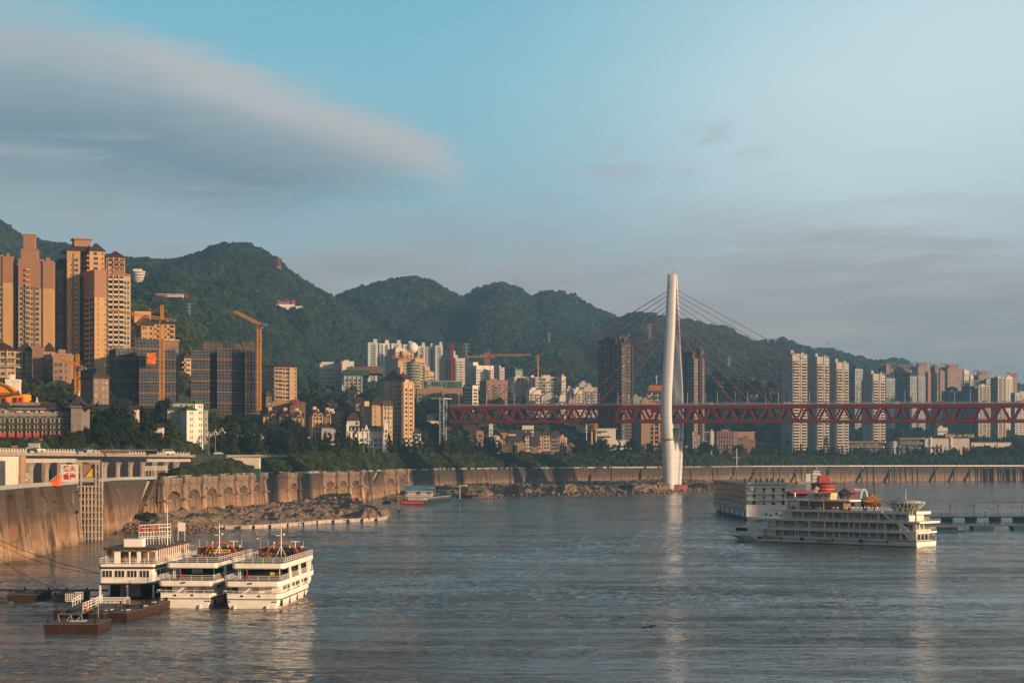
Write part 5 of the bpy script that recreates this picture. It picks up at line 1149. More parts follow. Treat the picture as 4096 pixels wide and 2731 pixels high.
def row(pts, kinds, lab, group, **k):      # pts sorted from left to right; lab contains {} for the ordinal
    for (u, Y, h) in pts: PLANTS.append((h/Y, u, Y, h, kinds, lab, group))
def back(u, d): return knots(u)[4][0]+d
# rows of slender trees along the riverside road
row([(u+rnd.uniform(-4, 4), knots(u)[3][0]-2+rnd.uniform(-1, 2), rnd.uniform(13, 18)) for u in range(890, 1420, 24)], ['tall'], '{} slender tree from the left in the row left of the white hotel', 'slender roadside trees')
row([(u+rnd.uniform(-4, 4), knots(u)[3][0]-2+rnd.uniform(-1, 2), rnd.uniform(13, 18)) for u in range(1560, 2000, 19)], ['tall'], '{} slender tree from the left in the row before the lift tower', 'slender roadside trees')
row([(u+rnd.uniform(-5, 5), back(u, 3), rnd.uniform(9, 12)) for u in list(range(2050, 2200, 24))+[2230, 2260, 2290]], ['round'], '{} round dark tree from the left before the old town houses', 'old town roadside trees')
row([(u+rnd.uniform(-6, 6), knots(u)[3][0]-3, rnd.uniform(10, 17)) for u in list(range(2310, 2440, 17))+[2452, 2480, 2500, 2525, 2545, 2600, 2640]], ['tall', 'round'], '{} tree from the left between old town and bridge tower', 'trees left of the bridge tower')
row([(u+rnd.uniform(-5, 5), knots(u)[3][0]-3, rnd.uniform(10, 15)) for u in range(2760, 3090, 19)], ['tall', 'round'], '{} roadside tree from the left between bridge tower and beige towers', 'trees right of the bridge tower')
row([(u+rnd.uniform(-5, 5), knots(u)[3][0]-3, rnd.uniform(11, 16)) for u in range(3100, 4110, 18)], ['tall'], '{} tree from the left in the row before the shopping centre', 'trees before the shopping centre')
row([(u+rnd.uniform(-5, 5), knots(u)[3][0]-8, rnd.uniform(9, 12)) for u in (3010, 3030, 3290, 3335, 3860, 3905, 3960, 4010, 4060)], ['round'], '{} round bushy tree from the left on the bank at the right', 'bushy bank trees')
# dark wood between houses: individual crowns
def mass(n, u0, u1, d0, d1, h0, h1, lab, group, kinds=('round',), seed=1, cond=None):
    r_ = random.Random(seed); pts = []
    while len(pts) < n:
        u = r_.uniform(u0, u1); Y = d0+(d1-d0)*r_.random() if d0 > 500 else back(u, d0+(d1-d0)*r_.random()); pts.append((u, Y, r_.uniform(h0, h1)))
    row(pts, list(kinds), lab, group)
mass(26, 800, 1190, 10, 50, 13, 19, '{} tree from the left in the dark grove below the scaffolded tower', 'grove below the scaffolded tower', seed=2)
mass(11, 1050, 1230, -52, -40, 9, 15, '{} bushy tree from the left on the bank before the dark grove', 'bushes on the bank', seed=21)
mass(14, 330, 640, 8, 60, 11, 17, '{} tree from the left in the grove behind the viaduct', 'grove behind the viaduct', seed=3)
mass(9, 330, 660, 1, 6, 8, 12, '{} low tree from the left along the viaduct road', 'low trees on the viaduct road', seed=31)
mass(8, 168, 325, 1, 4, 5, 8.5, '{} small tree from the left before the grey brick hotel', 'small trees before the brick hotel', seed=4)
mass(12, 90, 310, 745, 800, 9, 13, '{} tree from the left between the temple roof and the six storey blocks', 'trees behind the brick hotel', seed=5)
mass(10, 640, 800, 40, 130, 10, 15, '{} tree from the left around the white house with green roof', 'trees around the white house', seed=6)
mass(30, 1190, 1520, 150, 420, 13, 20, '{} tree from the left in the wood above the timbered houses', 'wood above the timbered houses', seed=7)
mass(26, 1660, 1800, 50, 330, 12, 20, '{} tree from the left in the wood between yellow tower and lift tower', 'wood by the lift tower', seed=8)
mass(24, 1790, 2200, 60, 260, 11, 17, '{} tree from the left in the wood seen under the bridge', 'wood under the bridge', seed=9)
mass(12, 1780, 2140, 255, 330, 14, 20, '{} tree from the left rising just above the bridge railing', 'trees above the railing', seed=10)
mass(10, 2200, 2700, 30, 110, 9, 14, '{} tree from the left behind the pale blank hall', 'trees behind the blank hall', seed=11)
mass(22, 2840, 3140, 210, 420, 18, 27, '{} tree from the left on the wooded knoll between the towers', 'trees on the knoll', seed=12)
mass(18, 2900, 3560, 50, 140, 12, 18, '{} tree from the left on the slope at the feet of the beige towers', 'trees at the tower feet', seed=13)
mass(16, 3560, 3900, 70, 190, 14, 22, '{} tree from the left on the slope behind the white store', 'trees behind the store', seed=14)
mass(10, 4030, 4130, 20, 160, 11, 16, '{} tree from the left in the grove at the right edge', 'grove at the right edge', seed=15)
row([(2415, 1700, 9), (2520, 1775, 10), (2550, 1780, 8)], ['palm'], '{} palm from the left near the pale blank hall', 'palms')
PLANTS.sort(key=lambda p: -p[0]); chosen = sorted(PLANTS[:296], key=lambda p: (p[6], p[1])); cnt = {}
for (_, u, Y, h, kinds, lab, group) in chosen: cnt[lab] = cnt.get(lab, 0)+1; plant_now(u, Y, h, kinds, lab.format(nth(cnt[lab])), group)
mb = MB(); lv = MB()
for (_, u, Y, h, kinds, lab, group) in PLANTS[296:]:
    c = rnd.choice([p for p in PROTO if p[0] in kinds]); s_ = h/(12 if c[0] == 'round' else 15.5); m_ = Matrix.Translation((PX(u, Y), Y, zland(u, Y, False))) @ Matrix.Rotation(rnd.uniform(0, 6), 4, 'Z') @ Matrix.Diagonal((s_, s_, s_, 1))
    for me_, mi in ((c[1], 0), (c[2], 1)):
        co = [tuple(m_ @ v.co) for v in me_.vertices]; fs = [tuple(p.vertices) for p in me_.polygons]
        if mi == 0: fs = fs[::2]
        lv.add(co, fs, mi)
o = lv.obj('distant_trees', ['leaves', 'trunk']); o['kind'] = 'stuff'
print('trees', tree_count, len(PLANTS))
# ------------------------------------------------------------- viaduct, hotel and temple at the left
def swept(mb, cx, cy, w, d, z0, h, lift=1.2, mi=0, p=1.7, ridge=0.0, th=.3, n=10):
    def zf(a, b):
        k = max(abs(a) if w <= d else max(0, (abs(a)-ridge)/(1-ridge)), abs(b) if w > d else max(0, (abs(b)-ridge)/(1-ridge)))
        return z0+h*(1-k)**p+lift*(abs(a)*abs(b))**4+lift*.25*max(abs(a), abs(b))**6
    g = [[(cx+(2*i/n-1)*w/2, cy+(2*j/n-1)*d/2, zf(2*i/n-1, 2*j/n-1)) for j in range(n+1)] for i in range(n+1)]
    for dz in (0, -th):
        vs = [(x, y, z+dz) for r_ in g for x, y, z in r_]
        mb.add(vs, [(i*(n+1)+j, (i+1)*(n+1)+j, (i+1)*(n+1)+j+1, i*(n+1)+j+1) if dz == 0 else (i*(n+1)+j+1, (i+1)*(n+1)+j+1, (i+1)*(n+1)+j, i*(n+1)+j) for i in range(n) for j in range(n)], mi)
    for k in range(n):
        for q in (((k, 0), (k+1, 0)), ((k+1, n), (k, n)), ((0, k+1), (0, k)), ((n, k), (n, k+1))):
            a, b = g[q[0][0]][q[0][1]], g[q[1][0]][q[1][1]]; mb.add([a, b, (b[0], b[1], b[2]-th), (a[0], a[1], a[2]-th)], [(3, 2, 1, 0)], mi)
def vY(u): return knots(u)[2][0]-6
def vp(u, off, z): Y = vY(u)+off; return (PX(u, vY(u))+0, Y, z)
via = thing('viaduct', 'stained concrete road viaduct on hammerhead piers above the promenade, blue and white railing', 'viaduct')
us_v = list(range(-480, 761, 20))
def vstrip(nm, m, o0, o1, z0, z1, ua=-480, ub=760):
    mb = MB(); l_ = [u for u in us_v if ua <= u <= ub]; n = len(l_)
    for z, f in ((z0, 1), (z1, 0)): mb.add([q for u in l_ for q in (vp(u, o0, z), vp(u, o1, z))], [((2*i, 2*i+1, 2*i+3, 2*i+2) if f else (2*i, 2*i+2, 2*i+3, 2*i+1)) for i in range(n-1)])
    for o, f in ((o0, 0), (o1, 1)): mb.add([q for u in l_ for q in (vp(u, o, z0), vp(u, o, z1))], [((2*i, 2*i+2, 2*i+3, 2*i+1) if not f else (2*i, 2*i+1, 2*i+3, 2*i+2)) for i in range(n-1)])
    return mb.obj(nm, m, via)
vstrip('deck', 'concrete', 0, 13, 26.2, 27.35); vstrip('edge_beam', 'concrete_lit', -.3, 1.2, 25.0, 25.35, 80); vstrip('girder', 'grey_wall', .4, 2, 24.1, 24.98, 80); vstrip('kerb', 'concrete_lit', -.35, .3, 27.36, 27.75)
vstrip('recess_back', 'dark', 5.2, 5.6, 17, 26.1)  # near-black sheet: shade of the openings painted on
for i, u in enumerate(np.arange(104, 470, 13.4 if False else 17.0*3.9)): pass
up = 104.0; 
while up < 700:
    wpx = F/vY(up); mb = MB(); X0 = PX(up, vY(up)); y = vY(up)
    prof = []
    hw0, hw1 = .8, 2.1
    for k in range(7): a = k/6; prof.append((hw0+(hw1-hw0)*(1-math.cos(a*math.pi/2)), 21.2+2.9*math.sin(a*math.pi/2)))
    poly = [(-hw0, 17.4)]+[(-x, z) for x, z in prof]+[(x, z) for x, z in reversed(prof)]+[(hw0, 17.4)]
    mb.xz([(X0+x, z) for x, z in poly][::-1], y+.5, y+4.9); mb.obj('pier', 'concrete', via); up += 4.9*wpx*.98
mb = MB()
for u in np.arange(-470, 760, .9*F/560): p = vp(u, 0, 27.75); mb.box(p[0]-.22, p[0]+.22, p[1]-.06, p[1]+.06, 27.75, 28.35)
mb.obj('railing_panel', 'white_rail', via); mb = MB()
for a, b in zip(us_v[:-1], us_v[1:]):
    for z, r_ in ((28.5, .09), (28.05, .05)): mb.bar(vp(a, 0, z), vp(b, 0, z), r_)
mb.obj('handrail', 'blue', via)
# pale mural wall with red ornament under the viaduct's left end
ml = thing('mural_wall', 'pale wall with red looping ornament under the left end of the viaduct', 'wall'); mb = MB()

for ua, ub in ((-470, -300), (-300, -120), (-120, 0), (0, 86)): mb.add([vp(ua, -1.2, 17.3), vp(ub, -1.2, 17.3), vp(ub, -1.2, 26.0), vp(ua, -1.2, 26.0), vp(ua, 3, 17.3), vp(ub, 3, 17.3), vp(ub, 3, 26.0), vp(ua, 3, 26.0)], [(0, 1, 2, 3), (1, 5, 6, 2), (3, 2, 6, 7)])
mb.obj('wall', 'pale', ml)
r_ = random.Random(8)
mb = MB()
for k in range(12):
    u = -2+k*6.6; pts = []
    for j in range(15): a = j/14; pts.append(vp(u+2.4*math.sin(a*6.28*(1 if k % 2 else 1.5)+k), -1.3, 20.6+4.4*a))
    mb.path(pts, .05)
    pts = [vp(u+2.2*math.cos(j*.57), -1.3, (21.0 if k % 2 else 24.0)+1.3*math.sin(j*.57)) for j in range(12)]; mb.path(pts, .05)
mb.obj('ornament', 'red_panel', ml)
mb = MB(); mb.box(PX(82, 497), PX(92, 497), 495, 500, 17.3, 26.1); mb.obj('end_pillar', 'tan', via)
# low pavilion strip and orange kiosk on the promenade
q = thing('promenade_pavilion', 'long low pale pavilion with grey roof edge beneath the viaduct arches', 'pavilion'); mb = MB()
a, b = vp(92, -5, 17.5), vp(232, -5, 17.5)
mb.box(a[0], b[0], a[1], a[1]+4, 17.5, 19.4); mb.obj('wall', 'pale', q); mb = MB(); mb.box(a[0]-.3, b[0]+.3, a[1]+.6, a[1]+5, 19.41, 21.1); mb.obj('roof', 'steel', q)
q = thing('kiosk', 'orange wooden kiosk with sloping roof left of the white sign board', 'kiosk', (PX(206, 505), 500, 17.5)); mb = MB(); mb.box(0, 1.9, 0, 2, 0, 1.2); mb.xz([(1.2, 0), (3.4, 0), (3.4, 3.2), (1.2, 1.4)], .1, 3); mb.obj('cabin', 'orange', q); mb = MB(); mb.xz([(.9, 1.3), (3.6, 3.4), (3.6, 3.65), (.9, 1.55)], -.3, 3.4); mb.obj('roof', 'grey_wall', q)
# the sign board
Ys = 508; q = thing('sign_board', 'white sign board with four large red Chinese characters on the promenade edge', 'sign', (PX(243, Ys), Ys, PZ(1927, Ys))); w_, h_ = 67/F*Ys, 70/F*Ys
mb = MB(); mb.box(0, w_, 0, .35, 0, h_); mb.obj('board', 'sign_white', q)
mb = MB()
for a in ((.35, w_-.35, .3, .36), (.35, w_-.35, h_-.36, h_-.3), (.35, .41, .36, h_-.36), (w_-.41, w_-.35, .36, h_-.36)): mb.box(a[0], a[1], -.03, -.004, a[2], a[3])
mb.obj('border', 'sign_red', q)
for ch, x, z in (('燈', .33, .74), ('火', .71, .74), ('重', .33, .27), ('慶', .71, .27)): t_ = text(ch, 1.75, 'sign_red', q, 'character', bold=.06); t_.location = (x*w_, -.03, z*h_)
t_ = text('CHONG QING', .36, 'sign_red', q, 'lettering'); t_.location = (.52*w_, -.03, .505*h_)
mb = MB(); mb.box(.3, .6, .4, 1.8, -.4, h_*.8); mb.box(w_-.6, w_-.3, .4, 1.8, -.4, h_*.8); mb.obj('brace', 'steel', q)
# lift frame tower
Yl = 540; xs = [PX(u, Yl) for u in (312, 327, 342, 356, 371, 386, 399)]; q = thing('concrete_frame', 'tall open concrete lift frame with many small cells rising beside the sign board', 'frame tower'); mb = MB()
for i, x in enumerate(xs): mb.box(x-.22, x+.22, Yl-1, Yl-.5, -1, 24.2 if i in (0, 1, 5, 6) else 17); mb.box(x-.2, x+.2, Yl+3.2, Yl+3.7, -1, 24.2 if i in (0, 5, 6) else 17)
z = .6
while z < 17: mb.box(xs[0]-.22, xs[-1]+.22, Yl-1.1, Yl-.45, z, z+.35); mb.box(xs[0]-.2, xs[-1]+.2, Yl-.45, Yl+3.7, z+.02, z+.22); z += 1.25 if int(z) % 2 else 2.0
for z in (18.5, 21, 23.6): mb.box(xs[0]-.22, xs[1]+.2, Yl-1.1, Yl-.45, z, z+.4); mb.box(xs[-2]-.2, xs[-1]+.2, Yl-1.1, Yl-.45, z, z+.4)
mb.box(xs[0]-.3, xs[-1]+.3, Yl-1.15, Yl-.3, 24.2, 24.9); mb.obj('frame', 'concrete_lit', q)
mb = MB(); mb.box(xs[1]+.2, xs[-2]-.2, Yl-.2, Yl, 19.4, 23.7); mb.obj('panel', 'rose', q); mb = MB(); mb.box(xs[1], xs[-2], Yl-.9, Yl-.8, 18.2, 19.5); mb.obj('balustrade', 'steel', q)
mb = MB(); mb.xz([(xs[2]+.0, 19.6), (xs[4]+.2, 19.7), (xs[4]+.4, 22.6), (xs[3]+.4, 21.6)], Yl-.5, Yl-.35); mb.obj('sail_sign', 'yellow', q)
mb = MB(); mb.box(xs[0], xs[-1], Yl+3.7, Yl+4, -1, 17); mb.obj('back_wall', 'tan_dark', q)
# balcony platforms under the viaduct
for (ua, ub, lab) in ((398, 528, 'railed platform on concrete posts below the viaduct, left of its stair'), (578, 680, 'railed platform on concrete posts below the viaduct, right of its stair')):
    q = thing('platform', lab, 'platform', group='platforms below the viaduct'); o = -7.5; a, b = vp(ua, o, 20.6), vp(ub, o, 20.6); mb = MB()
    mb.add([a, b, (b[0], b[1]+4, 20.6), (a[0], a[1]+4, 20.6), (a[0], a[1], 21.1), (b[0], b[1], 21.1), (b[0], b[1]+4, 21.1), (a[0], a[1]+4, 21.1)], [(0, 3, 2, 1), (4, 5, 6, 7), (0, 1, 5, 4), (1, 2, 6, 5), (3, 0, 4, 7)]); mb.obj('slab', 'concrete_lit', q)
    mb = MB()
    for k in range(9):
        u = ua+(ub-ua)*(k+.5)/9; p = vp(u, o, 0); mb.box(p[0]-.22, p[0]+.22, p[1]+.5, p[1]+1, 17.4, 20.6)
    mb.obj('posts', 'concrete_lit', q); mb = MB(); mb.rail([(a[0], a[1], 21.1), (b[0], b[1], 21.1)], 1.3, 1.2, .05, 3); mb.obj('railing', 'white_rail', q)
q = thing('stair', 'concrete stair with white railing between the two platforms below the viaduct', 'stair'); a, b = vp(530, -9, 17.5), vp(568, -9, 21)
mb = MB()
for k in range(10): mb.box(a[0]+(b[0]-a[0])*k/10, a[0]+(b[0]-a[0])*(k+1)/10, a[1]+2, a[1]+5, 17.4, 17.7+k*.36)
mb.obj('steps', 'concrete_lit', q); mb = MB(); mb.rail([(a[0], a[1]+2, 17.6), (b[0], a[1]+2, 21.2)], 1, 1.2, .05, 2); mb.obj('railing', 'white_rail', q)
q = thing('retaining_wall', 'pale stained retaining wall with railing at the viaduct\'s right end', 'wall'); Yw_ = 868; mb = MB(); mb.box(PX(872, Yw_), PX(1036, Yw_), Yw_, Yw_+6, 15, PZ(1830, Yw_)); mb.obj('wall', 'pale', q)
mb = MB(); mb.rail([(PX(872, Yw_), Yw_, PZ(1830, Yw_)), (PX(1150, Yw_+25), Yw_+25, PZ(1828, Yw_))], 1.2, 2, .06, 3); mb.obj('railing', 'steel', q); mb = MB(); mb.box(PX(905, Yw_-8), PX(1036, Yw_-8), Yw_-8, Yw_-1, 14, PZ(1873, Yw_)); mb.obj('container', 'green_net', q)

# grey brick hotel with hanging bays
s = Bld('brick_hotel', 'grey brick hotel with nine columns of red and green hanging bays', 'hotel')
s.mass(**K_(-60, -60, 284, 1640, 700, 4, wall='brick_grey', L='', R_='', fh=3, depth=18, zb=24))
mb = MB(); w = s.w; h = s.h; sc_ = 700/F
def hz_(v): return PZ(v, 700)-s.z0
def hx(u): return (u+60)*sc_*1.0
mb = MB()
swept(mb, hx(152), 8, (262)*sc_, 17, hz_(1640), 3.4, .7, 0, 1.3, .9); s.add(mb, 'roof', 'roof_grey')
mb = MB(); mb.bar((hx(58), 8, hz_(1606)), (hx(240), 8, hz_(1611)), .3); s.add(mb, 'ridge', 'gold_tile')
mb = MB(); mb.lathe((hx(128), 8, hz_(1606)), [(.5, 0), (.6, .5), (.25, 1), (.35, 1.5), (.05, 2.2)], 0, 8); s.add(mb, 'finial', 'pale')
mb = MB(); swept(mb, hx(8), 6, 95*sc_, 13, hz_(1632), 3.2, 1.4, 0, 1.4, .3); s.add(mb, 'left_roof', 'roof_grey')
mb = MB(); mb.box(0, w, -.5, -.002, hz_(1660), hz_(1657)); mb.box(0, w, -.35, -.002, hz_(1650)-.2, hz_(1650))
for z in (1700, 1738, 1765): mb.box(hx(285), hx(325), -.5, .2, hz_(z)-.2, hz_(z))
s.add(mb, 'cornice', 'grey_wall')
for u in (12, 40, 70, 100, 118, 146, 170, 195, 222, 240, 262):
    mb = MB(); mb.box(hx(u), hx(u)+.9, -.04, -.003, hz_(1648), hz_(1642)); mb.box(hx(u)-.1, hx(u)+1, -.1, -.003, hz_(1648)-.15, hz_(1648)-.002, 1); s.add(mb, 'window', ['dark', 'pale'])
for u in (18, 66, 76, 105, 110, 140, 158, 165, 215, 226): mb = MB(); mb.box(hx(u), hx(u)+.75, -.75, -.01, hz_(1649), hz_(1649)+.6); s.add(mb, 'air_conditioner', 'pale')
for u in (72, 106, 138): mb = MB(); mb.box(hx(u), hx(u)+.9, -.04, -.003, hz_(1778), hz_(1764)); s.add(mb, 'window', 'dark')
for i, u in enumerate((12, 46, 79, 112, 144, 176, 208, 242, 271)):
    x = hx(u); bw = 1.25; o = s.add(MB(), 'hanging_bay', 'pale') if False else None
    mb = MB()
    for (v0, v1) in ((1690, 1672), (1712, 1699), (1735, 1721)):
        mb.box(x-bw*.8, x+bw*.8, -1.1, -.01, hz_(v0), hz_(v1), 0); mb.box(x-bw*.35, x+bw*.35, -1.14, -1.101, hz_(v0)+.15, hz_(v1)-.2, 2)
        for dx in (-.8, .8): mb.box(x+dx*bw-.05, x+dx*bw+.05, -1.22, -1.1, hz_(v0), hz_(v1), 1)
    bo = s.add(mb, 'hanging_bay', ['grey_wall', 'wood', 'dark'])
    for j, v in enumerate((1672, 1697, 1719)):
        mb = MB(); swept(mb, x, -.7, bw*2.5, 2.1, hz_(v), .75 if j == 0 else .45, .25, 0, 1.3, .3, .1, 6); mb.obj('tiled_roof', 'green_roof', bo)
        mb = MB(); mb.box(x-bw*1.15, x+bw*1.15, -1.6, -.05, hz_(v)-.24, hz_(v)-.11); mb.obj('eave_board', 'gold_tile' if j else 'pale', bo)
    mb = MB(); mb.box(x-bw*.9, x+bw*.9, -1.3, -.01, hz_(1748), hz_(1735)-.02); mb.obj('red_parapet', 'temple_red', bo)
    mb = MB()
    for dx in (-.7, .7): mb.bar((x+dx, -1.1, hz_(1748)), (x+dx, 0, hz_(1754)), .07)
    mb.obj('bracket', 'pale', bo)
s.mass(**K_(283, 284, 325, 1633, 698, 4, wall='brick_grey', L='', R_='', depth=20, zb=24))
mb = MB(); swept(mb, s.w*.5, 6, 138*sc_, 13, s.h-.4, 5.8, 3.4, 0, 1.6, 0, .35, 16); s.add(mb, 'corner_roof', 'roof_grey')
mb = MB(); mb.lathe((s.w*.5, 6, s.h+5.2), [(.3, 0), (.35, .5), (.18, 1), (.25, 1.6), (.03, 2.4)], 0, 8); s.add(mb, 'corner_finial', 'pale')
s.done()
# orange temple
q = thing('temple', 'orange temple with upswept tiled roof and red columns above the brick hotel', 'temple', (PX(-5, 760), 760, PZ(1612, 760)-3)); k = 760/F
mb = MB(); mb.box(-14, 105*k-.6, 1, 12, 0, 3+18*k+2); mb.obj('wall', 'temple_yellow', q); mb = MB()
for u in (27, 73, 92): mb.lathe((u*k, .2, 0), [(.55, 0), (.55, 3+24*k)], 0, 10)
mb.obj('columns', 'temple_red', q); mb = MB(); swept(mb, -4, 6.5, 246*k, 18, 3+26*k, 3.6, 2.2, 0, 1.3, .5); mb.obj('eaves_roof', 'gold_tile', q)
mb = MB(); mb.xz([(-14, 3+42*k), (60*k, 3+42*k), (30*k, 3+68*k), (-2, 3+88*k), (-14, 3+88*k)], 2, 11); mb.obj('gable', 'temple_yellow', q); mb = MB(); mb.bar((62*k, 1.8, 3+42*k), (30*k, 1.8, 3+68*k), .5); mb.bar((30*k, 1.8, 3+68*k), (-3, 1.8, 3+90*k), .5); mb.obj('gable_tiles', 'gold_tile', q)
B('ruined_house', 'small pale flat house with empty windows behind the orange temple', 'house', **K_(20, 22, 75, 1524, 800, 8, wall='white_wall', L='', R_='xwww', fh=4.5, depth=8))
q = thing('viewing_terrace', 'railed viewing terrace with parasols on the rock at the left edge', 'terrace', (PX(-80, 830), 830, PZ(1464, 830))); k = 830/F; mb = MB(); mb.box(0, 140*k, 0, 10, -.5, 0); mb.box(0, 135*k, 2, 10, 3.6, 4)
for x in (10*k, 60*k, 100*k, 138*k): mb.bar((x, 1, -9), (x, 1, 0), .2)
mb.obj('slab', 'grey_wall', q); mb = MB(); mb.rail([(0, .1, 0), (140*k, .1, 0), (140*k, 8, 0)], 1.1, 1, .05, 3); mb.rail([(0, 2.1, 4), (135*k, 2.1, 4)], 1.1, 1, .05, 3); mb.obj('railing', 'steel', q)
for x in (88, 104, 122): mb = MB(); mb.lathe((x*k, 3, 2.0), [(1.6, 0), (.1, .9)], 0, 8); mb.bar((x*k, 3, 0), (x*k, 3, 2.2), .05); mb.obj('parasol', 'rose', q)
s = Bld('villa_block', 'white five storey house with dark green eaves right of the viaduct grove', 'apartment block')
s.mass(**K_(668, 670, 745, 1640, 868, 10, wall='grey_wall', L='', R_='xwxbxwx', fh=3.0, roof='hip', rh=1.6, rm='green_roof', depth=14, bm='grey_wall', gl='glass')); s.mass(**K_(745, 747, 784, 1640, 862, 35, wall='white_wall', L='', R_='xnnx', fh=3.0, roof='hip', rh=1.6, rm='green_roof', depth=10)); s.mass(**K_(776, 780, 813, 1614, 868, 35, wall='white_wall', L='', R_='xnn', fh=3.0, roof='hip', rh=1.6, rm='green_roof', depth=12)); s.mass(**K_(690, 692, 780, 1612, 878, 10, wall='grey_wall', L='', R_='wwww', fh=3.2, roof='hip', rh=1.5, rm='green_roof', depth=12))  # grey_wall wings: shade painted onto the white house's front
s.mass(**K_(815, 817, 832, 1640, 878, 25, wall='bluegrey', L='', R_='W', fh=3.0, roof='hip', rh=1.2, rm='green_roof', depth=8, bm='grey_wall')); s.done()
s = Bld('ivy_house', 'ivy covered brown house with a square belfry below the yellow block', 'house'); s.mass(**K_(1040, 1064, 1086, 1584, 1150, 40, wall='brick_brown', L='xwx', R_='ww', fh=6, roof='hip', rh=4, rm='roof_brown')); s.mass(**K_(1086, 1088, 1160, 1612, 1156, 8, wall='tan', L='', R_='xwxw', fh=5, depth=10)); s.mass(**K_(1155, 1160, 1222, 1612, 1140, 8, wall='brick_brown', L='', R_='xwxxw', fh=5, depth=10)); s.done()
mb = MB(); q = thing('bougainvillea', 'bright magenta flowering bush on the ivy covered house terrace', 'bush', (PX(1180, 1138), 1138, PZ(1614, 1138))); 
for i in range(14): mb.sphere((rnd.uniform(-2.6, 2.6), rnd.uniform(-1, 1), rnd.uniform(0, 2.2)), rnd.uniform(.5, 1), 0, 7, 5)
mb.obj('flowers', 'magenta', q)
B('low_building', 'long white wall building with dark tiled coping left below the blue netted tower', 'building', **K_(340, 342, 500, 1632, 790, 6, wall='pale', L='', R_='X', roof='gx', rh=1.6, rm='roof_grey', depth=6, zb=42)); B('low_building', 'short white walled building with brown tiled roof beneath the blue netted tower', 'building', **K_(514, 516, 550, 1636, 795, 6, wall='pale', L='', R_='X', roof='gx', rh=1.6, rm='roof_brown', depth=8, zb=42))
B('tile_house', 'low house with orange tiled roof in the grove behind the viaduct', 'house', **K_(350, 352, 420, 1682, 775, 6, wall='tan', L='', R_='wxwxw', fh=3.2, roof='gx', rh=1.4, rm='roof_orange', depth=7, zb=34)); B('restaurant', 'low restaurant with red patterned roof and white tents behind the viaduct grove', 'restaurant', **K_(584, 586, 650, 1708, 800, 6, wall='pale', L='', R_='wwxw', fh=3.4, roof='gx', rh=1.6, rm='roof_brown', depth=8, zb=28))
# villas with arched dormers
for i, (a, b, v, Y, lab) in enumerate(((1045, 1118, 1668, 1130, 'leftmost villa of the yellow dormered row behind the dark grove'), (1110, 1172, 1670, 1125, 'second villa of the yellow dormered row, wrapped in scaffolding below'), (1160, 1214, 1672, 1120, 'third villa of the yellow dormered row, tall lit bay windows'), (1222, 1292, 1664, 1170, 'big yellow villa with two arched dormers at the row\'s right end'), (1290, 1324, 1668, 1190, 'narrow yellow villa behind the big one with two arched dormers'))):
    s = Bld('villa', lab, 'villa', 'yellow villas with brown roofs'); m_ = a+6 if i != 3 else 1246
    s.mass(**K_(a, m_, b, v, Y, 25 if i == 3 else 10, wall='cream', L='X' if i == 3 else '', R_='pwpWpWp', fh=3.4, roof='hip', rh=4.5, depth=14, fr='cream'))
    for f in ((.3, .75) if i == 3 else (.65,)):
        mb = MB(); n = 8; cx = s.w*f
        pts = [(cx+1.7*math.cos(math.pi*j/n), s.h+.2+1.7*math.sin(math.pi*j/n)*1.1) for j in range(n+1)]; mb.xz(pts[::-1], -1, 3); mb.xz([(cx+(x-cx)*.75, s.h+.2+(z-s.h-.2)*.75) for x, z in pts][::-1], -1.05, -1.01, 1); s.add(mb, 'arched_dormer', ['cream', 'glass'])
    mb = MB(); mb.box(s.w*.35, s.w*.35+2.4, 5, 7.5, s.h+3, s.h+6.6); mb.box(s.w*.75, s.w*.75+.9, 5, 6, s.h+2, s.h+5); s.add(mb, 'chimney', 'cream'); s.done()
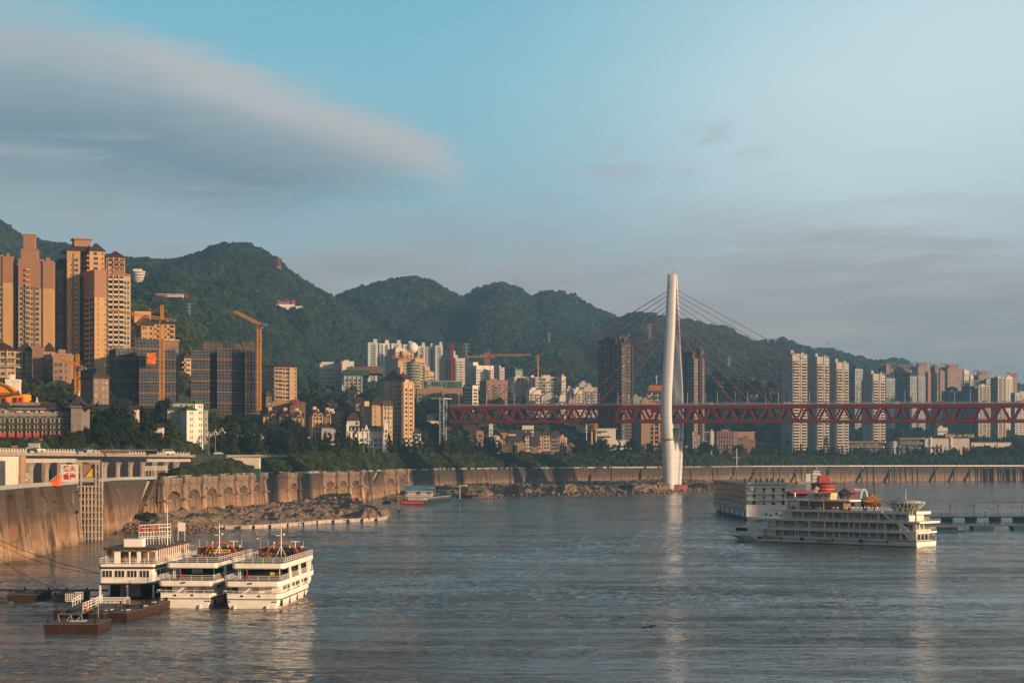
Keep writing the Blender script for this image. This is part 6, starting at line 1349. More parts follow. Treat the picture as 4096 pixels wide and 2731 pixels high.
# hillside and old town houses: (u0,u1,eave v,Y,roof,rise,wall,roof material,facade,label)
HS = [(1308, 1352, 1612, 1400, 'gy', 4, 'pale', 'roof_grey', 'xWx', 'timbered white house with high gable, topmost of the timbered houses'), (1312, 1345, 1634, 1370, 'gy', 3, 'white_wall', 'roof_grey', 'ww', 'timbered white house just below the topmost timbered house'), (1296, 1318, 1650, 1350, 'gy', 3, 'white_wall', 'roof_grey', 'w', 'small white gabled house at the left foot of the timbered houses'),
 (1340, 1374, 1640, 1345, 'gx', 3, 'tan', 'roof_grey', 'wxw', 'brown house with long grey roof right of the timbered houses, nearer one'), (1374, 1412, 1642, 1350, 'gx', 3, 'tan', 'roof_grey', 'wxw', 'brown house with long grey roof touching the lower yellow block'), (1378, 1418, 1606, 1390, 'gy', 3, 'wood', 'roof_grey', 'ww', 'dark timber gabled house beneath the small white lean-to house'), (1422, 1450, 1608, 1380, 'gx', 3, 'tan', 'roof_grey', 'ww', 'grey roofed house tucked behind the lower yellow block'),
 (1655, 1684, 1734, 1370, 'hip', 4, 'white_wall', 'roof_grey', 'Wx', 'white house with dark hipped roof at the right foot of the yellow tower'), (1708, 1754, 1672, 1500, 'gx', 3, 'pale', 'roof_brown', 'wxw', 'small pale house with brown roof amid trees left of the lift tower'), (1786, 1806, 1708, 1480, 'gy', 3, 'rose', 'roof_grey', 'w', 'little pink gabled house directly below the lift tower'),
 (1856, 1905, 1718, 1530, 'gx', 4, 'wood', 'roof_brown', 'xwx', 'long dark brown roofed house under the bridge, right of the little pink house'), (1905, 1935, 1722, 1520, 'gy', 3.5, 'tan', 'roof_brown', 'w', 'brown gabled house with a red lantern sign under the bridge'), (1955, 1972, 1700, 1560, 'flat', 3, 'bluewhite', 'roof_grey', 'n', 'slim pale tower house under the bridge left of the old town roofs'),
 (1975, 2000, 1742, 1545, 'gy', 3, 'pale', 'roof_grey', 'w', 'pale gabled house, leftmost of the old town roofs'), (1998, 2034, 1730, 1600, 'gy', 4, 'tan', 'roof_grey', 'xx', 'broad grey gable at the back left of the old town'), (2034, 2064, 1728, 1590, 'gx', 2, 'white_wall', 'roof_grey', 'ww', 'white fronted shop with green sign in the old town'), (2088, 2135, 1700, 1640, 'slab', 1, 'pale', 'roof_grey', 'WWW', 'modern box house with three pale panels above the old town'),
 (2064, 2098, 1738, 1610, 'gx', 4, 'tan', 'roof_grey', 'xwx', 'grey roofed house in the middle of the old town, right of the green sign'), (2102, 2124, 1744, 1590, 'hip', 5, 'pale', 'roof_grey', 'ww', 'house with steep dark roof and two pale dormers, left one'), (2136, 2168, 1744, 1595, 'hip', 5, 'cream', 'roof_grey', 'ww', 'house with steep dark roof and two pale dormers, centre one'), (2170, 2200, 1742, 1600, 'hip', 5, 'cream', 'roof_grey', 'ww', 'house with steep dark roof and two pale dormers, right one'),
 (2204, 2238, 1745, 1605, 'hip', 5, 'rose', 'roof_grey', 'gw', 'brick coloured house with a chimney at the right of the dormered houses'), (2236, 2268, 1752, 1625, 'flat', 4, 'cream', 'roof_brown', 'pwpwpw', 'tall cream ribbed house at the right end of the old town'), (2038, 2080, 1756, 1575, 'gx', 3, 'wood', 'roof_brown', 'wxw', 'dark wooden hall with stepped eaves in the old town front'), (2120, 2156, 1764, 1575, 'gx', 4, 'rose', 'roof_grey', 'wnwnw', 'pinkish house with three narrow dormers in the old town front'),
 (2135, 2200, 1778, 1610, 'gy', 6, 'pale', 'roof_brown', 'XwX', 'large pale gabled hall with arched window in the old town front'), (2198, 2218, 1775, 1612, 'flat', 4, 'cream', 'roof_brown', 'ww', 'cream corner house with balconies beside the large gabled hall'), (2222, 2312, 1796, 1640, 'flat', 4, 'rose', 'roof_brown', 'wwwwwwww', 'long pinkish house behind roadside trees right of the cream corner house'), (2012, 2050, 1778, 1560, 'slab', 3, 'tan', 'cream', 'XX', 'brown gatehouse with sloping white canopy at the old town road'), (1978, 2012, 1756, 1555, 'gy', 4, 'cream', 'roof_grey', 'ww', 'cream house with arched gable at the left front of the old town'), (2068, 2100, 1772, 1572, 'slab', 2, 'tan', 'grey_wall', 'xx', 'low brown pavilion with flat grey roof in the old town front'),
 (2892, 2918, 1596, 2260, 'gx', 4, 'tan', 'roof_grey', 'wx', 'low house with walled terrace on the knoll right of the dark tower'), (2868, 2894, 1522, 2420, 'flat', 3, 'pale', 'roof_grey', 'ww', 'small pale house on top of the wooded knoll'), (2995, 3020, 1590, 2240, 'flat', 3, 'tan', 'roof_grey', 'ww', 'left of two old houses above the bridge railing near the knoll'), (3018, 3040, 1588, 2235, 'flat', 3, 'pale', 'roof_grey', 'ww', 'right of two old houses above the bridge railing near the knoll'), (3078, 3118, 1578, 2300, 'gx', 4, 'tan', 'roof_brown', 'www', 'brown roofed old house at the left foot of the beige towers'),
 (2806, 2850, 1700, 2150, 'gx', 4, 'tan_dark', 'roof_grey', 'wxw', 'dark roofed house right behind the dark glass office'), (3750, 3790, 1712, 2330, 'flat', 3, 'pale', 'roof_grey', 'www', 'small pale house on the slope above the white store'), (1700, 1740, 1800, 1390, 'flat', 3, 'tan', 'roof_grey', 'wwww', 'low shop row behind roadside trees, left of the red awnings'), (1800, 1900, 1806, 1470, 'flat', 3, 'red_panel', 'roof_grey', 'wwwwww', 'shop row with red fronts behind the slender roadside trees')]
u0h = lambda x: x
for (a, b, v, Y, rf, rh, wl, rm, pat, lab) in HS:
    if 2860 < u0h(a) < 3120: Y = min(Y, yhit(a, v+22, 2085))
    B('house', lab, 'house', 'town houses on the slope', **K_(a, a+1, b, v, Y, 8, wall=wl, L='', R_=pat, fh=3.2, roof=rf, rh=rh, rm=rm, depth=10, zb=PZ(v, Y)-(14 if Y < 2200 else 9), slim=True))
# skyline things on the hills
YT = yhit(552, 1150, 1500)-40
q = thing('round_tower_house', 'round white flared tower building rising from the forest at the left', 'building', (PX(552, YT), YT, PZ(1160, YT))); k = YT/F; mb = MB()
for i in range(6): rr = 3.6+i*.95; mb.lathe((0, 0, 4+i*3.0), [(rr, 0), (rr+.6, 2.0), (rr+.6, 2.7)], 0, 28); mb.lathe((0, 0, 4+i*3.0+.7), [(rr+.35, 0), (rr+.5, .9)], 1, 28)
mb.lathe((0, 0, -10), [(3, 0), (3, 14)], 0, 16); mb.box(-5, 4, -4, 4, 21.6, 24.5); mb.obj('storeys', ['white_wall', 'glass'], q)
YT = yhit(640, 1196, 1500)-45
q = thing('hill_restaurant', 'long white low building with red banner on the forested slope', 'building', (PX(612, YT), YT, PZ(1188, YT))); mb = MB(); mb.box(14, 30, 0, 10, 0, 2.4); mb.box(3, 14, 1, 9, 0, 2.8); mb.box(2, 31, -1, 11, 2.81, 3.3); mb.obj('wall', 'pale', q); mb = MB(); mb.box(4, 11, -.6, -.2, .5, 3.4); mb.box(34, 36, 0, 1, -1, 2.4); mb.obj('banner', 'red_panel', q)
def pagoda(label, u, Y, v0, v1, tiers, w, d, wl='footing', rf='roof_brown', th=-20):
    Y = yhit(u, v0+6, 1600)-26
    q = thing('pagoda', label, 'pagoda', (PX(u, Y), Y, PZ(v0, Y)), R(th)); H = PZ(v1, Y)-PZ(v0, Y); k = H/(tiers+.6)
    mb = MB()
    for i in range(tiers): s_ = 1-.05*i; mb.box(-w/2*s_, w/2*s_, -d/2*s_, d/2*s_, k*i-(8 if i == 0 else 0), k*(i+1)-.3)
    mb.obj('wall', wl, q)
    for i in range(tiers): s_ = 1-.05*i; mb = MB(); swept(mb, 0, 0, w*1.3*s_, d*1.3*s_, k*(i+1)-.8, k*(.35 if i < tiers-1 else 1.1), 2.0, 0, 1.5, .4); mb.obj('roof', rf, q)
    return q
pagoda('red tiered pagoda hall standing on the shoulder of the tallest wooded hill', 1093, 2940, 1072, 1028, 4, 22, 14); 
YT = yhit(1140, 1245, 1500)-66
q = thing('hill_temple', 'white and red temple gate compound in the forest below the pagoda', 'temple', (PX(1092, YT), YT, PZ(1232, YT)), R(8)); k = YT/F; mb = MB(); mb.box(0, 118*k, 0, 16, -2, 9*k); mb.box(0, 86*k, 2, 14, 9*k, 16*k); mb.box(4*k, 112*k, 2, 40, -40, -2); mb.obj('base_wall', 'white_wall', q); clumps('temple_wood', [(PX(1092+rnd.uniform(-6, 130), YT), YT-rnd.uniform(3, 12), PZ(1232, YT)-5.5-rnd.uniform(0, 44), rnd.uniform(5, 8), rnd.uniform(4, 6.5)) for i in range(120)], 'forest', sub=3); mb = MB(); mb.box(0, 1, 15, 16, 0, 1); mb.obj('step', 'pale', q); mb = MB(); mb.box(0, 14*k, 3, 10, 16*k, 34*k); mb.box(74*k, 88*k, 3, 10, 16*k, 34*k); mb.obj('red_tower', 'red_panel', q); mb = MB(); mb.box(16*k, 72*k, 5, 12, 16*k, 38*k); mb.obj('hall', 'tan_dark', q)
for x, w_, z in ((7, 20, 36), (81, 20, 36), (30, 48, 38), (52, 36, 32)): mb = MB(); swept(mb, x*k, 7, w_*k, 11, z*k, 9*k*.6, 2, 0, 1.5, .4); mb.obj('roof', 'roof_grey', q)
pagoda('tiny white pagoda on the third wooded summit', 2000, 3880, 1146, 1128, 2, 5, 5, 'white_wall', 'roof_grey'); pagoda('tiny red roofed lodge in the forest on the second hill', 1586, 2900, 1300, 1286, 1, 12, 8, 'cream', 'roof_brown')
B('summit_house', 'flat pale house on the wooded ridge right of the bridge tower', 'building', **K_(2790, 2796, 2815, 1316, 4180, 5, wall='white_wall', L='', R_='x', depth=14, zb=PZ(1324, 4180))); B('summit_house', 'small pale house near the top of the ridge behind the bridge cables', 'building', **K_(2848, 2850, 2860, 1306, 4180, 5, wall='pale', L='', R_='x', depth=14, zb=PZ(1316, 4180)))
# pylons on the ridges
def pylon(label, u, Y, v0, v1):
    Y = min(Y, yhit(u, v0+3, 1700)-3)
    h = PZ(v1, Y)-PZ(v0, Y); q = thing('power_pylon', label, 'pylon', (PX(u, Y), Y, PZ(v0, Y)), 0, 'power pylons on the hills'); r_ = .22*Y/2500; mb = MB(); w_ = h*.11
    for sx, sy in ((-1, -1), (1, -1), (1, 1), (-1, 1)): mb.bar((sx*w_, sy*w_, 0), (sx*w_*.25, sy*w_*.25, h*.6), r_); mb.bar((sx*w_*.25, sy*w_*.25, h*.6), (sx*.3, sy*.3, h), r_)
    for i in range(9):
        a, b = i/9, (i+1)/9; f = lambda q_: w_*(1-.75*min(1, q_/.6)) if q_ < .6 else w_*.25*(1-(q_-.6)/.4*.8); mb.bar((-f(a), -f(a), a*h), (f(b), -f(b), b*h), r_*.7); mb.bar((f(a), -f(a), a*h), (-f(b), -f(b), b*h), r_*.7)
    mb.obj('tower', 'steel', q)
    for z in (.62, .78, .93): mb = MB(); mb.bar((-h*.17, 0, z*h+.5), (h*.17, 0, z*h+.5), r_); mb.bar((-h*.17, 0, z*h+.5), (0, 0, z*h+h*.05), r_*.7); mb.bar((h*.17, 0, z*h+.5), (0, 0, z*h+h*.05), r_*.7); mb.obj('crossarm', 'steel', q)
for lab, u, Y, a, b in (('tall pylon in the forest left of the white tower buildings, near the yellow crane', 757, 1900, 1300, 1212), ('pylon behind the two distant orange cranes', 1866, 2500, 1462, 1372), ('pylon on the forested slope above the green glass school blocks', 2197, 3100, 1385, 1332), ('tall pylon on the slope just left of the bridge tower top cables', 2599, 3600, 1368, 1295), ('pylon directly behind the dark tower roof', 2516, 3200, 1365, 1332), ('left pylon of the pair on the ridge behind the right hand cables', 3076, 4250, 1392, 1350), ('right pylon of the pair on the ridge behind the right hand cables', 3102, 4250, 1388, 1348), ('pylon on the far ridge above the second beige tower', 3258, 4680, 1420, 1385), ('tallest pylon on the far ridge above the third beige tower', 3312, 4680, 1404, 1368), ('pylon in the forest between dark tower and beige towers', 2916, 3100, 1485, 1428), ('left of three small pylons above the wooded knoll', 2998, 2700, 1540, 1510), ('middle of three small pylons above the wooded knoll', 3013, 2700, 1540, 1515), ('right of three small pylons above the wooded knoll', 3032, 2700, 1546, 1522)): pylon(lab, u, Y, a, b)
def mast(label, u, Y, v0, v1, m='steel', w_=.5, cat='mast'):
    q = thing('antenna_mast', label, cat, (PX(u, Y), Y, PZ(v0, Y))); h = PZ(v1, Y)-PZ(v0, Y); mb = MB(); mb.bar((0, 0, 0), (0, 0, h), w_, n=6, r2=w_*.6); mb.obj('pole', m, q)
    mb = MB()
    for z in (.72, .82, .9): mb.box(-w_*2, w_*2, -w_*2, w_*2, z*h, z*h+h*.03)
    mb.obj('antenna_ring', m, q); return q
mast('orange and white lattice mast behind the green glass school blocks', 2151, 2200, 1508, 1418, 'crane_far', 1.4); mast('white telecom mast rising between the old town and the blank hall', 2346, 1690, 1820, 1694, 'white_rail', .5); mast('white slim mast rising from the forest left of the orange roofed hall', 2626, 2600, 1535, 1502, 'white_wall', .9); mast('white telecom mast right of the bridge tower foot, taller one', 2772, 1850, 1800, 1725, 'white_rail', .45); mast('white telecom mast right of the bridge tower foot, shorter one', 2796, 1840, 1800, 1738, 'white_rail', .45); mast('pale twin antenna on the fourth wooded summit, left one', 2226, 3980, 1174, 1152, 'steel', .8); mast('pale twin antenna on the fourth wooded summit, right one', 2265, 3980, 1180, 1158, 'steel', .8); mast('short orange crane mast left of the blank hall', 2366, 1750, 1775, 1690, 'crane', 1.3, 'crane mast'); mast('taller orange crane mast touching the blank hall', 2383, 1745, 1790, 1690, 'crane', 1.3, 'crane mast')
# ------------------------------------------------------------- rocky shores in front of the wall
rk = bpy.data.materials.new('shore_rock'); rk.use_nodes = True; t = NT(rk.node_tree); b = t.n['Principled BSDF']
ps = t.new('ShaderNodeNewGeometry').outputs['Position']; sx = t.new('ShaderNodeSeparateXYZ', {0: ps}).outputs
nz = t.new('ShaderNodeTexNoise', {'Vector': ps, 'Scale': .18, 'Detail': 9.0, 'Roughness': .65}).outputs[0]
n2_ = t.new('ShaderNodeTexNoise', {'Vector': t.new('ShaderNodeMapping', {'Vector': ps, 'Scale': (1, 1, .2), 'Location': (40, 9, 0)}).outputs[0], 'Scale': .06, 'Detail': 6.0}).outputs[0]
c = t.ramp(nz, [(.3, (.08, .056, .038, 1)), (.45, (.19, .13, .085, 1)), (.6, (.28, .195, .13, 1)), (.75, (.36, .26, .18, 1))])
c = t.mix(t.mapr(t.math('ADD', sx[2], t.math('MULTIPLY', nz, 3.0)), 2.4, 1.6, 0, .6), c, (.30, .22, .155, 1))  # low flats in paler sand tone, with missing sunlight painted in
gr = t.math('MULTIPLY', t.mapr(n2_, .50, .56), t.mapr(sx[2], 2.6, 3.6)); c = t.mix(gr, c, (.035, .06, .015, 1))
t.l.new(c, b.inputs['Base Color']); b.inputs['Roughness'].default_value = .92
bn = t.new('ShaderNodeBump', {'Height': t.new('ShaderNodeTexNoise', {'Vector': ps, 'Scale': .7, 'Detail': 8.0, 'Roughness': .7}).outputs[0], 'Strength': 1.0, 'Distance': .8}); t.l.new(bn.outputs[0], b.inputs['Normal']); M['shore_rock'] = rk
def shore(name, u0, u1, front, backf, zfun, amp, step=3.0, n=34):
    vs = []; us_ = np.arange(u0, u1+.1, step)
    for u in us_:
        yf = YW(interp(u, front)); yb = backf(u)
        if yb < yf+4: yb = yf+4
        for j in range(n+1):
            a = j/n; Y = yf+(yb-yf)*a; X = PX(u, Y); edge = smooth(min(1, a*6))*smooth(min(1, min(u-u0, u1-u)/24))
            z = zfun(u, a)*edge
            k = abs(mnoise.noise(Vector((X/11, Y/26, 1))))*2.2+abs(mnoise.noise(Vector((X/4, Y/11, 7))))*.9; st_ = 0
            z += (amp*(1.1-k)+st_*amp*.5)*edge-.4*(1-edge)
            vs.append((X, Y, max(z, -.6)))
    m_ = n+1; mb = MB(); mb.add(vs, [(i*m_+j, (i+1)*m_+j, (i+1)*m_+j+1, i*m_+j+1) for i in range(len(us_)-1) for j in range(n)]); return struct(mb.obj(name, rk))
FA = [(488, 2118), (540, 2122), (600, 2134), (700, 2128), (860, 2113), (1000, 2112), (1100, 2107), (1300, 2090), (1515, 2081), (1545, 2075), (1566, 2060)]
shore('rocky_shore', 488, 1566, FA, lambda u: knots(u)[0][0]+1 if u < 1432 else YW(interp(u, [(1432, 2006), (1450, 2028), (1566, 2052)])), lambda u, a: interp(u, [(488, 1.0), (620, 3.5), (760, 4.5), (900, 3.0), (1050, 2.0), (1250, 2.6), (1380, 2.8), (1450, 2.4), (1530, 2.2), (1566, .4)])*(.22+.78*a if u < 1400 else .3+.7*math.sin(math.pi*min(1, a*1.05))), 1.9)
FB = [(1600, 1995), (1660, 1990), (1800, 1989), (1900, 1988), (2000, 1985), (2150, 1978), (2230, 1972), (2340, 1974), (2450, 1972), (2600, 1968), (2720, 1964), (2860, 1960), (2905, 1950)]
shore('rocky_shore', 1600, 2900, FB, lambda u: knots(u)[0][0]+1, lambda u, a: interp(u, [(1600, 2), (1640, 4), (1800, 4.5), (1950, 5), (2050, 4), (2250, 4.5), (2500, 4.5), (2700, 6), (2900, 1)])*(.35+.65*a), 2.6, 4.0, 26)
# single outcrops
def outcrop(label, u, v, w_, h_, seed, d=1.4):
    Y = YW(v); k = Y/F; q = MB(); ring = []; r_ = random.Random(seed); n = 22; m = 9
    for j in range(m):
        a = j/(m-1); rr = math.cos(a*math.pi/2)**.6; ring.append([(w_*k/2*rr*math.cos(2*math.pi*i/n)*(1+.35*mnoise.noise(Vector((i*.7, j*.5, seed)))), w_*k/2*d*rr*math.sin(2*math.pi*i/n)*(1+.35*mnoise.noise(Vector((i*.7, j*.6, seed+5)))), -1+(h_*k+1)*math.sin(a*math.pi/2)*(1+.25*mnoise.noise(Vector((i*.9, j, seed))))) for i in range(n)])
    q.loft(ring); o = q.obj('rock_outcrop', rk); o.location = (PX(u, Y), Y+w_*k*.4, 0); tag(o, label, 'rock', 'rock outcrops at the water edge'); return o
for a in (('big dark dome of rock at the tip of the landing shore', 1520, 2062, 78, 30, 3), ('long smooth rock hump behind the concrete quay, left one', 1380, 2070, 130, 34, 5), ('smooth rock hump in the middle of the landing shore', 1180, 2078, 120, 24, 6), ('ribbed brown rock hump left of the long quay', 860, 2085, 130, 34, 7),
          ('dark pointed rock at the shore left of the grassy bank', 2060, 1984, 90, 46, 8), ('square shouldered rock with steep faces before the grassy bank', 2275, 1975, 104, 42, 9), ('broad light rock just right of the moored blue roofed barge', 1900, 1990, 150, 40, 10), ('jagged rock pile left of the bridge tower foot', 2560, 1968, 170, 36, 11), ('jagged rock between the long rock pile and the bridge tower', 2640, 1966, 100, 40, 12), ('rocks right of the bridge tower foot', 2800, 1960, 80, 26, 13)): outcrop(*a)
def rubble(n, u0, u1, ya, yb, s0, s1, z=None):
    pts = []
    for i in range(n):
        u = rnd.uniform(u0, u1); v = rnd.uniform(ya(u), yb(u)); Y = YW(v, 1.5); s_ = rnd.uniform(s0, s1); pts.append((PX(u, Y), Y, rnd.uniform(.3, 2.2) if z is None else z(u, v), s_, s_*.7))
    return pts
M['rubble'] = rk
clumps('rubble', rubble(700, 500, 880, lambda u: 2095, lambda u: interp(u, FA)-4, .2, .6)+rubble(260, 1060, 1480, lambda u: 2045, lambda u: interp(u, FA)-30, .2, .7)+rubble(500, 1545, 1640, lambda u: 1965, lambda u: 1992, .3, 1.3)+rubble(900, 1900, 2860, lambda u: 1948, lambda u: interp(u, FB), .4, 1.5), 'rubble', sub=1, rough=.7)
g_ = [(PX(u, Y), Y, z, s_, s_*.6) for u, Y, z, s_ in [(rnd.uniform(500, 620), rnd.uniform(640, 668), rnd.uniform(2, 4.5), rnd.uniform(.6, 1.6)) for i in range(160)]+[(u_, knots(u_)[0][0]-rnd.uniform(4, 45), rnd.uniform(3.4, 5.2), rnd.uniform(.7, 2.2)) for u_ in [rnd.uniform(2230, 2520) for i in range(420)]]+[(u_, knots(u_)[0][0]-rnd.uniform(2, 18), rnd.uniform(3, 5), rnd.uniform(.6, 1.8)) for u_ in [rnd.uniform(1290, 1400) for i in range(160)]]]
clumps('bank_grass', g_, 'shrub', sub=2)
gp = []      # plants growing on the wall top and in its cracks
for i in range(420):
    u = rnd.choice([rnd.uniform(630, 1140), rnd.uniform(0, 620), rnd.uniform(1280, 1440), rnd.uniform(1640, 2900)]); zt_ = rnd.random()+(1 if u < 625 else 0); p = wp(u, .6 if zt_ < .75 else 1.2, W_+.5 if zt_ < .75 else rnd.uniform(4, 16)); s_ = rnd.uniform(.3, .9)*(1 if zt_ < .75 else .55); gp.append((*p, s_, s_))
clumps('wall_plants', gp, 'shrub', sub=2)
# concrete quay with blocks
q = thing('quay', 'low concrete quay of square blocks along the landing shore', 'quay')
u = 880
while u < 1515:
    du = rnd.uniform(24, 36); Y0, Y1 = YW(interp(u, FA)), YW(interp(u+du, FA)); f = 1.5 if int(u/30) % 2 else 4.0; mb = MB()
    x0, x1 = PX(u, Y0), PX(u+du*.97, Y1); mb.add([(x0, Y0-f-1, -1), (x1, Y1-f-1, -1), (x1, Y1+5, -1), (x0, Y0+5, -1), (x0, Y0-f-1, 1.25), (x1, Y1-f-1, 1.25), (x1, Y1+5, 1.25), (x0, Y0+5, 1.25)], [(0, 3, 2, 1), (4, 5, 6, 7), (0, 1, 5, 4), (1, 2, 6, 5), (2, 3, 7, 6), (3, 0, 4, 7)])
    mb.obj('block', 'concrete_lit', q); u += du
for lab, u, v in (('red navigation light drum on a white plinth at the rocky landing point', 1411, 2006), ('small red navigation light on a concrete block left of the bridge tower', 2576, 1936)):
    Y = YW(v, 3.6) if u < 2000 else 1500; q = thing('navigation_light', lab, 'beacon', (PX(u, Y), Y, PZ(v+4, Y)-1.4)); k = 1 if u < 2000 else 1.1; mb = MB(); mb.box(-2.2*k, 2.2*k, -2, 2, -1.5, 1.2); mb.obj('plinth', 'pale', q); mb = MB(); mb.lathe((0, 0, 1.2), [(.85, 0), (.95, .4), (.95, 1.9), (.6, 2.1), (.5, 2.5)], 0, 14); mb.obj('drum', 'red', q)
# ------------------------------------------------------------- boats
def hull(mb, L, Bm, zs, bow=.2, stern=.05, mi=0, n=14, sx=0, flare=.9, tip=0.0, rake=0.0):
    # along +y from 0 to L, centred on x = sx ; zs = [(z, scale)]
    rings = []
    for z, s_ in zs:
        r_ = []
        for side in (1, -1):
            seq = range(n+1) if side == 1 else range(n, -1, -1)
            for i in seq:
                a = i/n; y = a*L; w_ = Bm/2*s_
                if a > 1-bow: w_ *= max(.04, (1-((a-(1-bow))/bow)**2.2)*(1-tip)+tip)
                if a < stern: w_ *= .86+.14*math.sqrt(a/stern)
                r_.append((sx+side*w_, y*(1-rake*(1-s_))+(0 if a > .5 else (1-s_)*.6), z))
        rings.append(r_)
    mb.loft(rings, mi); return mb
def rrect(x0, x1, y0, y1, r, n=4):
    p = []
    for cx, cy, a0 in ((x1-r, y0+r, -90), (x1-r, y1-r, 0), (x0+r, y1-r, 90), (x0+r, y0+r, 180)):
        p += [(cx+r*math.cos(R(a0+90*i/n)), cy+r*math.sin(R(a0+90*i/n))) for i in range(n+1)]
    return p
def ferry(label, x, y, num, banner):
    q = thing('river_ferry', label, 'ferry', (x, y, 0), R(-3.5), 'two white three deck ferries'); Bm = 9.7; L = 36
    mb = MB(); hull(mb, L, Bm, [(-.8, .80), (-.2, .86), (.5, .96), (1.45, 1.0)], .3, .03, rake=.6); mb.obj('hull', 'white_paint', q)
    mb = MB(); hull(mb, L, Bm+.16, [(1.45, 1), (1.62, 1)], .3, .03); mb.obj('rubbing_strake', 'black_rub', q)
    mb = MB(); hull(mb, L, Bm+.02, [(1.62, 1), (2.45, 1.0)], .3, .03); mb.obj('bulwark', 'white_paint', q)
    # lower cabin set in from the stern
    mb = MB(); mb.box(-4.1, 4.1, 3.0, 31, 2.4, 4.0); mb.obj('lower_cabin', 'white_paint', q)
    for dx in (-3.5, 0.1, 2.3): mb = MB(); mb.box(dx-.5, dx+.5, 2.93, 2.99, 1.9+.6, 3.9); mb.obj('door', 'dark' if dx < -3 else 'grey_wall', q)
    for s_ in (-1, 1):
        for k in range(6): mb = MB(); yy = 6+k*4; mb.box(*sorted((s_*4.1, s_*4.16)), yy, yy+3, 2.7, 3.8); mb.obj('window', 'glass', q)
    mb = MB(); mb.xz([(-1.9, 2.45), (-1.4, 2.45), (.6, 4.0), (.1, 4.0)], 1.0, 1.2); mb.bar((-1.9, 1, 3.4), (.1, 1, 4.9), .03); mb.obj('stern_ladder', 'white_rail', q)
    for (z0, z1, y0, y1, w_) in ((3.7, 4.55, .35, 33, 4.75), (6.5, 7.3, 4.8, 33.5, 4.55)):
        mb = MB(); mb.prism(rrect(-w_, w_, y0, y1, .7), z0, z1); mb.obj('deck_fascia', 'white_paint', q); mb = MB(); mb.prism(rrect(-w_+.2, w_-.2, y0+.2, y1-.2, .6), z1+.002, z1+.03); mb.obj('deck_floor', 'deck_green', q); mb = MB(); mb.prism(rrect(-w_+.1, w_-.1, y0+.12, y1-.12, .6), z0-.14, z0-.003); mb.obj('soffit', 'grey_wall', q)
    # open second deck: dark saloon with posts
    mb = MB(); mb.box(-3.9, 3.9, 11.5, 31, 4.59, 6.36); mb.obj('saloon', 'dark', q)
    for px in (-3.6, -3.3, 3.5):
        mb = MB(); mb.box(px-.06, px+.06, 6.2, 6.32, 4.58, 6.36); mb.obj('post', 'white_rail', q)
    if banner: mb = MB(); mb.box(-1.6, .3, 11.3, 11.4, 5.1, 6.1); mb.obj('screen_cloth', 'sign_white', q)
    else:
        mb = MB(); mb.box(.8, 3.2, 11.3, 11.4, 4.9, 5.4); mb.obj('mural', 'yellow', q); mb = MB(); mb.box(.5, 3.3, 11.28, 11.39, 4.65, 4.9); mb.obj('mural_base', 'green_net', q)
    # raked side arches along the hull
    for s_ in (-1, 1):
        for k, yy in enumerate((10, 19, 27)):
            mb = MB(); mb.yz([(yy, 2.4), (yy+1.6, 2.4), (yy+.5, 3.75), (yy-.2, 3.75)], *sorted((s_*4.55, s_*4.8))); mb.obj('side_strut', 'white_paint', q)
            mb = MB(); mb.yz([(yy, 4.56), (yy+1.8, 4.56), (yy+.8, 6.4), (yy-.1, 6.4)], *sorted((s_*4.35, s_*4.6))); mb.obj('side_strut', 'white_paint', q)
        mb = MB(); mb.yz([(30, 2.4), (34.5, 2.4), (34.9, 7.3), (33, 7.3), (33.2, 4.6), (31.5, 4.4)], *sorted((s_*3.6, s_*3.9))); mb.obj('bow_wing', 'white_paint', q)
    for (z, y0, y1, w_, m_) in ((2.45, .1, 28, 4.8, .5), (4.56, .5, 32, 4.65, .9), (7.31, 4.95, 33, 4.45, .95)):
        mb = MB(); mb.rail([(-w_, y1, z), (-w_, y0, z), (w_, y0, z), (w_, y1, z)], m_, 1.7, .035, 3 if m_ > .6 else 1); mb.obj('railing', 'white_rail', q)
    # top deck: timber screen at the bow end, orange trim, arch, mast, tables and chairs
    mb = MB(); mb.box(-4.3, 4.3, 26.5, 26.7, 7.33, 8.9); mb.obj('timber_screen', 'wood', q); mb = MB(); mb.bar((-4.3, 26.5, 8.95), (4.3, 26.5, 8.95), .07); mb.obj('orange_trim', 'orange', q)
    mb = MB(); pts = [(2.9*math.cos(a)+.2, 26.0, 7.6+2.4*math.sin(a)) for a in np.linspace(.25, math.pi-.25, 12)]; mb.path(pts, .05); mb.path([(x_, y_, z_-.28) for x_, y_, z_ in pts], .05)
    for a, b in zip(pts, pts[1:]): mb.bar(a, (b[0], b[1], b[2]-.28), .03)
    mb.obj('arch', 'orange', q)
    mb = MB(); mb.bar((0, 25.5, 7.4), (0, 25.5, 13.4), .11, n=6, r2=.06)
    for z in (12.6, 11.2): mb.bar((-.9, 25.5, z), (.7, 25.5, z), .05); mb.box(.45, .65, 25.3, 25.6, z, z+.4); mb.box(-.95, -.3, 25.4, 25.6, z-.08, z+.02)
    mb.bar((0, 25.5, 9.3), (-.8, 25.2, 7.6), .05); mb.bar((0, 25.5, 9.3), (.8, 25.2, 7.6), .05); mb.obj('mast', 'white_rail', q)
    mb = MB(); mb.box(1.7, 3.3, 26, 26.15, 10.0, 10.12); mb.bar((2.5, 26.1, 8.8), (2.5, 26.1, 10), .08, n=6); mb.obj('radar', 'white_rail', q)
    mb = MB(); mb.sphere((-1.4, 26.1, 9.8), .2, 0, 8, 5); mb.bar((-1.4, 26.1, 8.6), (-1.4, 26.1, 9.7), .07); mb.obj('lamp', 'lamp_globe', q)
    for lx in (1.4, 3.6): mb = MB(); mb.lathe((lx, 26.1, 9.1), [(.1, -.3), (.28, -.1), (.28, .2), (.1, .25)], 0, 8); mb.obj('searchlight', 'steel', q)
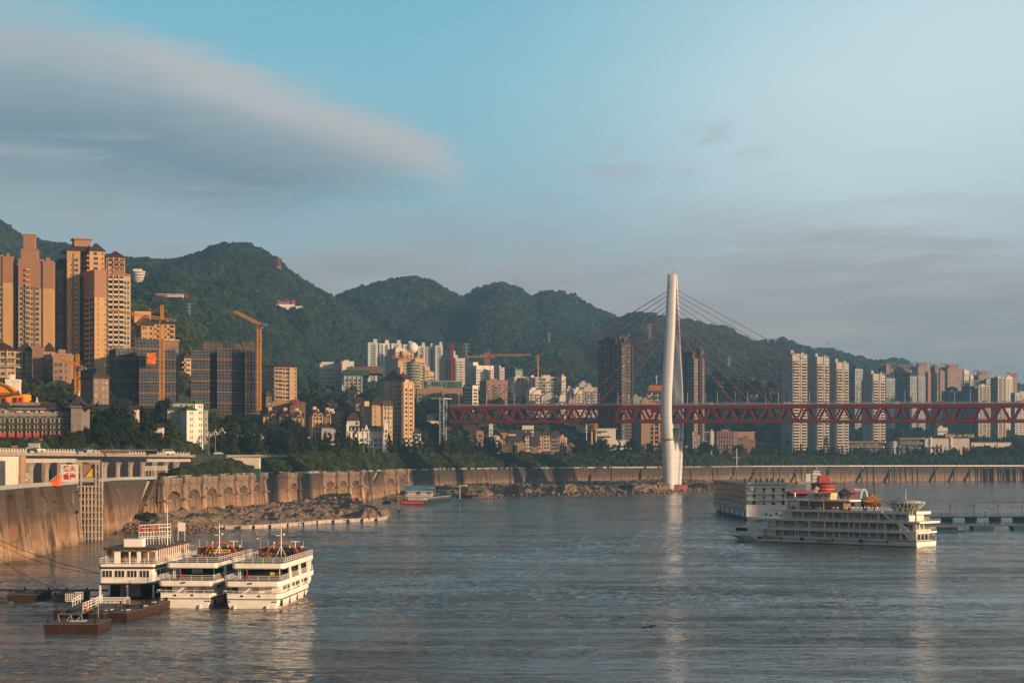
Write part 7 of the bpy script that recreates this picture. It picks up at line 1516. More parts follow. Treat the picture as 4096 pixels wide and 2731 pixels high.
    for ax in (-2.5, 4.0, -3.9): mb = MB(); mb.bar((ax, 26.2, 8.9), (ax, 26.2, 10.3), .025); mb.obj('aerial', 'white_rail', q)
    r_ = random.Random(num)
    for k in range(14):
        tx, ty = r_.uniform(-3.6, 3.4), r_.uniform(9, 25); mb = MB(); mb.box(tx-.4, tx+.4, ty-.4, ty+.4, 8.0, 8.05); mb.bar((tx, ty, 7.34), (tx, ty, 8.0), .05); mb.obj('table', 'dark', q)
        for sx in (-.75, .75): mb = MB(); mb.box(tx+sx-.2, tx+sx+.2, ty-.2, ty+.2, 7.75, 7.8); mb.box(tx+sx+(.16 if sx > 0 else -.2), tx+sx+(.2 if sx > 0 else -.16), ty-.2, ty+.2, 7.8, 8.3); mb.bar((tx+sx, ty, 7.34), (tx+sx, ty, 7.75), .04); mb.obj('chair', 'rose', q)
    if banner:
        mb = MB(); mb.box(-2.1, 1.9, 26.3, 26.42, 7.6, 8.5); bo = mb.obj('banner', 'yellow', q); mb = MB(); mb.box(-2.1, 1.9, 26.25, 26.29, 7.6, 7.85); mb.obj('wave_stripe', 'blue_pale', bo)
        t_ = text('家和盛世山川 福祉心中家常', .28, 'dark', bo, 'lettering'); t_.location = (-.1, 26.24, 8.2)
    else: mb = MB(); mb.box(-1.9, 1.9, 26.3, 26.42, 7.5, 8.3); mb.obj('screen_board', 'dark', q)
    # stern details
    mb = MB(); mb.xz([(-.95, 4.7), (-.8, 4.7), (-.62, 5.3), (-.78, 6.3), (-.95, 5.6)], .2, .25); mb.obj('flag', 'red', q); mb = MB(); mb.bar((-.9, .3, 4.5), (-.9, .3, 6.5), .03); mb.obj('flagstaff', 'white_rail', q)
    for bx in (-1.7, 1.2): mb = MB(); mb.box(bx-.22, bx+.22, -.06, .05, 1.95, 2.25); mb.obj('fairlead', 'dark', q)
    for bx in (-4.2, -3.8, 3.6, 4.1): mb = MB(); mb.lathe((0, 0, 0), [(.12, -.1), (.14, .1)], 0, 8); mb.v = [(bx+v[0], v[2]-.02, 1.15+v[1]) for v in mb.v]; mb.obj('exhaust', 'dark', q)
    for bx in (-2.9, 2.6): mb = MB(); mb.xz([(bx-.35, -.6), (bx+.1, -.6), (bx+.1, .55), (bx-.1, .45)], -.25, .9); mb.obj('skeg', 'white_paint', q)
    mb = MB(); mb.box(-.4, -.05, .05, .3, 4.1, 4.35); mb.obj('stern_light', 'dark', q)
    for i, (ch, py) in enumerate((('交', 'JIAO'), ('运', 'YUN'), ('轮', 'LUN'), ('渡', 'DU'))):
        t_ = text(ch, .45, 'sign_red', q, 'character'); t_.location = (-3.0+i*1.4, .07, 1.12); t_ = text(py, .15, 'sign_red', q, 'lettering'); t_.location = (-3.0+i*1.4, .07, .82)
    t_ = text(str(num), .45, 'sign_red', q, 'number'); t_.location = (2.75, .07, 1.12)
    for (ch, py, bx) in (('重', 'CHONG', -2.2), ('庆', 'QING', 2.1)): t_ = text(ch, .25, 'sign_red', q, 'character'); t_.location = (bx, .07, .55)
    for k in range(4): mb = MB(); mb.box(-.15+(4.75), .1+4.78, 1.5+k*7, 1.9+k*7, .3, 1.4); mb.obj('fender', 'black_rub', q)
    for k in range(5): mb = MB(); mb.lathe((4.45 if k % 2 else -4.45, 7+k*4, 7.7), [(.3, 0), (.3, .12)], 0, 8); mb.obj('lifebuoy', 'red', q)
    return q
ferry('white three deck ferry numbered 15 with a yellow banner on its top deck', (PX(625, 296)+PX(855, 296))/2, 296, 15, True)
ferry('white three deck ferry numbered 12, rightmost of the moored vessels at lower left', (PX(893, 294)+PX(1122, 294))/2, 294, 12, False)
# pontoon station beside them
q = thing('pontoon_station', 'white two storey floating station with brown roof left of the ferries', 'floating station', ((PX(396, 302)+PX(617, 302))/2, 302, 0), R(-1.5)); w_ = 4.8
mb = MB(); mb.box(-5.2, 5.2, -.6, 31, -.8, 1.0); mb.obj('pontoon_hull', 'rust_hull', q)
for px in (-4.65, 4.6, .1): mb = MB(); mb.box(px-.14, px+.14, .1, .4, 1, 3.6); mb.obj('post', 'white_paint', q)
mb = MB(); mb.box(-4.4, 4.4, 6, 30, 1.0, 3.5); mb.obj('lower_room', 'dark', q); mb = MB(); mb.box(-2.6, 1.0, 5.8, 5.98, 1.0, 3.4); mb.obj('lower_wall', 'grey_wall', q)
mb = MB(); mb.prism(rrect(-w_, w_, 0, 31, .4), 3.75, 6.15); mb.obj('upper_wall', 'white_paint', q); mb = MB(); mb.prism(rrect(-w_-.03, w_+.03, -.03, 31.03, .4), 3.4, 3.748); mb.obj('lower_band', 'brown_trim', q); mb = MB(); mb.prism(rrect(-w_-.03, w_+.03, -.03, 31.03, .4), 6.152, 6.55); mb.obj('upper_band', 'brown_trim', q); mb = MB(); mb.prism(rrect(-w_, w_, 0, 31, .4), 6.552, 7.0); mb.obj('terrace_edge', 'white_paint', q)
for k in range(4):
    x0 = -4.25+k*2.15; mb = MB(); mb.box(x0, x0+1.75, -.03, -.004, 4.75, 5.9, 0)
    for j in range(4): mb.box(x0+j*.583-.04, x0+j*.583+.04, -.06, -.031, 4.75, 5.9, 1)
    mb.box(x0-.06, x0+1.81, -.07, -.031, 5.9, 5.97, 1); mb.box(x0-.06, x0+1.81, -.08, -.031, 4.66, 4.75, 1); mb.obj('window', ['glass', 'white_rail'], q)
for k in range(9): mb = MB(); mb.box(w_+.005, w_+.04, 2+k*3.1, 4.4+k*3.1, 4.75, 5.9); mb.obj('window', 'glass', q)
mb = MB(); mb.rail([(-w_+.1, 30, 7), (-w_+.1, .1, 7), (w_-.1, .1, 7), (w_-.1, 30, 7)], .95, 1.6, .035, 3); mb.obj('terrace_railing', 'white_rail', q)
for x0, x1 in ((-3.0, -2.6), (-2.6+.3, -2.0), (-.9, -.75), (-.75, .4), (.4, .7), (2.0, 2.25), (3.4, 3.9)):
    pass
mb = MB()
for x0, x1 in ((-2.9, -1.9), (-.35, -.15), (1.05, 1.7), (2.95, 3.1), (4.3, 4.6)): mb.box(x0, x1, 3.0, 3.3, 7.0, 9.3)
mb.box(-2.9, 4.6, 3.0, 3.3, 9.0, 9.3); mb.box(-4.5, -4.35, 3, 3.3, 7, 9.3); mb.box(-4.5, -2.9, 3, 3.3, 9.1, 9.3); mb.obj('cabin_front', 'white_paint', q)
mb = MB(); mb.box(-2.8, 4.5, 5.2, 29, 7.0, 9.25); mb.obj('cabin', 'tan_dark', q)
for k in range(16): mb = MB(); mb.box(4.45, 4.6, 3.4+k*1.7, 3.6+k*1.7, 7, 9.3); mb.obj('side_post', 'white_rail', q)
mb = MB(); mb.prism(rrect(-4.7, 4.8, 2.2, 31.5, .2), 9.32, 9.72); mb.obj('roof', 'brown_trim', q); mb = MB(); mb.prism(rrect(-4.4, 4.5, 2.5, 31.2, .2), 9.722, 9.76); mb.obj('roof_felt', 'deck_grey', q)
mb = MB(); mb.box(-1.6, 1.6, 4.5, 7.2, 9.76, 11.1); mb.obj('roof_box', 'white_paint', q)
mb = MB(); A, B_ = Vector((.0, 9, 9.8)), Vector((4.3, 15, 9.8))
for k in range(12):
    p = A.lerp(B_, k/11); mb.bar(p, p+Vector((0, 0, 3.6)), .04); mb.bar(p+Vector((.2, 1.6, 0)), p+Vector((0, 0, 2.4)), .03)
for z in (1.2, 1.5, 2.3, 3.0, 3.6): mb.bar(A+Vector((0, 0, z)), B_+Vector((0, 0, z)), .04)
mb.obj('sign_frame', 'white_rail', q)
t_ = text('朝天门码头', 1.0, 'sign_red', q, 'lettering'); t_.location = (1.4, 10.6, 12.6); t_.rotation_euler = (R(90), 0, math.atan2(6, 4.3))
mb = MB(); mb.bar((4.6, 11, 9.7), (4.6, 11, 17), .09, n=6, r2=.05)
for z in (11.5, 13, 15, 16.2): mb.bar((4.2, 11, z), (5.1, 11, z), .03)
mb.obj('mast', 'white_rail', q)
mb = MB(); mb.box(3.0, 4.4, 27, 27.1, 11.6, 13.2); mb.bar((3.0, 27, 9.7), (3.1, 27, 11.8), .05); mb.bar((4.3, 27, 9.7), (4.3, 27, 11.8), .05); mb.obj('signboard', 'sign_white', q)
mb = MB(); mb.rail([(-4.3, .4, 7), (-4.2, 2.4, 7)], .9, .5, .03, 3); mb.lathe((-3.6, 2.9, 8.3), [(.05, 0), (.5, .2), (.5, .7), (.1, 1.0)], 0, 8); mb.obj('parasol', 'dark', q)
# landing stage railings and gangway
q = thing('landing_stage', 'flat landing stage with white rail before the floating station', 'landing stage', (PX(375, 292), 290, 0)); mb = MB(); mb.box(-.5, 9.2, 0, 12, .55, .95); mb.obj('deck', 'tan_dark', q); mb = MB(); mb.rail([(0, .1, .95), (5.7, .1, .95)], 1.15, .8, .045, 3); mb.rail([(.6, 1.6, .95), (6.1, 1.6, .95)], 1.15, .9, .045, 3); mb.obj('railing', 'white_rail', q)
# rusty mooring barges
def barge(label, u, v, L, W, th, h=1.15, cabin=None):
    Y = YW(v); q = thing('mooring_barge', label, 'barge', (PX(u, Y), Y, 0), R(th), 'rusty mooring barges'); mb = MB(); k = .45
    vs = [(0, k, -.4), (L, k, -.4), (L, W-k, -.4), (0, W-k, -.4), (-.15, 0, h), (L+.15, 0, h), (L+.15, W, h), (-.15, W, h)]; mb.add(vs, [(0, 3, 2, 1), (4, 5, 6, 7), (0, 1, 5, 4), (1, 2, 6, 5), (2, 3, 7, 6), (3, 0, 4, 7)]); mb.obj('hull', 'rust_hull', q)
    mb = MB(); mb.box(-.1, L+.1, .05, W-.05, h+.003, h+.09); mb.obj('deck', 'deck_grey', q)
    for bx, by in ((.4, .5), (L-.4, .5), (.4, W-.5), (L-.4, W-.5)): mb = MB(); mb.lathe((bx, by, h+.09), [(.16, 0), (.16, .4), (.22, .42), (.22, .5)], 0, 8); mb.obj('bollard', 'dark', q)
    mb = MB(); mb.box(L*.35, L*.65, W*.4, W*.6, h+.09, h+.22); mb.obj('hatch', 'grey_wall', q); return q
bq = barge('nearest rusty barge, square decked, under the raised steel gangway', 178, 2528, 7.6, 8.5, 0)
for a in (('rusty barge behind the nearest one at the left', 212, 2470, 7.2, 13, -6), ('rusty barge just right of the nearest one, grey hatches on deck', 355, 2484, 2.3, 12, -6), ('rusty barge with a white grating, third from the right end of the row', 422, 2480, 3.3, 9, -8), ('rusty barge with white marks, second from the right end of the row', 505, 2462, 2.6, 9, -8), ('rusty barge at the right end of the row beneath the station', 556, 2446, 2.2, 9, -8), ('small rusty barge tucked under the station at the row\'s far right', 598, 2430, 1.0, 8, -6), ('dark rusty barge at the left edge below the chains', 30, 2404, 5.2, 12, 3), ('dark rusty barge between the left edge barge and the landing stage', 210, 2406, 4.4, 11, 3)): barge(*a)
q = thing('plank_boat', 'flat wooden boat cut by the left edge beside a dark barge', 'boat', (PX(-20, YW(2412)), YW(2412), 0)); mb = MB(); hull(mb, 3.2, 1.2, [(-.1, .7), (.35, 1)], .4, .1); mb.v = [(y, x, z) for x, y, z in mb.v]; mb.f = [f[::-1] for f in mb.f]; mb.obj('hull', 'wood', q)
# raised gangway on the nearest barge
gx, gy = PX(225, YW(2520)), YW(2520); q = thing('gangway', 'raised steel gangway with white grid rails standing on the nearest barge', 'gangway', (gx, gy+.6, 1.25)); mb = MB()
mb.add([(0, 0, 1.0), (3.6, 0, 1.0), (4.8, 8, 2.0), (1.6, 8, 2.0), (0, 0, 1.12), (3.6, 0, 1.12), (4.8, 8, 2.12), (1.6, 8, 2.12)], [(0, 3, 2, 1), (4, 5, 6, 7), (0, 1, 5, 4), (1, 2, 6, 5), (2, 3, 7, 6), (3, 0, 4, 7)]); mb.obj('platform', 'deck_grey', q)
mb = MB()
for a, b in (((.1, .1, 1), (.5, 0, -.8)), ((2, .1, 1), (2.4, 0, -.8)), ((3.5, .1, 1), (3.9, 0, -.8)), ((2, .2, 1), (1, .2, -.4)), ((4.6, 6, 1.8), (4.6, 6, 0)), ((3.5, .2, 1), (2.4, .2, -.4))): mb.bar(a, b, .05)
mb.obj('legs', 'steel', q)
for pts in ([(1.0, 5, 1.6), (1.5, 7.8, 2.1)], [(3.4, 1.5, 1.3), (4.3, 4.5, 1.7), (4.8, 7.8, 2.1)]): mb = MB(); mb.rail(pts, 1.25, .9, .045, 3); mb.obj('rail', 'white_rail', q)
mb = MB(); mb.sphere((3.7, 2.2, 1.8), .3, 0, 8, 5, 1.4); mb.obj('lifejacket', 'orange', q)
q = thing('rope_coil', 'dark heap of rope lying on the raised gangway', 'rope', (gx+1.7, gy+1.8, 2.5)); mb = MB()
for k in range(5): mb.path([((.8-.08*k)*math.cos(a), (.5-.05*k)*math.sin(a), .06+.06*k+.04*math.sin(3*a)) for a in np.linspace(0, 6.28, 14)], .07)
mb.obj('coil', 'dark', q)
for lab, x_, y_ in (('white grid gate leaning up on the barge, left one', 262, 2438), ('white grid gate leaning up on the barge, right one', 300, 2430)):
    Y = YW(y_)+2; q = thing('grid_gate', lab, 'gate', (PX(x_, Y), Y, 1.25), R(12), 'white grid gates'); mb = MB(); 
    for k in range(5): mb.bar((k*.33, 0, 0), (k*.33, .2, 1.25), .035); mb.bar((0, .05*k, k*.31), (1.32, .05*k, k*.31), .035)
    mb.obj('grid', 'white_rail', q)
# walkway of the left pontoons with rail
q = thing('walkway', 'long pontoon walkway with white rail running left from the floating station', 'walkway'); Y = 318; mb = MB(); mb.box(PX(-30, Y), PX(375, Y-10), Y, Y+1.4, 1.15, 1.4); mb.obj('deck', 'deck_grey', q); mb = MB(); mb.rail([(PX(-30, Y), Y, 1.4), (PX(92, Y), Y, 1.4)], 1.15, .9, .045, 3); mb.rail([(PX(122, Y), Y+1, 1.4), (PX(250, Y), Y+1, 1.4)], 1.0, 1.2, .04, 3); mb.obj('railing', 'white_rail', q)
# mooring chains and cables
def cable(label, a, b, sag, r=.05, m='dark', n=16):
    a, b = Vector(a), Vector(b); mb = MB(); mb.path([tuple(a.lerp(b, i/n)-Vector((0, 0, sag*4*(i/n)*(1-i/n)))) for i in range(n+1)], r); o = mb.obj('mooring_cable', m); tag(o, label, 'cable', 'mooring cables'); return o
def pt(u, v, Y): return (PX(u, Y), Y, PZ(v, Y))
for lab, a, b, sg in (('heavy mooring cable from the left edge to the station corner', pt(-10, 2155, 420), pt(396, 2290, 303), .6), ('thin mooring cable just below the heavy one at the left', pt(-10, 2172, 420), pt(396, 2294, 303), 1.2), ('mooring cable crossing low from the left edge to the landing stage', pt(-10, 2325, 330), pt(385, 2385, 300), .6), ('mooring cable from the wall foot down to the dark barge', wp(150, .5, 12), pt(240, 2385, 318), 2), ('mooring cable slanting down the wall beside the first buttress', wp(92, .6, 17), wp(205, 4, .3), .3), ('second mooring cable slanting down the wall near the first buttress', wp(96, .6, 15), wp(178, 4, .3), .3), ('mooring cable from the wall to the barge at the lower left', pt(-10, 2230, 400), pt(270, 2365, 316), .8),
    ('upper mooring cable from the arcade to the blue roofed barge', wp(1430, 1, 14), pt(1622, 1998, 985), 1.0), ('lower mooring cable from the arcade to the blue roofed barge', wp(1434, 1, 9), pt(1612, 2006, 985), 1.0), ('mooring cable from the second arcade to the blue roofed barge', wp(1575, 1, 14), pt(1640, 1990, 990), .4)): cable(lab, a, b, sg)
# sup paddler, buoy and posts
# ------------------------------------------------------------- dinner cruise ship in mid river (local x along the side from stern to bow)
Cx, Cy = PX(3663, 500), 500.0; dv = Vector((PX(2949, 540)-Cx, 540-Cy, 0)); TH = math.atan2(dv.y, dv.x)
q = thing('cruise_boat', 'white four deck cruise boat under way with a glass crown lounge aft', 'cruise boat', (Cx, Cy, 0), TH); Lw = dv.length; W2 = 12.0    # beam runs to local -y ... camera side is y = 0
sgn = -1                                                                 # far side lies at negative local y
def yb(a, b): return tuple(sorted((sgn*a, sgn*b)))
mb = MB(); rings = []
for z, f in ((-.8, .86), (.4, .97), (1.7, 1.0)):
    r_ = []; n = 12
    for i in range(n+1): a = i/n; x = -.2+a*(Lw+3+2.2*(z > 0)*z); wv_ = 1 if a < .82 else 1-((a-.82)/.18)**2*.95; r_.append((x, sgn*(W2/2-W2/2*f*wv_), z))
    for i in range(n, -1, -1): a = i/n; x = -.2+a*(Lw+3+2.2*(z > 0)*z); wv_ = 1 if a < .82 else 1-((a-.82)/.18)**2*.95; r_.append((x, sgn*(W2/2+W2/2*f*wv_), z))
    rings.append(r_)
mb.loft(rings); mb.obj('hull', 'white_paint', q)
mb = MB(); mb.box(8.5, Lw-8, .02, .1, 1.15, 1.3); mb.box(-.3, 8.5, .02, .1, 1.6, 1.75); mb.box(-.4, -.3, *yb(0, W2), 1.5, 1.68); mb.box(0, Lw-10, -.02, .05, -.1, .16); mb.obj('rubbing_strake', 'black_rub', q)
# bow ramp shell
mb = MB(); mb.xz([(Lw-9, 1.7), (Lw-3, 1.7), (Lw+5.5, 2.9), (Lw+5.7, 3.3), (Lw+3, 4.0), (Lw-9, 6.1), (Lw-11, 6.1), (Lw-9.6, 3.8)], *yb(.25, 4)); mb.obj('bow_shell', 'white_paint', q); mb = MB(); mb.xz([(Lw-4.3, 3.1), (Lw+.8, 3.6), (Lw+.2, 4.3), (Lw-2.5, 4.3)], .0, .26) if False else mb.box(Lw-3.6, Lw+.6, -.24, -.2, 3.1, 4.1); mb.obj('bow_opening', 'dark', q)
decks = [(1.7, 3.85, -.2, Lw-9.3), (4.45, 6.75, -.2, Lw-10), (7.35, 9.5, 2.0, Lw-15)]     # floor, ceiling, x range
fas = [(3.85, 4.4, -.6, Lw-7.5), (6.75, 7.3, -1.6, Lw-4.5), (9.5, 10.1, 10.5, Lw-12.2)]
for (z0, z1, xa, xb) in decks:
    mb = MB(); mb.box(xa+1, xb-.5, *yb(1.6, W2-1.6), z0, z1); mb.obj('deckhouse', 'white_paint', q)
    x = xa+2; k = 0
    while x < xb-4:
        wd = [3.2, 4.6, 2.4, 5.2][k % 4]; gm = ['glass', 'glass', 'glass_blue', 'glass_amber', 'glass'][(k*7+int(z0)) % 5]; mb = MB(); mb.box(x, x+wd, -1.58, -1.5, z0+.35, z1-.25, 0); mb.box(x+wd*.5-.04, x+wd*.5+.04, -1.5, -1.46, z0+.35, z1-.25, 1); mb.obj('window', [gm, 'white_paint'], q); x += wd+.5; k += 1
    x = xa+.3
    while x < xb: mb = MB(); mb.box(x-.1, x+.1, -.3, -.12, z0, z1); mb.obj('post', 'white_rail', q); x += 5.0
    mb = MB(); mb.rail([(xa, -.15, z0), (xb, -.15, z0)], 1.0, 2.5, .03, 3); mb.rail([(xa, -.15, z0), (xa, sgn*(W2-.2), z0)], 1.0, 2.5, .03, 3); mb.obj('railing', 'white_rail', q)
for (z0, z1, xa, xb) in fas: mb = MB(); mb.prism([(x, sgn*y) for x, y in rrect(xa, xb, -.15, W2+.15, .8)][::-1], z0, z1); mb.obj('deck_fascia', 'white_paint', q)
mb = MB(); mb.prism([(x, sgn*y) for x, y in rrect(0.6, 12, .6, W2-.6, 1.5)][::-1], 9.3, 10.1); mb.obj('aft_canopy', 'white_paint', q)
mb = MB(); mb.xz([(-.3, 1.7), (2.2, 1.7), (3.8, 3.85), (1.5, 3.85)], -.22, -.05); mb.xz([(2.2, 4.42), (4.0, 4.42), (6.2, 6.75), (4.4, 6.75)], -.22, -.05); mb.obj('raked_panel', 'white_paint', q)
for k in range(5): mb = MB(); y0 = .6+k*2.2; mb.box(-.25, -.2, *yb(y0, y0+1.8), 2.0, 3.6); mb.obj('stern_window', 'glass', q)
for k in range(4): mb = MB(); y0 = 1.5+k*2.5; mb.box(.75, .8, *yb(y0, y0+2.0), 4.9, 6.6); mb.obj('stern_window', 'glass_green', q)
for k, x in enumerate((9, 17, 27, 37, 45, 52)): mb = MB(); mb.box(x, x+(1.3 if k % 2 else .35), .03, .16, .9, 1.7); mb.obj('fender', 'black_rub', q)
mb = MB(); mb.xz([(.2, 4.6), (.5, 4.6), (.7, 5.4), (.4, 6.5), (.15, 5.6)], *yb(8, 8.05)); mb.obj('flag', 'red', q)
t_ = text('长航朝天门', 1.0, 'sign_red', q, 'lettering'); t_.rotation_euler = (R(90), 0, math.pi); t_.location = (Lw-12, .18, 1.55); t_ = text('长航 朝天门', .9, 'sign_red', q, 'lettering'); t_.rotation_euler = (R(90), 0, math.pi); t_.location = (30, .14, .62)
# outside stair aft
mb = MB(); mb.xz([(7.6, 7.4), (8.6, 7.4), (11.8, 10), (10.9, 10)], -.9, -.6); mb.bar((7.8, -.6, 8.3), (11, -.6, 11), .05); mb.obj('stair', 'white_rail', q)
# upper canopy with tree columns and wheelhouse
mb = MB(); mb.prism([(x, sgn*y) for x, y in rrect(22.5, Lw-15, 2.5, W2-2.5, 1.5)][::-1], 12.6, 13.1); mb.obj('upper_deck', 'white_paint', q); mb = MB(); mb.rail([(22.6, -2.6, 13.1), (Lw-15.2, -2.6, 13.1)], .9, 2, .03, 3); mb.obj('upper_railing', 'white_rail', q)
for x in (3, -.6+1.2, 14, 24, 31, 36, 43):
    zb_ = 7.3 if x < 4 else 10.1; mb = MB(); mb.bar((x, -1.2, zb_), (x, -1.2, zb_+(3.2 if x < 4 else 2.4)), .28, n=8, r2=.2); zt_ = zb_+(3.2 if x < 4 else 2.4)
    for a in range(8): mb.bar((x, -1.2, zt_), (x+1.4*math.cos(a*.785), -1.2+1.4*math.sin(a*.785), zt_+.55), .05)
    mb.obj('tree_column', 'tan', q)
mb = MB(); mb.box(26, Lw-19, *yb(4, W2-3.5), 10.1, 12.6); mb.obj('upper_saloon', 'tan_dark', q); mb = MB(); mb.box(Lw-20, Lw-15.5, *yb(3.5, W2-3.5), 10.1, 12.6); mb.obj('fore_saloon', 'white_paint', q)
mb = MB(); mb.xz([(30, 13.1), (35.6, 13.1), (36, 15.1), (29.6, 15.1)], *yb(3.2, 7)); mb.obj('wheelhouse', 'cream', q)
for k in range(3): mb = MB(); x0 = 30.8+k*1.6; mb.box(x0, x0+1.1, -3.18, -3.12, 13.9, 14.6); mb.obj('wheelhouse_window', 'glass_blue', q)
mb = MB(); lattice(mb, (Lw-23, -5, 13.1), (Lw-25.5, -5, 16.6), .8, 6, .06); lattice(mb, (Lw-21, -5, 13.1), (Lw-25.5, -5, 16.6), .5, 5, .05); mb.obj('bow_derrick', 'white_rail', q); mb = MB(); mb.bar((Lw-17.5, -5, 13.1), (Lw-17.5, -5, 15.1), .3, n=8); mb.obj('vent', 'steel', q)
r_ = random.Random(5)
for k in range(34):
    x, y = r_.uniform(11.5, Lw-14), r_.uniform(.8, W2-1.2); mb = MB(); mb.box(x-.35, x+.35, sgn*y-.35, sgn*y+.35, 10.85, 10.9)
    for dx in (-.7, .7): mb.box(x+dx-.2, x+dx+.2, sgn*y-.2, sgn*y+.2, 10.5, 10.56); mb.box(x+dx-.03, x+dx+.03, sgn*y-.2, sgn*y+.2, 10.56, 11.0)
    mb.bar((x, sgn*y, 10.1), (x, sgn*y, 10.85), .05); mb.obj('table_set', 'white_rail', q)
for k in range(10): x = r_.uniform(12, Lw-16); mb = MB(); mb.box(x-.25, x+.25, *yb(3, 3.4), 10.1, 11.0); mb.obj('red_chair', 'red', q)
# glass crown lounge
n = 14; cx, cy = 6.4, sgn*W2/2; mb = MB(); mb.loft([[(cx+r0*math.cos(2*math.pi*i/n), cy+r0*.92*math.sin(2*math.pi*i/n), z) for i in range(n)] for r0, z in ((3.0, 9.9), (3.3, 10.3), (5.2, 12.4))]); lo = mb.obj('crown_lounge', 'glass_green', q)
mb = MB(); mb.loft([[(cx+r0*math.cos(2*math.pi*(i+.5)/n), cy+r0*.92*math.sin(2*math.pi*(i+.5)/n), z) for i in range(n)] for r0, z in ((5.4, 12.4), (4.2, 13.2), (1.3, 13.5))]); mb.obj('faceted_roof', 'bluegrey', lo)
mb = MB()
for i in range(n):
    a = 2*math.pi*i/n; a2 = a+.16; f = lambda r0, aa, z: (cx+r0*math.cos(aa), cy+r0*.92*math.sin(aa), z); mb.bar(f(3.2, a, 10.1), f(5.6, a-.16, 12.6), .07); mb.bar(f(3.2, a, 10.1), f(5.6, a2, 12.3), .07); mb.bar(f(5.6, a-.16, 12.6), f(5.6, a2, 12.8), .07); mb.bar(f(5.6, a2, 12.8), f(5.6, a2, 12.3), .05)
mb.obj('white_struts', 'white_rail', lo); mb = MB(); mb.bar((cx, cy, 13.4), (cx, cy, 16.8), .1, n=6, r2=.05); mb.bar((cx-.7, cy, 16), (cx+.7, cy, 16), .05); mb.obj('mast', 'white_rail', lo)
mb = MB(); mb.rail([(1, sgn*1, 10.1), (12, sgn*.7, 10.1)], .9, 2, .03, 3); mb.obj('aft_railing', 'white_rail', q)
# wake
wk = [( -1-rnd.random()**2*26, sgn*(W2/2+rnd.gauss(0, 2.2)), .05, rnd.uniform(.1, .28), .08) for i in range(170)]; mw = Matrix.Translation((Cx, Cy, 0)) @ Matrix.Rotation(TH, 4, 'Z')
mat('foam', (.42, .38, .33), rough=.6); wk = [((mw @ Vector(p[:3]))[0], (mw @ Vector(p[:3]))[1], p[2]-.03, p[3], p[4]) for p in wk]; clumps('wake_foam', wk, 'foam', sub=2, rough=.5)

# ------------------------------------------------------------- tall white river liner behind it
X0, X1, Ya, Yb_ = 96.2, 114.8, 718.0, 845.0; q = thing('river_liner', 'tall white river liner with long rows of balcony cabins and a blue-green hull', 'river liner', (X0, Ya, 0)); w_ = X1-X0; L = Yb_-Ya
mb = MB(); mb.loft([[(0+i_, 0, z), (w_-i_, 0, z), (w_-i_, L*.85, z), (w_/2+.5, L+8+z, z), (w_/2-.5, L+8+z, z), (i_, L*.85, z)] for z, i_ in ((-1, 1.2), (.3, .4), (1.6, 0))]); mb.obj('hull', 'blue_pale', q); mb = MB(); mb.loft([[(0, 0, z), (w_, 0, z), (w_, L*.88, z), (w_/2+.5, L+10, z), (w_/2-.5, L+10, z), (0, L*.88, z)] for z in (1.602, 6.0)]); mb.obj('upper_hull', 'white_paint', q)
mb = MB(); mb.box(.5, w_-.5, 5, L*.95, 6.0, 15.0); mb.obj('superstructure', 'white_paint', q)
for k in range(5):
    z = 3.6+k*2.42
    for j in range(16): mb = MB(); y0 = 7+j*7; mb.box(-.04 if z < 6 else .46, .0 if z < 6 else .5, y0, y0+6.2, z+.5, z+2.0, 0); mb.box((-.5 if z > 6 else -.1), .0 if z < 6 else .45, y0, y0+6.2, z-.05, z+.08, 1); mb.box((-.5 if z > 6 else -.1), (-.45 if z > 6 else -.06), y0, y0+6.2, z+.08, z+.75, 2); mb.obj('cabin_balcony', ['glass_amber' if (j+k) % 3 else 'glass', 'white_paint', 'glass_amber'], q)
for k in range(13): mb = MB(); mb.box(-.05, 0, 6+k*8, 6.9+k*8, 2.2, 3.2); mb.obj('porthole', 'glass', q)
for k in range(6): mb = MB(); mb.box(-.3, -.01, 4+k*17, 4.8+k*17, -.2, 3.8); mb.obj('fender', 'black_rub', q)
for z in (8.4, 11.0, 13.6): mb = MB(); mb.prism(rrect(.1, w_-.6 if z > 10 else w_, -.2+(z-8)*.25, 8, .5), z, z+.35); mb.obj('stern_deck', 'white_paint', q); mb = MB(); mb.rail([(.2, (z-8)*.25, z+.35), (w_-.7, (z-8)*.25, z+.35)], 1.0, 2.5, .05, 3); mb.obj('railing', 'white_rail', q)
mb = MB(); mb.box(1, w_-1, 3.4, 4.9, 6.0, 14.6); mb.obj('stern_bulkhead', 'white_paint', q); mb = MB(); mb.box(0, w_, -.05, 6, 6.0, 6.5); mb.obj('stern_bulwark', 'white_paint', q)
for k in range(4):
    for z in (6.3, 8.8, 11.4): mb = MB(); x0 = 3+k*4; mb.box(x0, x0+1.2, 3.34, 3.39, z, z+1.9); mb.obj('door', 'dark', q)
for z in (6.0, 8.75):
    mb = MB(); mb.xz([(5, z), (5.8, z), (9, z+2.4), (8.2, z+2.4)], 2.2, 2.6); mb.xz([(13.5, z), (14.3, z), (11.6, z+2.4), (10.8, z+2.4)], 2.2, 2.6); mb.obj('stair', 'white_rail', q)
mb = MB(); mb.prism(rrect(-.2, w_+.2, .5, L, 1), 15.0, 15.5); mb.obj('top_deck', 'pale', q); mb = MB(); mb.rail([(0, 60, 15.5), (0, .8, 15.5), (w_, .8, 15.5)], 1.1, 3, .05, 3); mb.obj('top_railing', 'white_rail', q)
mb = MB(); mb.sphere((2.3, 2, 12.8), 1.25, 0, 12, 8); mb.obj('radome', 'white_paint', q, smooth=True)
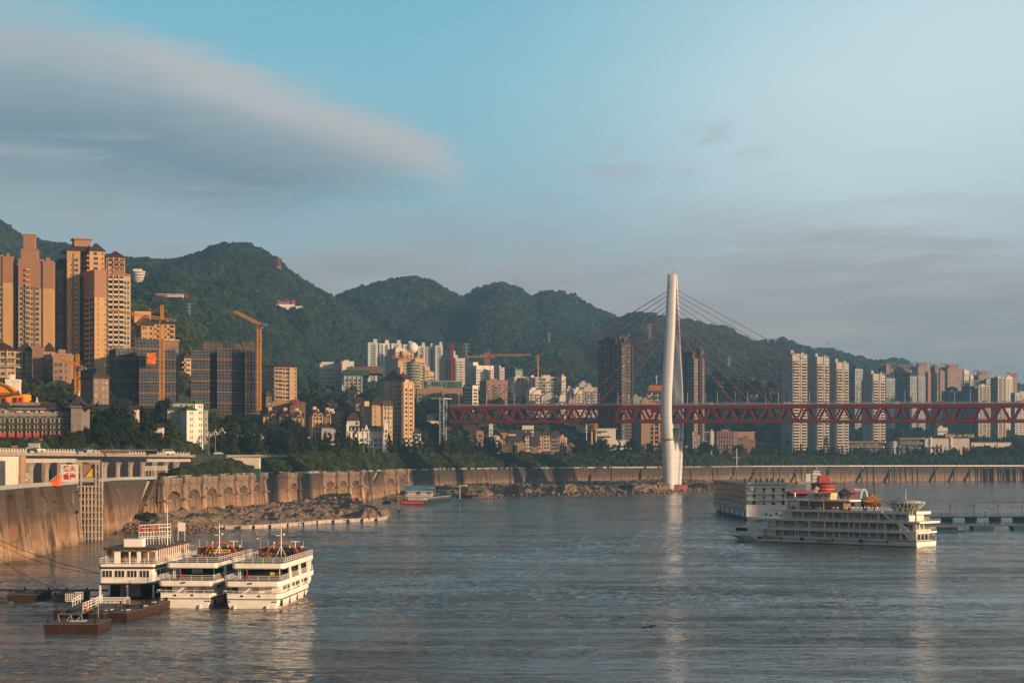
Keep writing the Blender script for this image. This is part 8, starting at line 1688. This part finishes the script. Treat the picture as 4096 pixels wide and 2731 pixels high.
for x0, x1 in ((4, 9), (10, 15)): mb = MB(); mb.xz([(x0, 17.2), ((x0+x1)/2, 17.7), (x1, 17.3), (x1, 17.38), ((x0+x1)/2, 17.8), (x0, 17.3)], 4, 9); mb.bar((x0+.5, 5, 15.5), (x0+.5, 5, 17.2), .06); mb.bar((x1-.5, 5, 15.5), (x1-.5, 5, 17.2), .06); mb.obj('shade_sail', 'sign_white', q)
for k in range(8): mb = MB(); mb.lathe((1+k*2.3, 12+(k % 2)*3, 15.5), [(.5, 0), (.75, .5), (.4, 1.3), (.02, 1.9)], 0, 7); mb.obj('potted_tree', 'leaves', q)
mb = MB(); mb.bar((5, 70, 15), (5, 70, 30), .25, n=6, r2=.12); mb.bar((3, 70, 26), (7, 70, 26), .1); mb.obj('mast', 'steel', q)
for x, z in ((8, 2.6), (10, 2.2), (12.3, 2.9), (14.4, 2.1)): mb = MB(); mb.lathe((0, 0, 0), [(.4, 0), (.42, .2)], 0, 10); mb.v = [(x+a_, -.06-c_, z+b_) for a_, b_, c_ in mb.v]; mb.obj('hawse_hole', 'dark', q)
# ------------------------------------------------------------- themed pleasure barge with a red funnel and pavilions
Yt = 640; q = thing('pleasure_barge', 'pleasure barge with red funnel, painted round saucer and brown pavilions', 'pleasure boat', (PX(3165, Yt), Yt, 0)); k = Yt/F
def tx(u): return (u-3165)*k
mb = MB(); mb.box(0, tx(3620), 0, 16, -1, 2.5); mb.obj('hull', 'rust_hull', q); mb = MB(); mb.box(1, tx(3600), 1, 15, 2.5, 6.0); mb.obj('lower_saloon', 'tan_dark', q); mb = MB(); mb.box(0, tx(3610), 0, 16, 6.0, 6.4); mb.obj('deck', 'pale', q)
mb = MB(); mb.box(tx(3170), tx(3345), 3, 14, 6.4, 12.6); mb.obj('upper_saloon', 'dark', q); mb = MB(); mb.box(tx(3165), tx(3345), 1, 15, 12.6, 13.2); mb.obj('red_canopy', 'red_panel', q)
cx = tx(3309); mb = MB(); mb.lathe((cx, 8, 12.4), [(3.4, 0), (2.9, 1.5)], 0, 16); mb.obj('red_base', 'red', q)
prof = [(3.9, 13.7), (4.2, 14.0), (4.25, 14.5), (4.3, 14.9), (4.5, 15.8), (4.65, 16.4), (2.0, 16.5)]; cols_ = ['blue_pale', 'orange', 'glass', 'temple_red', 'blue', 'blue']
n = 28
mb = MB()
for j in range(len(prof)-1):
    wv_ = lambda i, z: z+(.12*math.sin(i*2*math.pi/n*4+j) if j not in (0, len(prof)-2) else 0); r0, z0 = prof[j]; r1, z1 = prof[j+1]
    mb.loft([[(cx+r0*math.cos(2*math.pi*i/n), 8+r0*math.sin(2*math.pi*i/n), z0) for i in range(n)], [(cx+r1*math.cos(2*math.pi*i/n), 8+r1*math.sin(2*math.pi*i/n), z1) for i in range(n)]], j, cap=(j == 0 or j == len(prof)-2))
mb.obj('painted_saucer', cols_, q)
mb = MB(); mb.xz([(cx-2.2, 16.4), (cx+2.2, 16.4), (cx+1.9, 18.6), (cx+1.0, 18.95), (cx-1.4, 19.1), (cx-1.9, 18.8)], 6, 10); mb.obj('red_funnel', 'red_panel', q)
for (u0, u1, z0, h_) in ((3368, 3424, 12.2, 2.4), (3388, 3440, 9.8, 2.2), (3458, 3545, 9.3, 3.4)): mb = MB(); x0, x1 = tx(u0), tx(u1); mb.box(x0+1, x1-1, 5, 11, 6.4, z0); mb.obj('pavilion_wall', 'wood', q); mb = MB(); swept(mb, (x0+x1)/2, 8, (x1-x0)*1.15, 12, z0, h_, 1.0, 0, 1.25, .15); mb.obj('pavilion_roof', 'gold_tile' if u0 > 3380 else 'roof_brown', q)
for uu in (3470, 3485, 3500, 3515): mb = MB(); mb.bar((tx(uu), 4.4, 6.4), (tx(uu), 4.4, 9.5), .16, n=6); mb.obj('red_column', 'temple_red', q)
for uu, mm in ((3422, 'red'), (3470, 'white_rail')): mb = MB(); pts = [(tx(uu)+1.2*math.cos(a), 6, 10.8+3.4*math.sin(a)) for a in np.linspace(0, math.pi, 11)]; mb.path(pts, .3); mb.obj('dragon_arch', mm, q)
mb = MB(); mb.bar((tx(3422), 6, 14.2), (tx(3470), 6, 14.2), .12); mb.bar((tx(3422), 6, 13.6), (tx(3470), 6, 13.6), .12); mb.obj('arch_bridge', 'white_rail', q); mb = MB(); mb.rail([(0, .1, 6.4), (tx(3610), .1, 6.4)], 1.1, 1.5, .06, 3); mb.obj('railing', 'white_rail', q)
for uu in (3392, 3516): mb = MB(); mb.bar((tx(uu), 8, 6.4), (tx(uu), 8, 17.5), .12, n=6, r2=.06); mb.bar((tx(uu)-1.2, 8, 15.8), (tx(uu)+1.2, 8, 15.8), .06); mb.obj('mast', 'dark', q)
# ------------------------------------------------------------- floating walkways at the right
for lab, Y, z, step_, u0 in (('upper floating walkway with white fence and blue pontoons at the right edge', 700, 2.2, 96, 3700), ('lower floating walkway with blue rail and blue pontoons at the right edge', 625, 1.7, 160, 3720)):
    q = thing('floating_walkway', lab, 'walkway'); xa, xb = PX(u0, Y), PX(4300, Y); mb = MB(); mb.box(xa, xb, Y, Y+2.5, z-.35, z); mb.obj('deck', 'deck_grey', q); mb = MB(); mb.rail([(xa, Y, z), (xb, Y, z)], 1.15, .8 if Y == 700 else 2.2, .06, 2); mb.obj('railing', 'pale' if Y == 700 else 'blue', q)
    u = 3790 if Y == 700 else 3930
    while u < 4300: x = PX(u, Y); mb = MB(); w_ = 36*Y/F if Y == 700 else 90*Y/F; mb.xz([(x-w_*.4, -.4), (x+w_*.4, -.4), (x+w_*.5, z-.4), (x-w_*.5, z-.4)], Y-2, Y+4); mb.obj('pontoon', 'blue', q); mb = MB(); mb.bar((x+1, Y, z), (x+1, Y, z+4.6), .1, n=6); mb.box(x+.8, x+1.3, Y-.2, Y+.2, z+4.5, z+4.8); mb.obj('lamp_post', 'dark', q); u += step_
q = thing('work_barge', 'long low dark blue barge lying under the lower floating walkway', 'barge', (PX(3740, 600), 600, 0)); mb = MB(); mb.xz([(0, -.3), (9, -.3), (10.8, .9), (-.2, .9)], 0, 4); mb.obj('hull', 'blue', q); mb = MB(); mb.box(.5, 8, 1, 3, .9, 1.9); mb.obj('hatch', 'dark', q)
# ------------------------------------------------------------- blue roofed barge by the far shore
Y = 975; q = thing('moored_barge', 'white housed barge with blue roof boards, red and green hull, moored by the rocks', 'barge', (PX(1604, Y), Y, 0), R(0)); k = Y/F
bx = PX(1695, Y)-PX(1604, Y); far_ = Vector((PX(1805, 1052)-PX(1604, Y), 1052-Y, 0)); mb = MB()
mb.add([(0, 0, -.5), (bx, 0, -.5), (far_.x, far_.y, -.5), (far_.x-8, far_.y, -.5), (-.5, 0, 2.3), (bx+.3, 0, 2.3), (far_.x, far_.y, 2.3), (far_.x-8, far_.y, 2.3)], [(0, 3, 2, 1), (4, 5, 6, 7), (1, 2, 6, 5), (2, 3, 7, 6), (3, 0, 4, 7), (0, 1, 5, 4)]); mb.obj('hull', 'dark_green', q); mb = MB(); mb.box(0, bx, -.12, -.004, .5, 1.9); mb.obj('bow_plate', 'red_panel', q)
mb = MB(); hx0, hx1 = (1630-1604)*k, (1725-1604)*k; mb.box(hx0, hx1-3, 4, 16, 2, 8.5); mb.obj('house', 'grey_wall', q); mb = MB(); mb.box(hx0-1, hx1, 3, 17, 4.6, 4.9); mb.box(hx0-1, hx1, 3, 17, 7.2, 7.5); mb.obj('gallery', 'white_paint', q); mb = MB(); mb.rail([(hx0-1, 3, 4.9), (hx1, 3, 4.9), (hx1, 17, 4.9)], 1.1, 2, .06, 3); mb.obj('railing', 'white_rail', q)
mb = MB(); mb.box(hx0-2.5, hx1-3.4, 2.6, 3.0, 7.6, 10.6); mb.obj('pale_board', 'blue_pale', q); mb = MB(); mb.box(hx1-3.3, hx1+2.4, 2.6, 3.0, 7.6, 10.9); bb = mb.obj('blue_board', 'blue_board', q); t_ = text('长航救助', 1.2, 'cream', bb, 'lettering'); t_.location = ((hx1-.3), 2.5, 9.3)
mb = MB(); mb.box(hx0+4.5, hx0+7, 3.93, 3.99, 5.1, 6.9); mb.obj('door', 'dark', q)
for i in range(3):
    for z in (3.1, 5.7): mb = MB(); mb.box(hx1-2.98, hx1-2.9, 6+i*3, 7+i*3, z, z+.8); mb.obj('window', 'dark', q)
mb = MB(); mb.bar((31, 60, 2), (31, 60, 9.5), .2, n=6); mb.bar((31, 60, 9.5), (35, 60, 10.2), .15); mb.box(34.4, 35.6, 59.6, 60.4, 9.4, 10); mb.obj('lamp_post', 'white_rail', q); mb = MB()
for i in range(16): p = Vector((bx, 0, 2.3)).lerp(Vector((far_.x, far_.y, 2.3)), i/16); mb.bar(p, p+Vector((0, 0, 1.3)), .1)
mb.bar((bx, 0, 3.6), (far_.x, far_.y, 3.6), .08); mb.obj('side_railing', 'white_rail', q)
q = thing('small_barge', 'small dark blue float left of the blue roofed barge', 'boat', (PX(1530, 1000), 1000, 0)); mb = MB(); mb.xz([(0, -.3), (4.2, -.3), (4.5, 1.3), (-.2, 1.3)], 0, 5); mb.obj('hull', 'blue', q)
# distant white work vessel
Y = 1830; k = Y/F; q = thing('work_vessel', 'distant white work vessel with three deckhouse storeys by the long bright wall', 'vessel', (PX(3226, Y), Y, 0)); mb = MB(); mb.box(-9, 62*k, 0, 18, -.5, 2.2); mb.obj('hull', 'grey_wall', q); mb = MB(); mb.box(26*k, 60*k, 3, 12, 2.2, 10.6); mb.box(30*k, 58*k, 4, 11, 10.6, 13.6); mb.box(0, 26*k, 4, 12, 2.2, 10.2); mb.obj('deckhouse', 'white_paint', q)
for i in range(5):
    for z in (4, 7.5, 11.4): mb = MB(); mb.box(28*k+i*1.7, 28*k+i*1.7+.8, 2.9 if z < 10 else 3.9, 2.99 if z < 10 else 3.99, z, z+1.3); mb.obj('window', 'dark', q)
mb = MB(); mb.bar((45*k, 6, 13.6), (45*k, 6, 20), .2, n=6); mb.bar((43*k, 6, 17), (48*k, 6, 17), .1); mb.obj('mast', 'white_rail', q)
# debris
for lab, u, v in (('dark driftwood snag floating in the empty lower river', 2582, 2508), ('small dark drift log near the right edge of the river', 4085, 1945)):
    Y = YW(v); mb = MB(); mb.bar((0, 0, 0), (1.6, .4, .25), .12, n=6); mb.bar((.6, .1, .05), (1.0, -.4, .5), .07, n=5); mb.bar((-.6, .2, .02), (.2, 0, .1), .1, n=6); o = mb.obj('driftwood', 'dark'); o.location = (PX(u, Y), Y, 0); tag(o, lab, 'driftwood')
# ------------------------------------------------------------- street lamps, cars, people
def lamp_proto():
    q = thing('street_lamp', 'x', 'street lamp', (0, 0, 0)); mb = MB(); mb.bar((0, 0, 0), (0, 0, 9), .16, n=6, r2=.1)
    for k in range(6): a = k*math.pi/3; mb.bar((0, 0, 8.0), (1.3*math.cos(a), 1.3*math.sin(a), 9.0), .05)
    mb.obj('pole', 'pole', q); mb = MB()
    for k in range(6): a = k*math.pi/3; mb.sphere((1.3*math.cos(a), 1.3*math.sin(a), 9.3), .30, 0, 8, 5)
    for k in range(3): a = k*2.09+.5; mb.sphere((.7*math.cos(a), .7*math.sin(a), 10.1), .28, 0, 8, 5)
    mb.sphere((0, 0, 10.9), .3, 0, 8, 5); mb.obj('lamp_globes', 'lamp_globe', q); return q
lp = family(lamp_proto()); lus = [836, 861, 888, 960, 1005, 1045, 1230, 1455, 1476, 1545, 1685, 2062, 2110, 2186, 2284, 2294, 2580, 2640, 2745, 2793, 2850, 3042, 3090, 3185, 3270, 3315, 3430, 3617, 3680, 3717, 3800]
for i, u in enumerate(lus):
    Y = knots(u)[3][0]+1; loc = (PX(u, Y), Y, zland(u, Y, False)); s_ = 1.0+.25*((i*37) % 5)/5; lab = '%s street lamp from the left along the riverside road, cluster of white globes' % nth(i+1)
    if i == 0: lp.location = loc; lp['label'] = lab; lp['group'] = 'globe street lamps'; lp.scale = (s_,)*3
    else: copy_tree(lp, loc, rz=.3*i, label=lab, group='globe street lamps', sc=s_)
def bl_proto():
    q = thing('bridge_lamp', 'x', 'street lamp'); mb = MB(); mb.bar((0, 0, 0), (0, 0, 9.2), .16, n=6, r2=.1); mb.path([(0, 0, 9.2), (.25, 0, 9.9), (1.2, 0, 10.1)], .09); mb.obj('pole', 'white_rail', q); mb = MB(); mb.box(1.1, 2.0, -.2, .2, 10.0, 10.15); mb.obj('lamp_head', 'steel', q); return q
bp = family(bl_proto()); MB_ = Matrix.Translation((BX, BY, 0)) @ Matrix.Rotation(BTH, 4, 'Z'); k = 0
for s_ in np.arange(S0+8, 330, 24.0):
    for y, nm in ((-8.3, 'near'), (8.3, 'far')):
        k += 1; p = MB_ @ Vector((s_+(0 if y < 0 else 11), y, bz(s_, ZT+.4))); lab = '%s lamp from the left on the %s side of the bridge deck' % (nth(int(round((s_-S0-8)/24))+1), nm)
        if k == 1: bp.location = p; bp['label'] = lab; bp['group'] = 'bridge deck lamps'; bp.rotation_euler = (0, 0, BTH)
        else: copy_tree(bp, p, rz=BTH+(0 if y < 0 else math.pi), label=lab, group='bridge deck lamps')
def car_proto(m, kind):
    q = thing('parked_car', 'x', 'car'); mb = MB(); L, W, H = (4.5, 1.8, 1.45) if kind != 'van' else (5.2, 1.95, 2.1)
    if kind == 'van': prof = [(0, .3), (L, .3), (L, 1.0), (L-.5, 1.25), (L-1.1, H), (.1, H), (0, 1.1)]
    else: prof = [(0, .3), (L, .3), (L, .75), (L-.15, .88), (L-1.1, .98), (L-1.8, H), (1.1, H), (.35, 1.0), (0, .95)]
    mb.xz(prof, -W/2, W/2); mb.obj('body', m, q); mb = MB()
    gl = [(L-1.25, 1.02), (L-1.85, H-.06), (1.15, H-.06), (.6, 1.02)] if kind != 'van' else [(L-.65, 1.3), (L-1.15, H-.1), (.4, H-.1), (.4, 1.3)]
    mb.xz(gl, -W/2-.01, W/2+.01); mb.obj('windows', 'glass', q)
    for wx in (.85, L-.85):
        for wy in (-W/2, W/2-.2): wb = MB(); wb.lathe((0, 0, 0), [(.32, 0), (.32, .2)], 0, 12); wb.v = [(wx+a, wy+c, .32+b_) for a, b_, c in wb.v]; wb.obj('wheel', 'black_rub', q)
    wb = MB(); wb.box(-.02, .01, -W/2+.1, -W/2+.4, .7, .85); wb.obj('tail_light', 'red', q); return family(q)
PC = {(m, k_): None for m, k_ in ()}
def car(u, Y, z, rz, m, kind, lab, grp):
    key = (m, kind)
    if key not in PC: q = car_proto(m, kind); PC[key] = q; q.location = (PX(u, Y), Y, z); q.rotation_euler = (0, 0, rz); q['label'] = lab; q['group'] = grp; return q
    return copy_tree(PC[key], (PX(u, Y), Y, z), rz, lab, grp)
def vc(u): return vY(u)+4.5
for u, m, k_, lab in ((88, 'blue', 'suv', 'dark blue car on the viaduct before the brick hotel, leftmost car'), (118, 'sign_white', 'suv', 'white car just ahead of the leftmost dark blue car'), (292, 'blue', 'suv', 'blue car on the viaduct above the white sign board'), (330, 'steel', 'suv', 'silver car on the viaduct above the concrete lift frame'), (440, 'blue_pale', 'suv', 'pale blue car on the viaduct above the left railed platform'), (578, 'steel', 'suv', 'grey car on the viaduct above the stair between the platforms'), (650, 'sign_white', 'van', 'white van on the viaduct above the right railed platform')): car(u, vc(u), 27.37, .25, m, k_, lab, 'cars on the viaduct')
for u, m, k_, lab in ((855, 'bluewhite', 'suv', 'pale car where the viaduct meets the ground, beside a tall lamp'), (1985, 'steel', 'suv', 'grey car on the road left of the old town'), (2033, 'sign_white', 'van', 'white bus-like van at the left of the old town road'), (2330, 'blue', 'suv', 'blue car on the road right of the telecom mast'), (2575, 'red', 'suv', 'red car on the road just left of the bridge tower'), (2600, 'steel', 'suv', 'grey car next to the red one left of the bridge tower'), (2905, 'sign_white', 'suv', 'white car on the road below the ribbed office'), (3060, 'steel', 'suv', 'silver car on the road left of the beige towers')): Y = knots(u)[3][0]+6; car(u, Y, zland(u, Y, False)+.08, .1, m, k_, lab, 'cars on the riverside road')
for i, (s_, m, k_) in enumerate(((-95, 'sign_white', 'van'), (-60, 'blue_pale', 'suv'), (30, 'sign_white', 'suv'), (90, 'sign_white', 'van'), (150, 'steel', 'suv'), (172, 'sign_white', 'van'), (205, 'dark', 'suv'), (238, 'sign_white', 'van'), (262, 'steel', 'suv'))):
    p = MB_ @ Vector((s_, -5.5, bz(s_, ZT+.36))); car(p.x/p.y*F+2048, p.y, p.z, BTH, m, k_, '%s vehicle from the left driving on the bridge deck' % nth(i+1), 'vehicles on the bridge')
# signs by the road
q = thing('road_sign', 'blue overhead road sign with three white arrows before the white hotel', 'road sign', (PX(1482, 1118), 1118, 27.8)); mb = MB(); mb.box(-2.4, 2.4, 0, .15, 4.2, 6.9); bo = mb.obj('panel', 'blue', q); mb = MB()
for x in (-1.5, 0, 1.5): mb.bar((x, -.08, 4.9), (x, -.08, 6.2), .08); mb.bar((x, -.08, 6.25), (x-.3, -.08, 5.8), .07); mb.bar((x, -.08, 6.25), (x+.3, -.08, 5.8), .07)
mb.obj('arrows', 'sign_white', bo); mb = MB(); mb.bar((2.0, .1, 0), (2.0, .1, 7), .13, n=6); mb.obj('post', 'pole', q)
for lab, u0, u1, v0, v1, m_, dep in (('dark brown hoarding wall along the viaduct behind the cars', 345, 515, 1812, 1800, 'brick_brown', 3), ('black hoarding with a small round white emblem behind the viaduct railing', 518, 625, 1816, 1800, 'dark', 3), ('cream curved billboard behind the viaduct railing', 360, 381, 1812, 1800, 'cream', 2), ('small red hoarding in front of the brick hotel', 47, 67, 1810, 1785, 'red_panel', 2), ('dark grey cube building in front of the brick hotel', 113, 155, 1812, 1774, 'grey_wall', 6)):
    Y = knots(u0)[3][0]+(18 if u0 > 200 else 30); mb = MB(); mb.box(PX(u0, Y), PX(u1, Y), Y, Y+dep*.3, 27.3, PZ(v1, Y)); q = thing('hoarding' if dep < 6 else 'service_block', lab, 'hoarding' if dep < 6 else 'building'); mb.obj('board', m_, q); mb = MB(); mb.box(PX(u0, Y)-.1, PX(u1, Y)+.1, Y-.05, Y+dep*.3+.05, PZ(v1, Y), PZ(v1, Y)+.2); mb.obj('coping', 'steel', q)
# people: one continuous body grown over a skeleton
def person_mesh(name, pose, shirt, trousers):
    J = {'pel': (0, 0, .93, .15), 'ch': (0, 0, 1.28, .17), 'nk': (0, 0, 1.47, .06), 'hd': (0, .01, 1.64, .105), 'tp': (0, 0, 1.74, .07)}
    for s_, n_ in ((-1, 'l'), (1, 'r')):
        J['hp'+n_] = (s_*.1, 0, .88, .1); J['kn'+n_] = (s_*.12, -.03, .48, .07); J['an'+n_] = (s_*.13, .02, .08, .05); J['ft'+n_] = (s_*.14, -.14, .04, .04); J['sh'+n_] = (s_*.19, 0, 1.4, .07); J['el'+n_] = (s_*.27, .02, 1.13, .05); J['ha'+n_] = (s_*.25, -.12, .9, .035)
    J.update({k: v for k, v in pose.items()}); E = [('pel', 'ch'), ('ch', 'nk'), ('nk', 'hd'), ('hd', 'tp')]
    for n_ in 'lr': E += [('pel', 'hp'+n_), ('hp'+n_, 'kn'+n_), ('kn'+n_, 'an'+n_), ('an'+n_, 'ft'+n_), ('ch', 'sh'+n_), ('sh'+n_, 'el'+n_), ('el'+n_, 'ha'+n_)]
    ks = list(J); me = bpy.data.meshes.new(name); me.from_pydata([J[k][:3] for k in ks], [(ks.index(a), ks.index(b)) for a, b in E], [])
    o = bpy.data.objects.new('tmp', me); C.objects.link(o); md = o.modifiers.new('s', 'SKIN'); md.use_smooth_shade = True
    for i, k in enumerate(ks): me.skin_vertices[0].data[i].radius = (J[k][3], J[k][3]); me.skin_vertices[0].data[i].use_root = (k == 'pel')
    o.modifiers.new('b', 'SUBSURF').levels = 1; dg = bpy.context.evaluated_depsgraph_get(); r_ = bpy.data.meshes.new_from_object(o.evaluated_get(dg)); C.objects.unlink(o); bpy.data.objects.remove(o)
    r_.materials.clear()
    for m in ('skin', shirt, trousers): r_.materials.append(M[m])
    hip = J['pel'][2]; nk = J['nk'][2]
    for p in r_.polygons:
        z = p.center.z; x = abs(p.center.x); p.material_index = 0 if z > nk-.02 or (x > .235 and z < hip+.25) else (1 if z > hip+.03 else 2)
    return r_
SIT = {'pel': (0, .1, .2, .15), 'ch': (0, .05, .55, .17), 'nk': (0, 0, .75, .06), 'hd': (0, -.02, .92, .105), 'tp': (0, 0, 1.02, .07)}
for s_, n_ in ((-1, 'l'), (1, 'r')): SIT.update({'hp'+n_: (s_*.1, 0, .18, .1), 'kn'+n_: (s_*.16, -.4, .5, .07), 'an'+n_: (s_*.14, -.5, .08, .05), 'ft'+n_: (s_*.14, -.64, .05, .04), 'sh'+n_: (s_*.19, .04, .68, .07), 'el'+n_: (s_*.25, -.15, .48, .05), 'ha'+n_: (s_*.14, -.38, .52, .035)})
WALK = {'knl': (-.11, -.18, .5, .07), 'anl': (-.11, -.25, .1, .05), 'ftl': (-.11, -.4, .05, .04), 'knr': (.11, .02, .48, .07), 'anr': (.11, .3, .12, .05), 'ftr': (.11, .2, .04, .04)}
PM = {}
def person(u, v, z, pose, shirt, tr, lab, rz=0, Y=None):
    key = (pose, shirt, tr)
    if key not in PM: PM[key] = person_mesh('person', {'stand': {}, 'sit': SIT, 'walk': WALK}[pose], shirt, tr)
    Y = YW(v, z) if Y is None else Y; q = thing('person', lab, 'person', (PX(u, Y), Y, z), rz, 'people by the water'); link('body', PM[key], q)
    mb = MB(); hz0 = (.98 if pose == 'sit' else 1.70); mb.sphere((0, .02, hz0), .115, 0, 8, 5, .7); mb.obj('hair', 'hair', q); return q
def shz(u, v): return 1.3
person(1512, 2075, 1.25, 'stand', 'sign_white', 'sign_white', 'person in white standing at the very end of the quay', .4)
person(1475, 2078, 1.25, 'sit', 'dark', 'dark', 'person in dark clothes sitting near the end of the quay')
person(1455, 2076, 1.25, 'sit', 'orange', 'dark', 'person in orange sitting left of the two at the quay end')
person(1378, 2084, 1.25, 'sit', 'red', 'dark', 'person in red sitting in the middle of the quay')
person(1196, 2096, 1.25, 'sit', 'orange', 'dark', 'person in orange sitting on the left half of the quay')
person(1206, 2096, 1.25, 'sit', 'dark', 'dark', 'person in black sitting beside the one in orange on the quay')
person(846, 2104, 1.6, 'walk', 'blue', 'dark', 'person in dark blue walking on the shore left of the quay', 1.2)
person(742, 2104, 2.2, 'sit', 'blue_pale', 'dark', 'person in turquoise sitting on the rubble behind the floating station')
person(1457, 2018, 3.6, 'stand', 'sign_white', 'dark', 'person in a white shirt standing right of the red beacon drum')
person(1507, 2038, 3.4, 'walk', 'blue_pale', 'dark', 'person in a blue shirt stepping along the rock by the dark dome', .8)
person(499, 2385, 1.0, 'stand', 'red', 'dark', 'person in a red jacket inside the floating station', 0, 303.5)
for i, (u, m) in enumerate(((3756, 'blue'), (3766, 'dark'), (3787, 'rose'))): person(u, 0, 2.2, 'walk', m, 'dark', '%s of three people walking on the upper floating walkway' % ['leftmost', 'middle', 'rightmost'][i], 1.5, 701)
q = thing('paddle_board', 'white paddle board floating right of the ferry masts', 'paddle board', (PX(1028, YW(2154)), YW(2154), 0)); mb = MB(); hull(mb, 3.2, .8, [(-.05, .9), (.12, 1)], .4, .3); mb.obj('board', 'white_paint', q)
person(1027, 2152, .13, 'stand', 'orange', 'blue', 'person in an orange vest standing on the paddle board', 0, YW(2154)+1.5)
q = thing('channel_marker', 'dark channel marker post standing in the river off the landing shore', 'marker', (PX(1595, YW(2068)), YW(2068), 0)); mb = MB(); mb.lathe((0, 0, -.2), [(.6, 0), (.5, .5), (.08, .6), (.08, 1.9), (.45, 2.0), (.5, 3.0), (.1, 3.6)], 0, 8); mb.obj('post', 'dark', q)
# ------------------------------------------------------------- unseen blocks added right of the frame to throw shadows over wall and liner
for i, (ua, ub, D, H) in enumerate(((1060, 1108, 900, 212), (1185, 1240, 880, 206), (1640, 1735, 1050, 238), (1820, 1850, 1020, 232), (2205, 2275, 1150, 252))):
    Ya_, Yb2 = knots(ua)[0][0], knots(ub)[0][0]
    if ua == 820: Ya_ += 60; Yb2 += 60
    A_ = Vector((PX(ua, Ya_), Ya_, 0)); B2 = Vector((PX(ub, Yb2), Yb2, 0)); s2 = Vector((sd.x, sd.y, 0)).normalized(); pr = Vector((-s2.y, s2.x, 0)); w_ = abs((B2-A_).dot(pr)); c_ = (A_+B2)/2+s2*D
    if ua == 820: H = 30+D*math.tan(R(SUN_EL))-14
    q = thing('skyscraper', 'unseen glass skyscraper added for its shadow, %s in the row beyond the right edge' % nth(i+1), 'skyscraper', (c_.x, c_.y, 0), math.atan2(pr.y, pr.x), 'unseen shadow casting skyscrapers'); mb = MB(); mb.box(-w_/2, w_/2, -14, 14, -1, H)
    for z in np.arange(4, H-2, 4.0): mb.box(-w_/2-.15, w_/2+.15, -14.15, 14.15, z, z+1.2, 1)
    mb.obj('facade', ['glass_blue', 'grey_wall'], q); mb = MB(); mb.box(-w_/3, w_/3, -9, 9, H+.003, H+5); mb.obj('roof', 'grey_wall', q)

s2 = Vector((sd.x, sd.y, 0)).normalized(); c_ = Vector((105, 790, 0))+s2*520; q = thing('liner_shade_slab', 'added unseen long terminal slab on the near bank beyond the right edge', 'shading', (c_.x, c_.y, 0), math.atan2(s2.x, -s2.y)); H = 24+500*math.tan(R(SUN_EL)); mb = MB(); mb.box(-66, 66, -12, 12, -1, H)  # unseen slab added to shade the river liner
for z in np.arange(4, H-2, 4.0): mb.box(-66.15, 66.15, -12.15, 12.15, z, z+1.2, 1)
mb.obj('facade', ['glass_blue', 'grey_wall'], q)
# ------------------------------------------------------------- air
hz = bpy.data.materials.new('haze_air'); hz.use_nodes = True; t = NT(hz.node_tree); t.n.clear()
pv = t.new('ShaderNodeVolumePrincipled', {'Color': (.26, .56, .92, 1), 'Density': 0.00013, 'Anisotropy': 0.1})
o_ = t.new('ShaderNodeOutputMaterial'); t.l.new(pv.outputs[0], o_.inputs['Volume'])
mb = MB(); mb.box(-4200, 5200, -60, 7600, -4, 640)
hb = mb.obj('haze', hz); hb['kind'] = 'stuff'
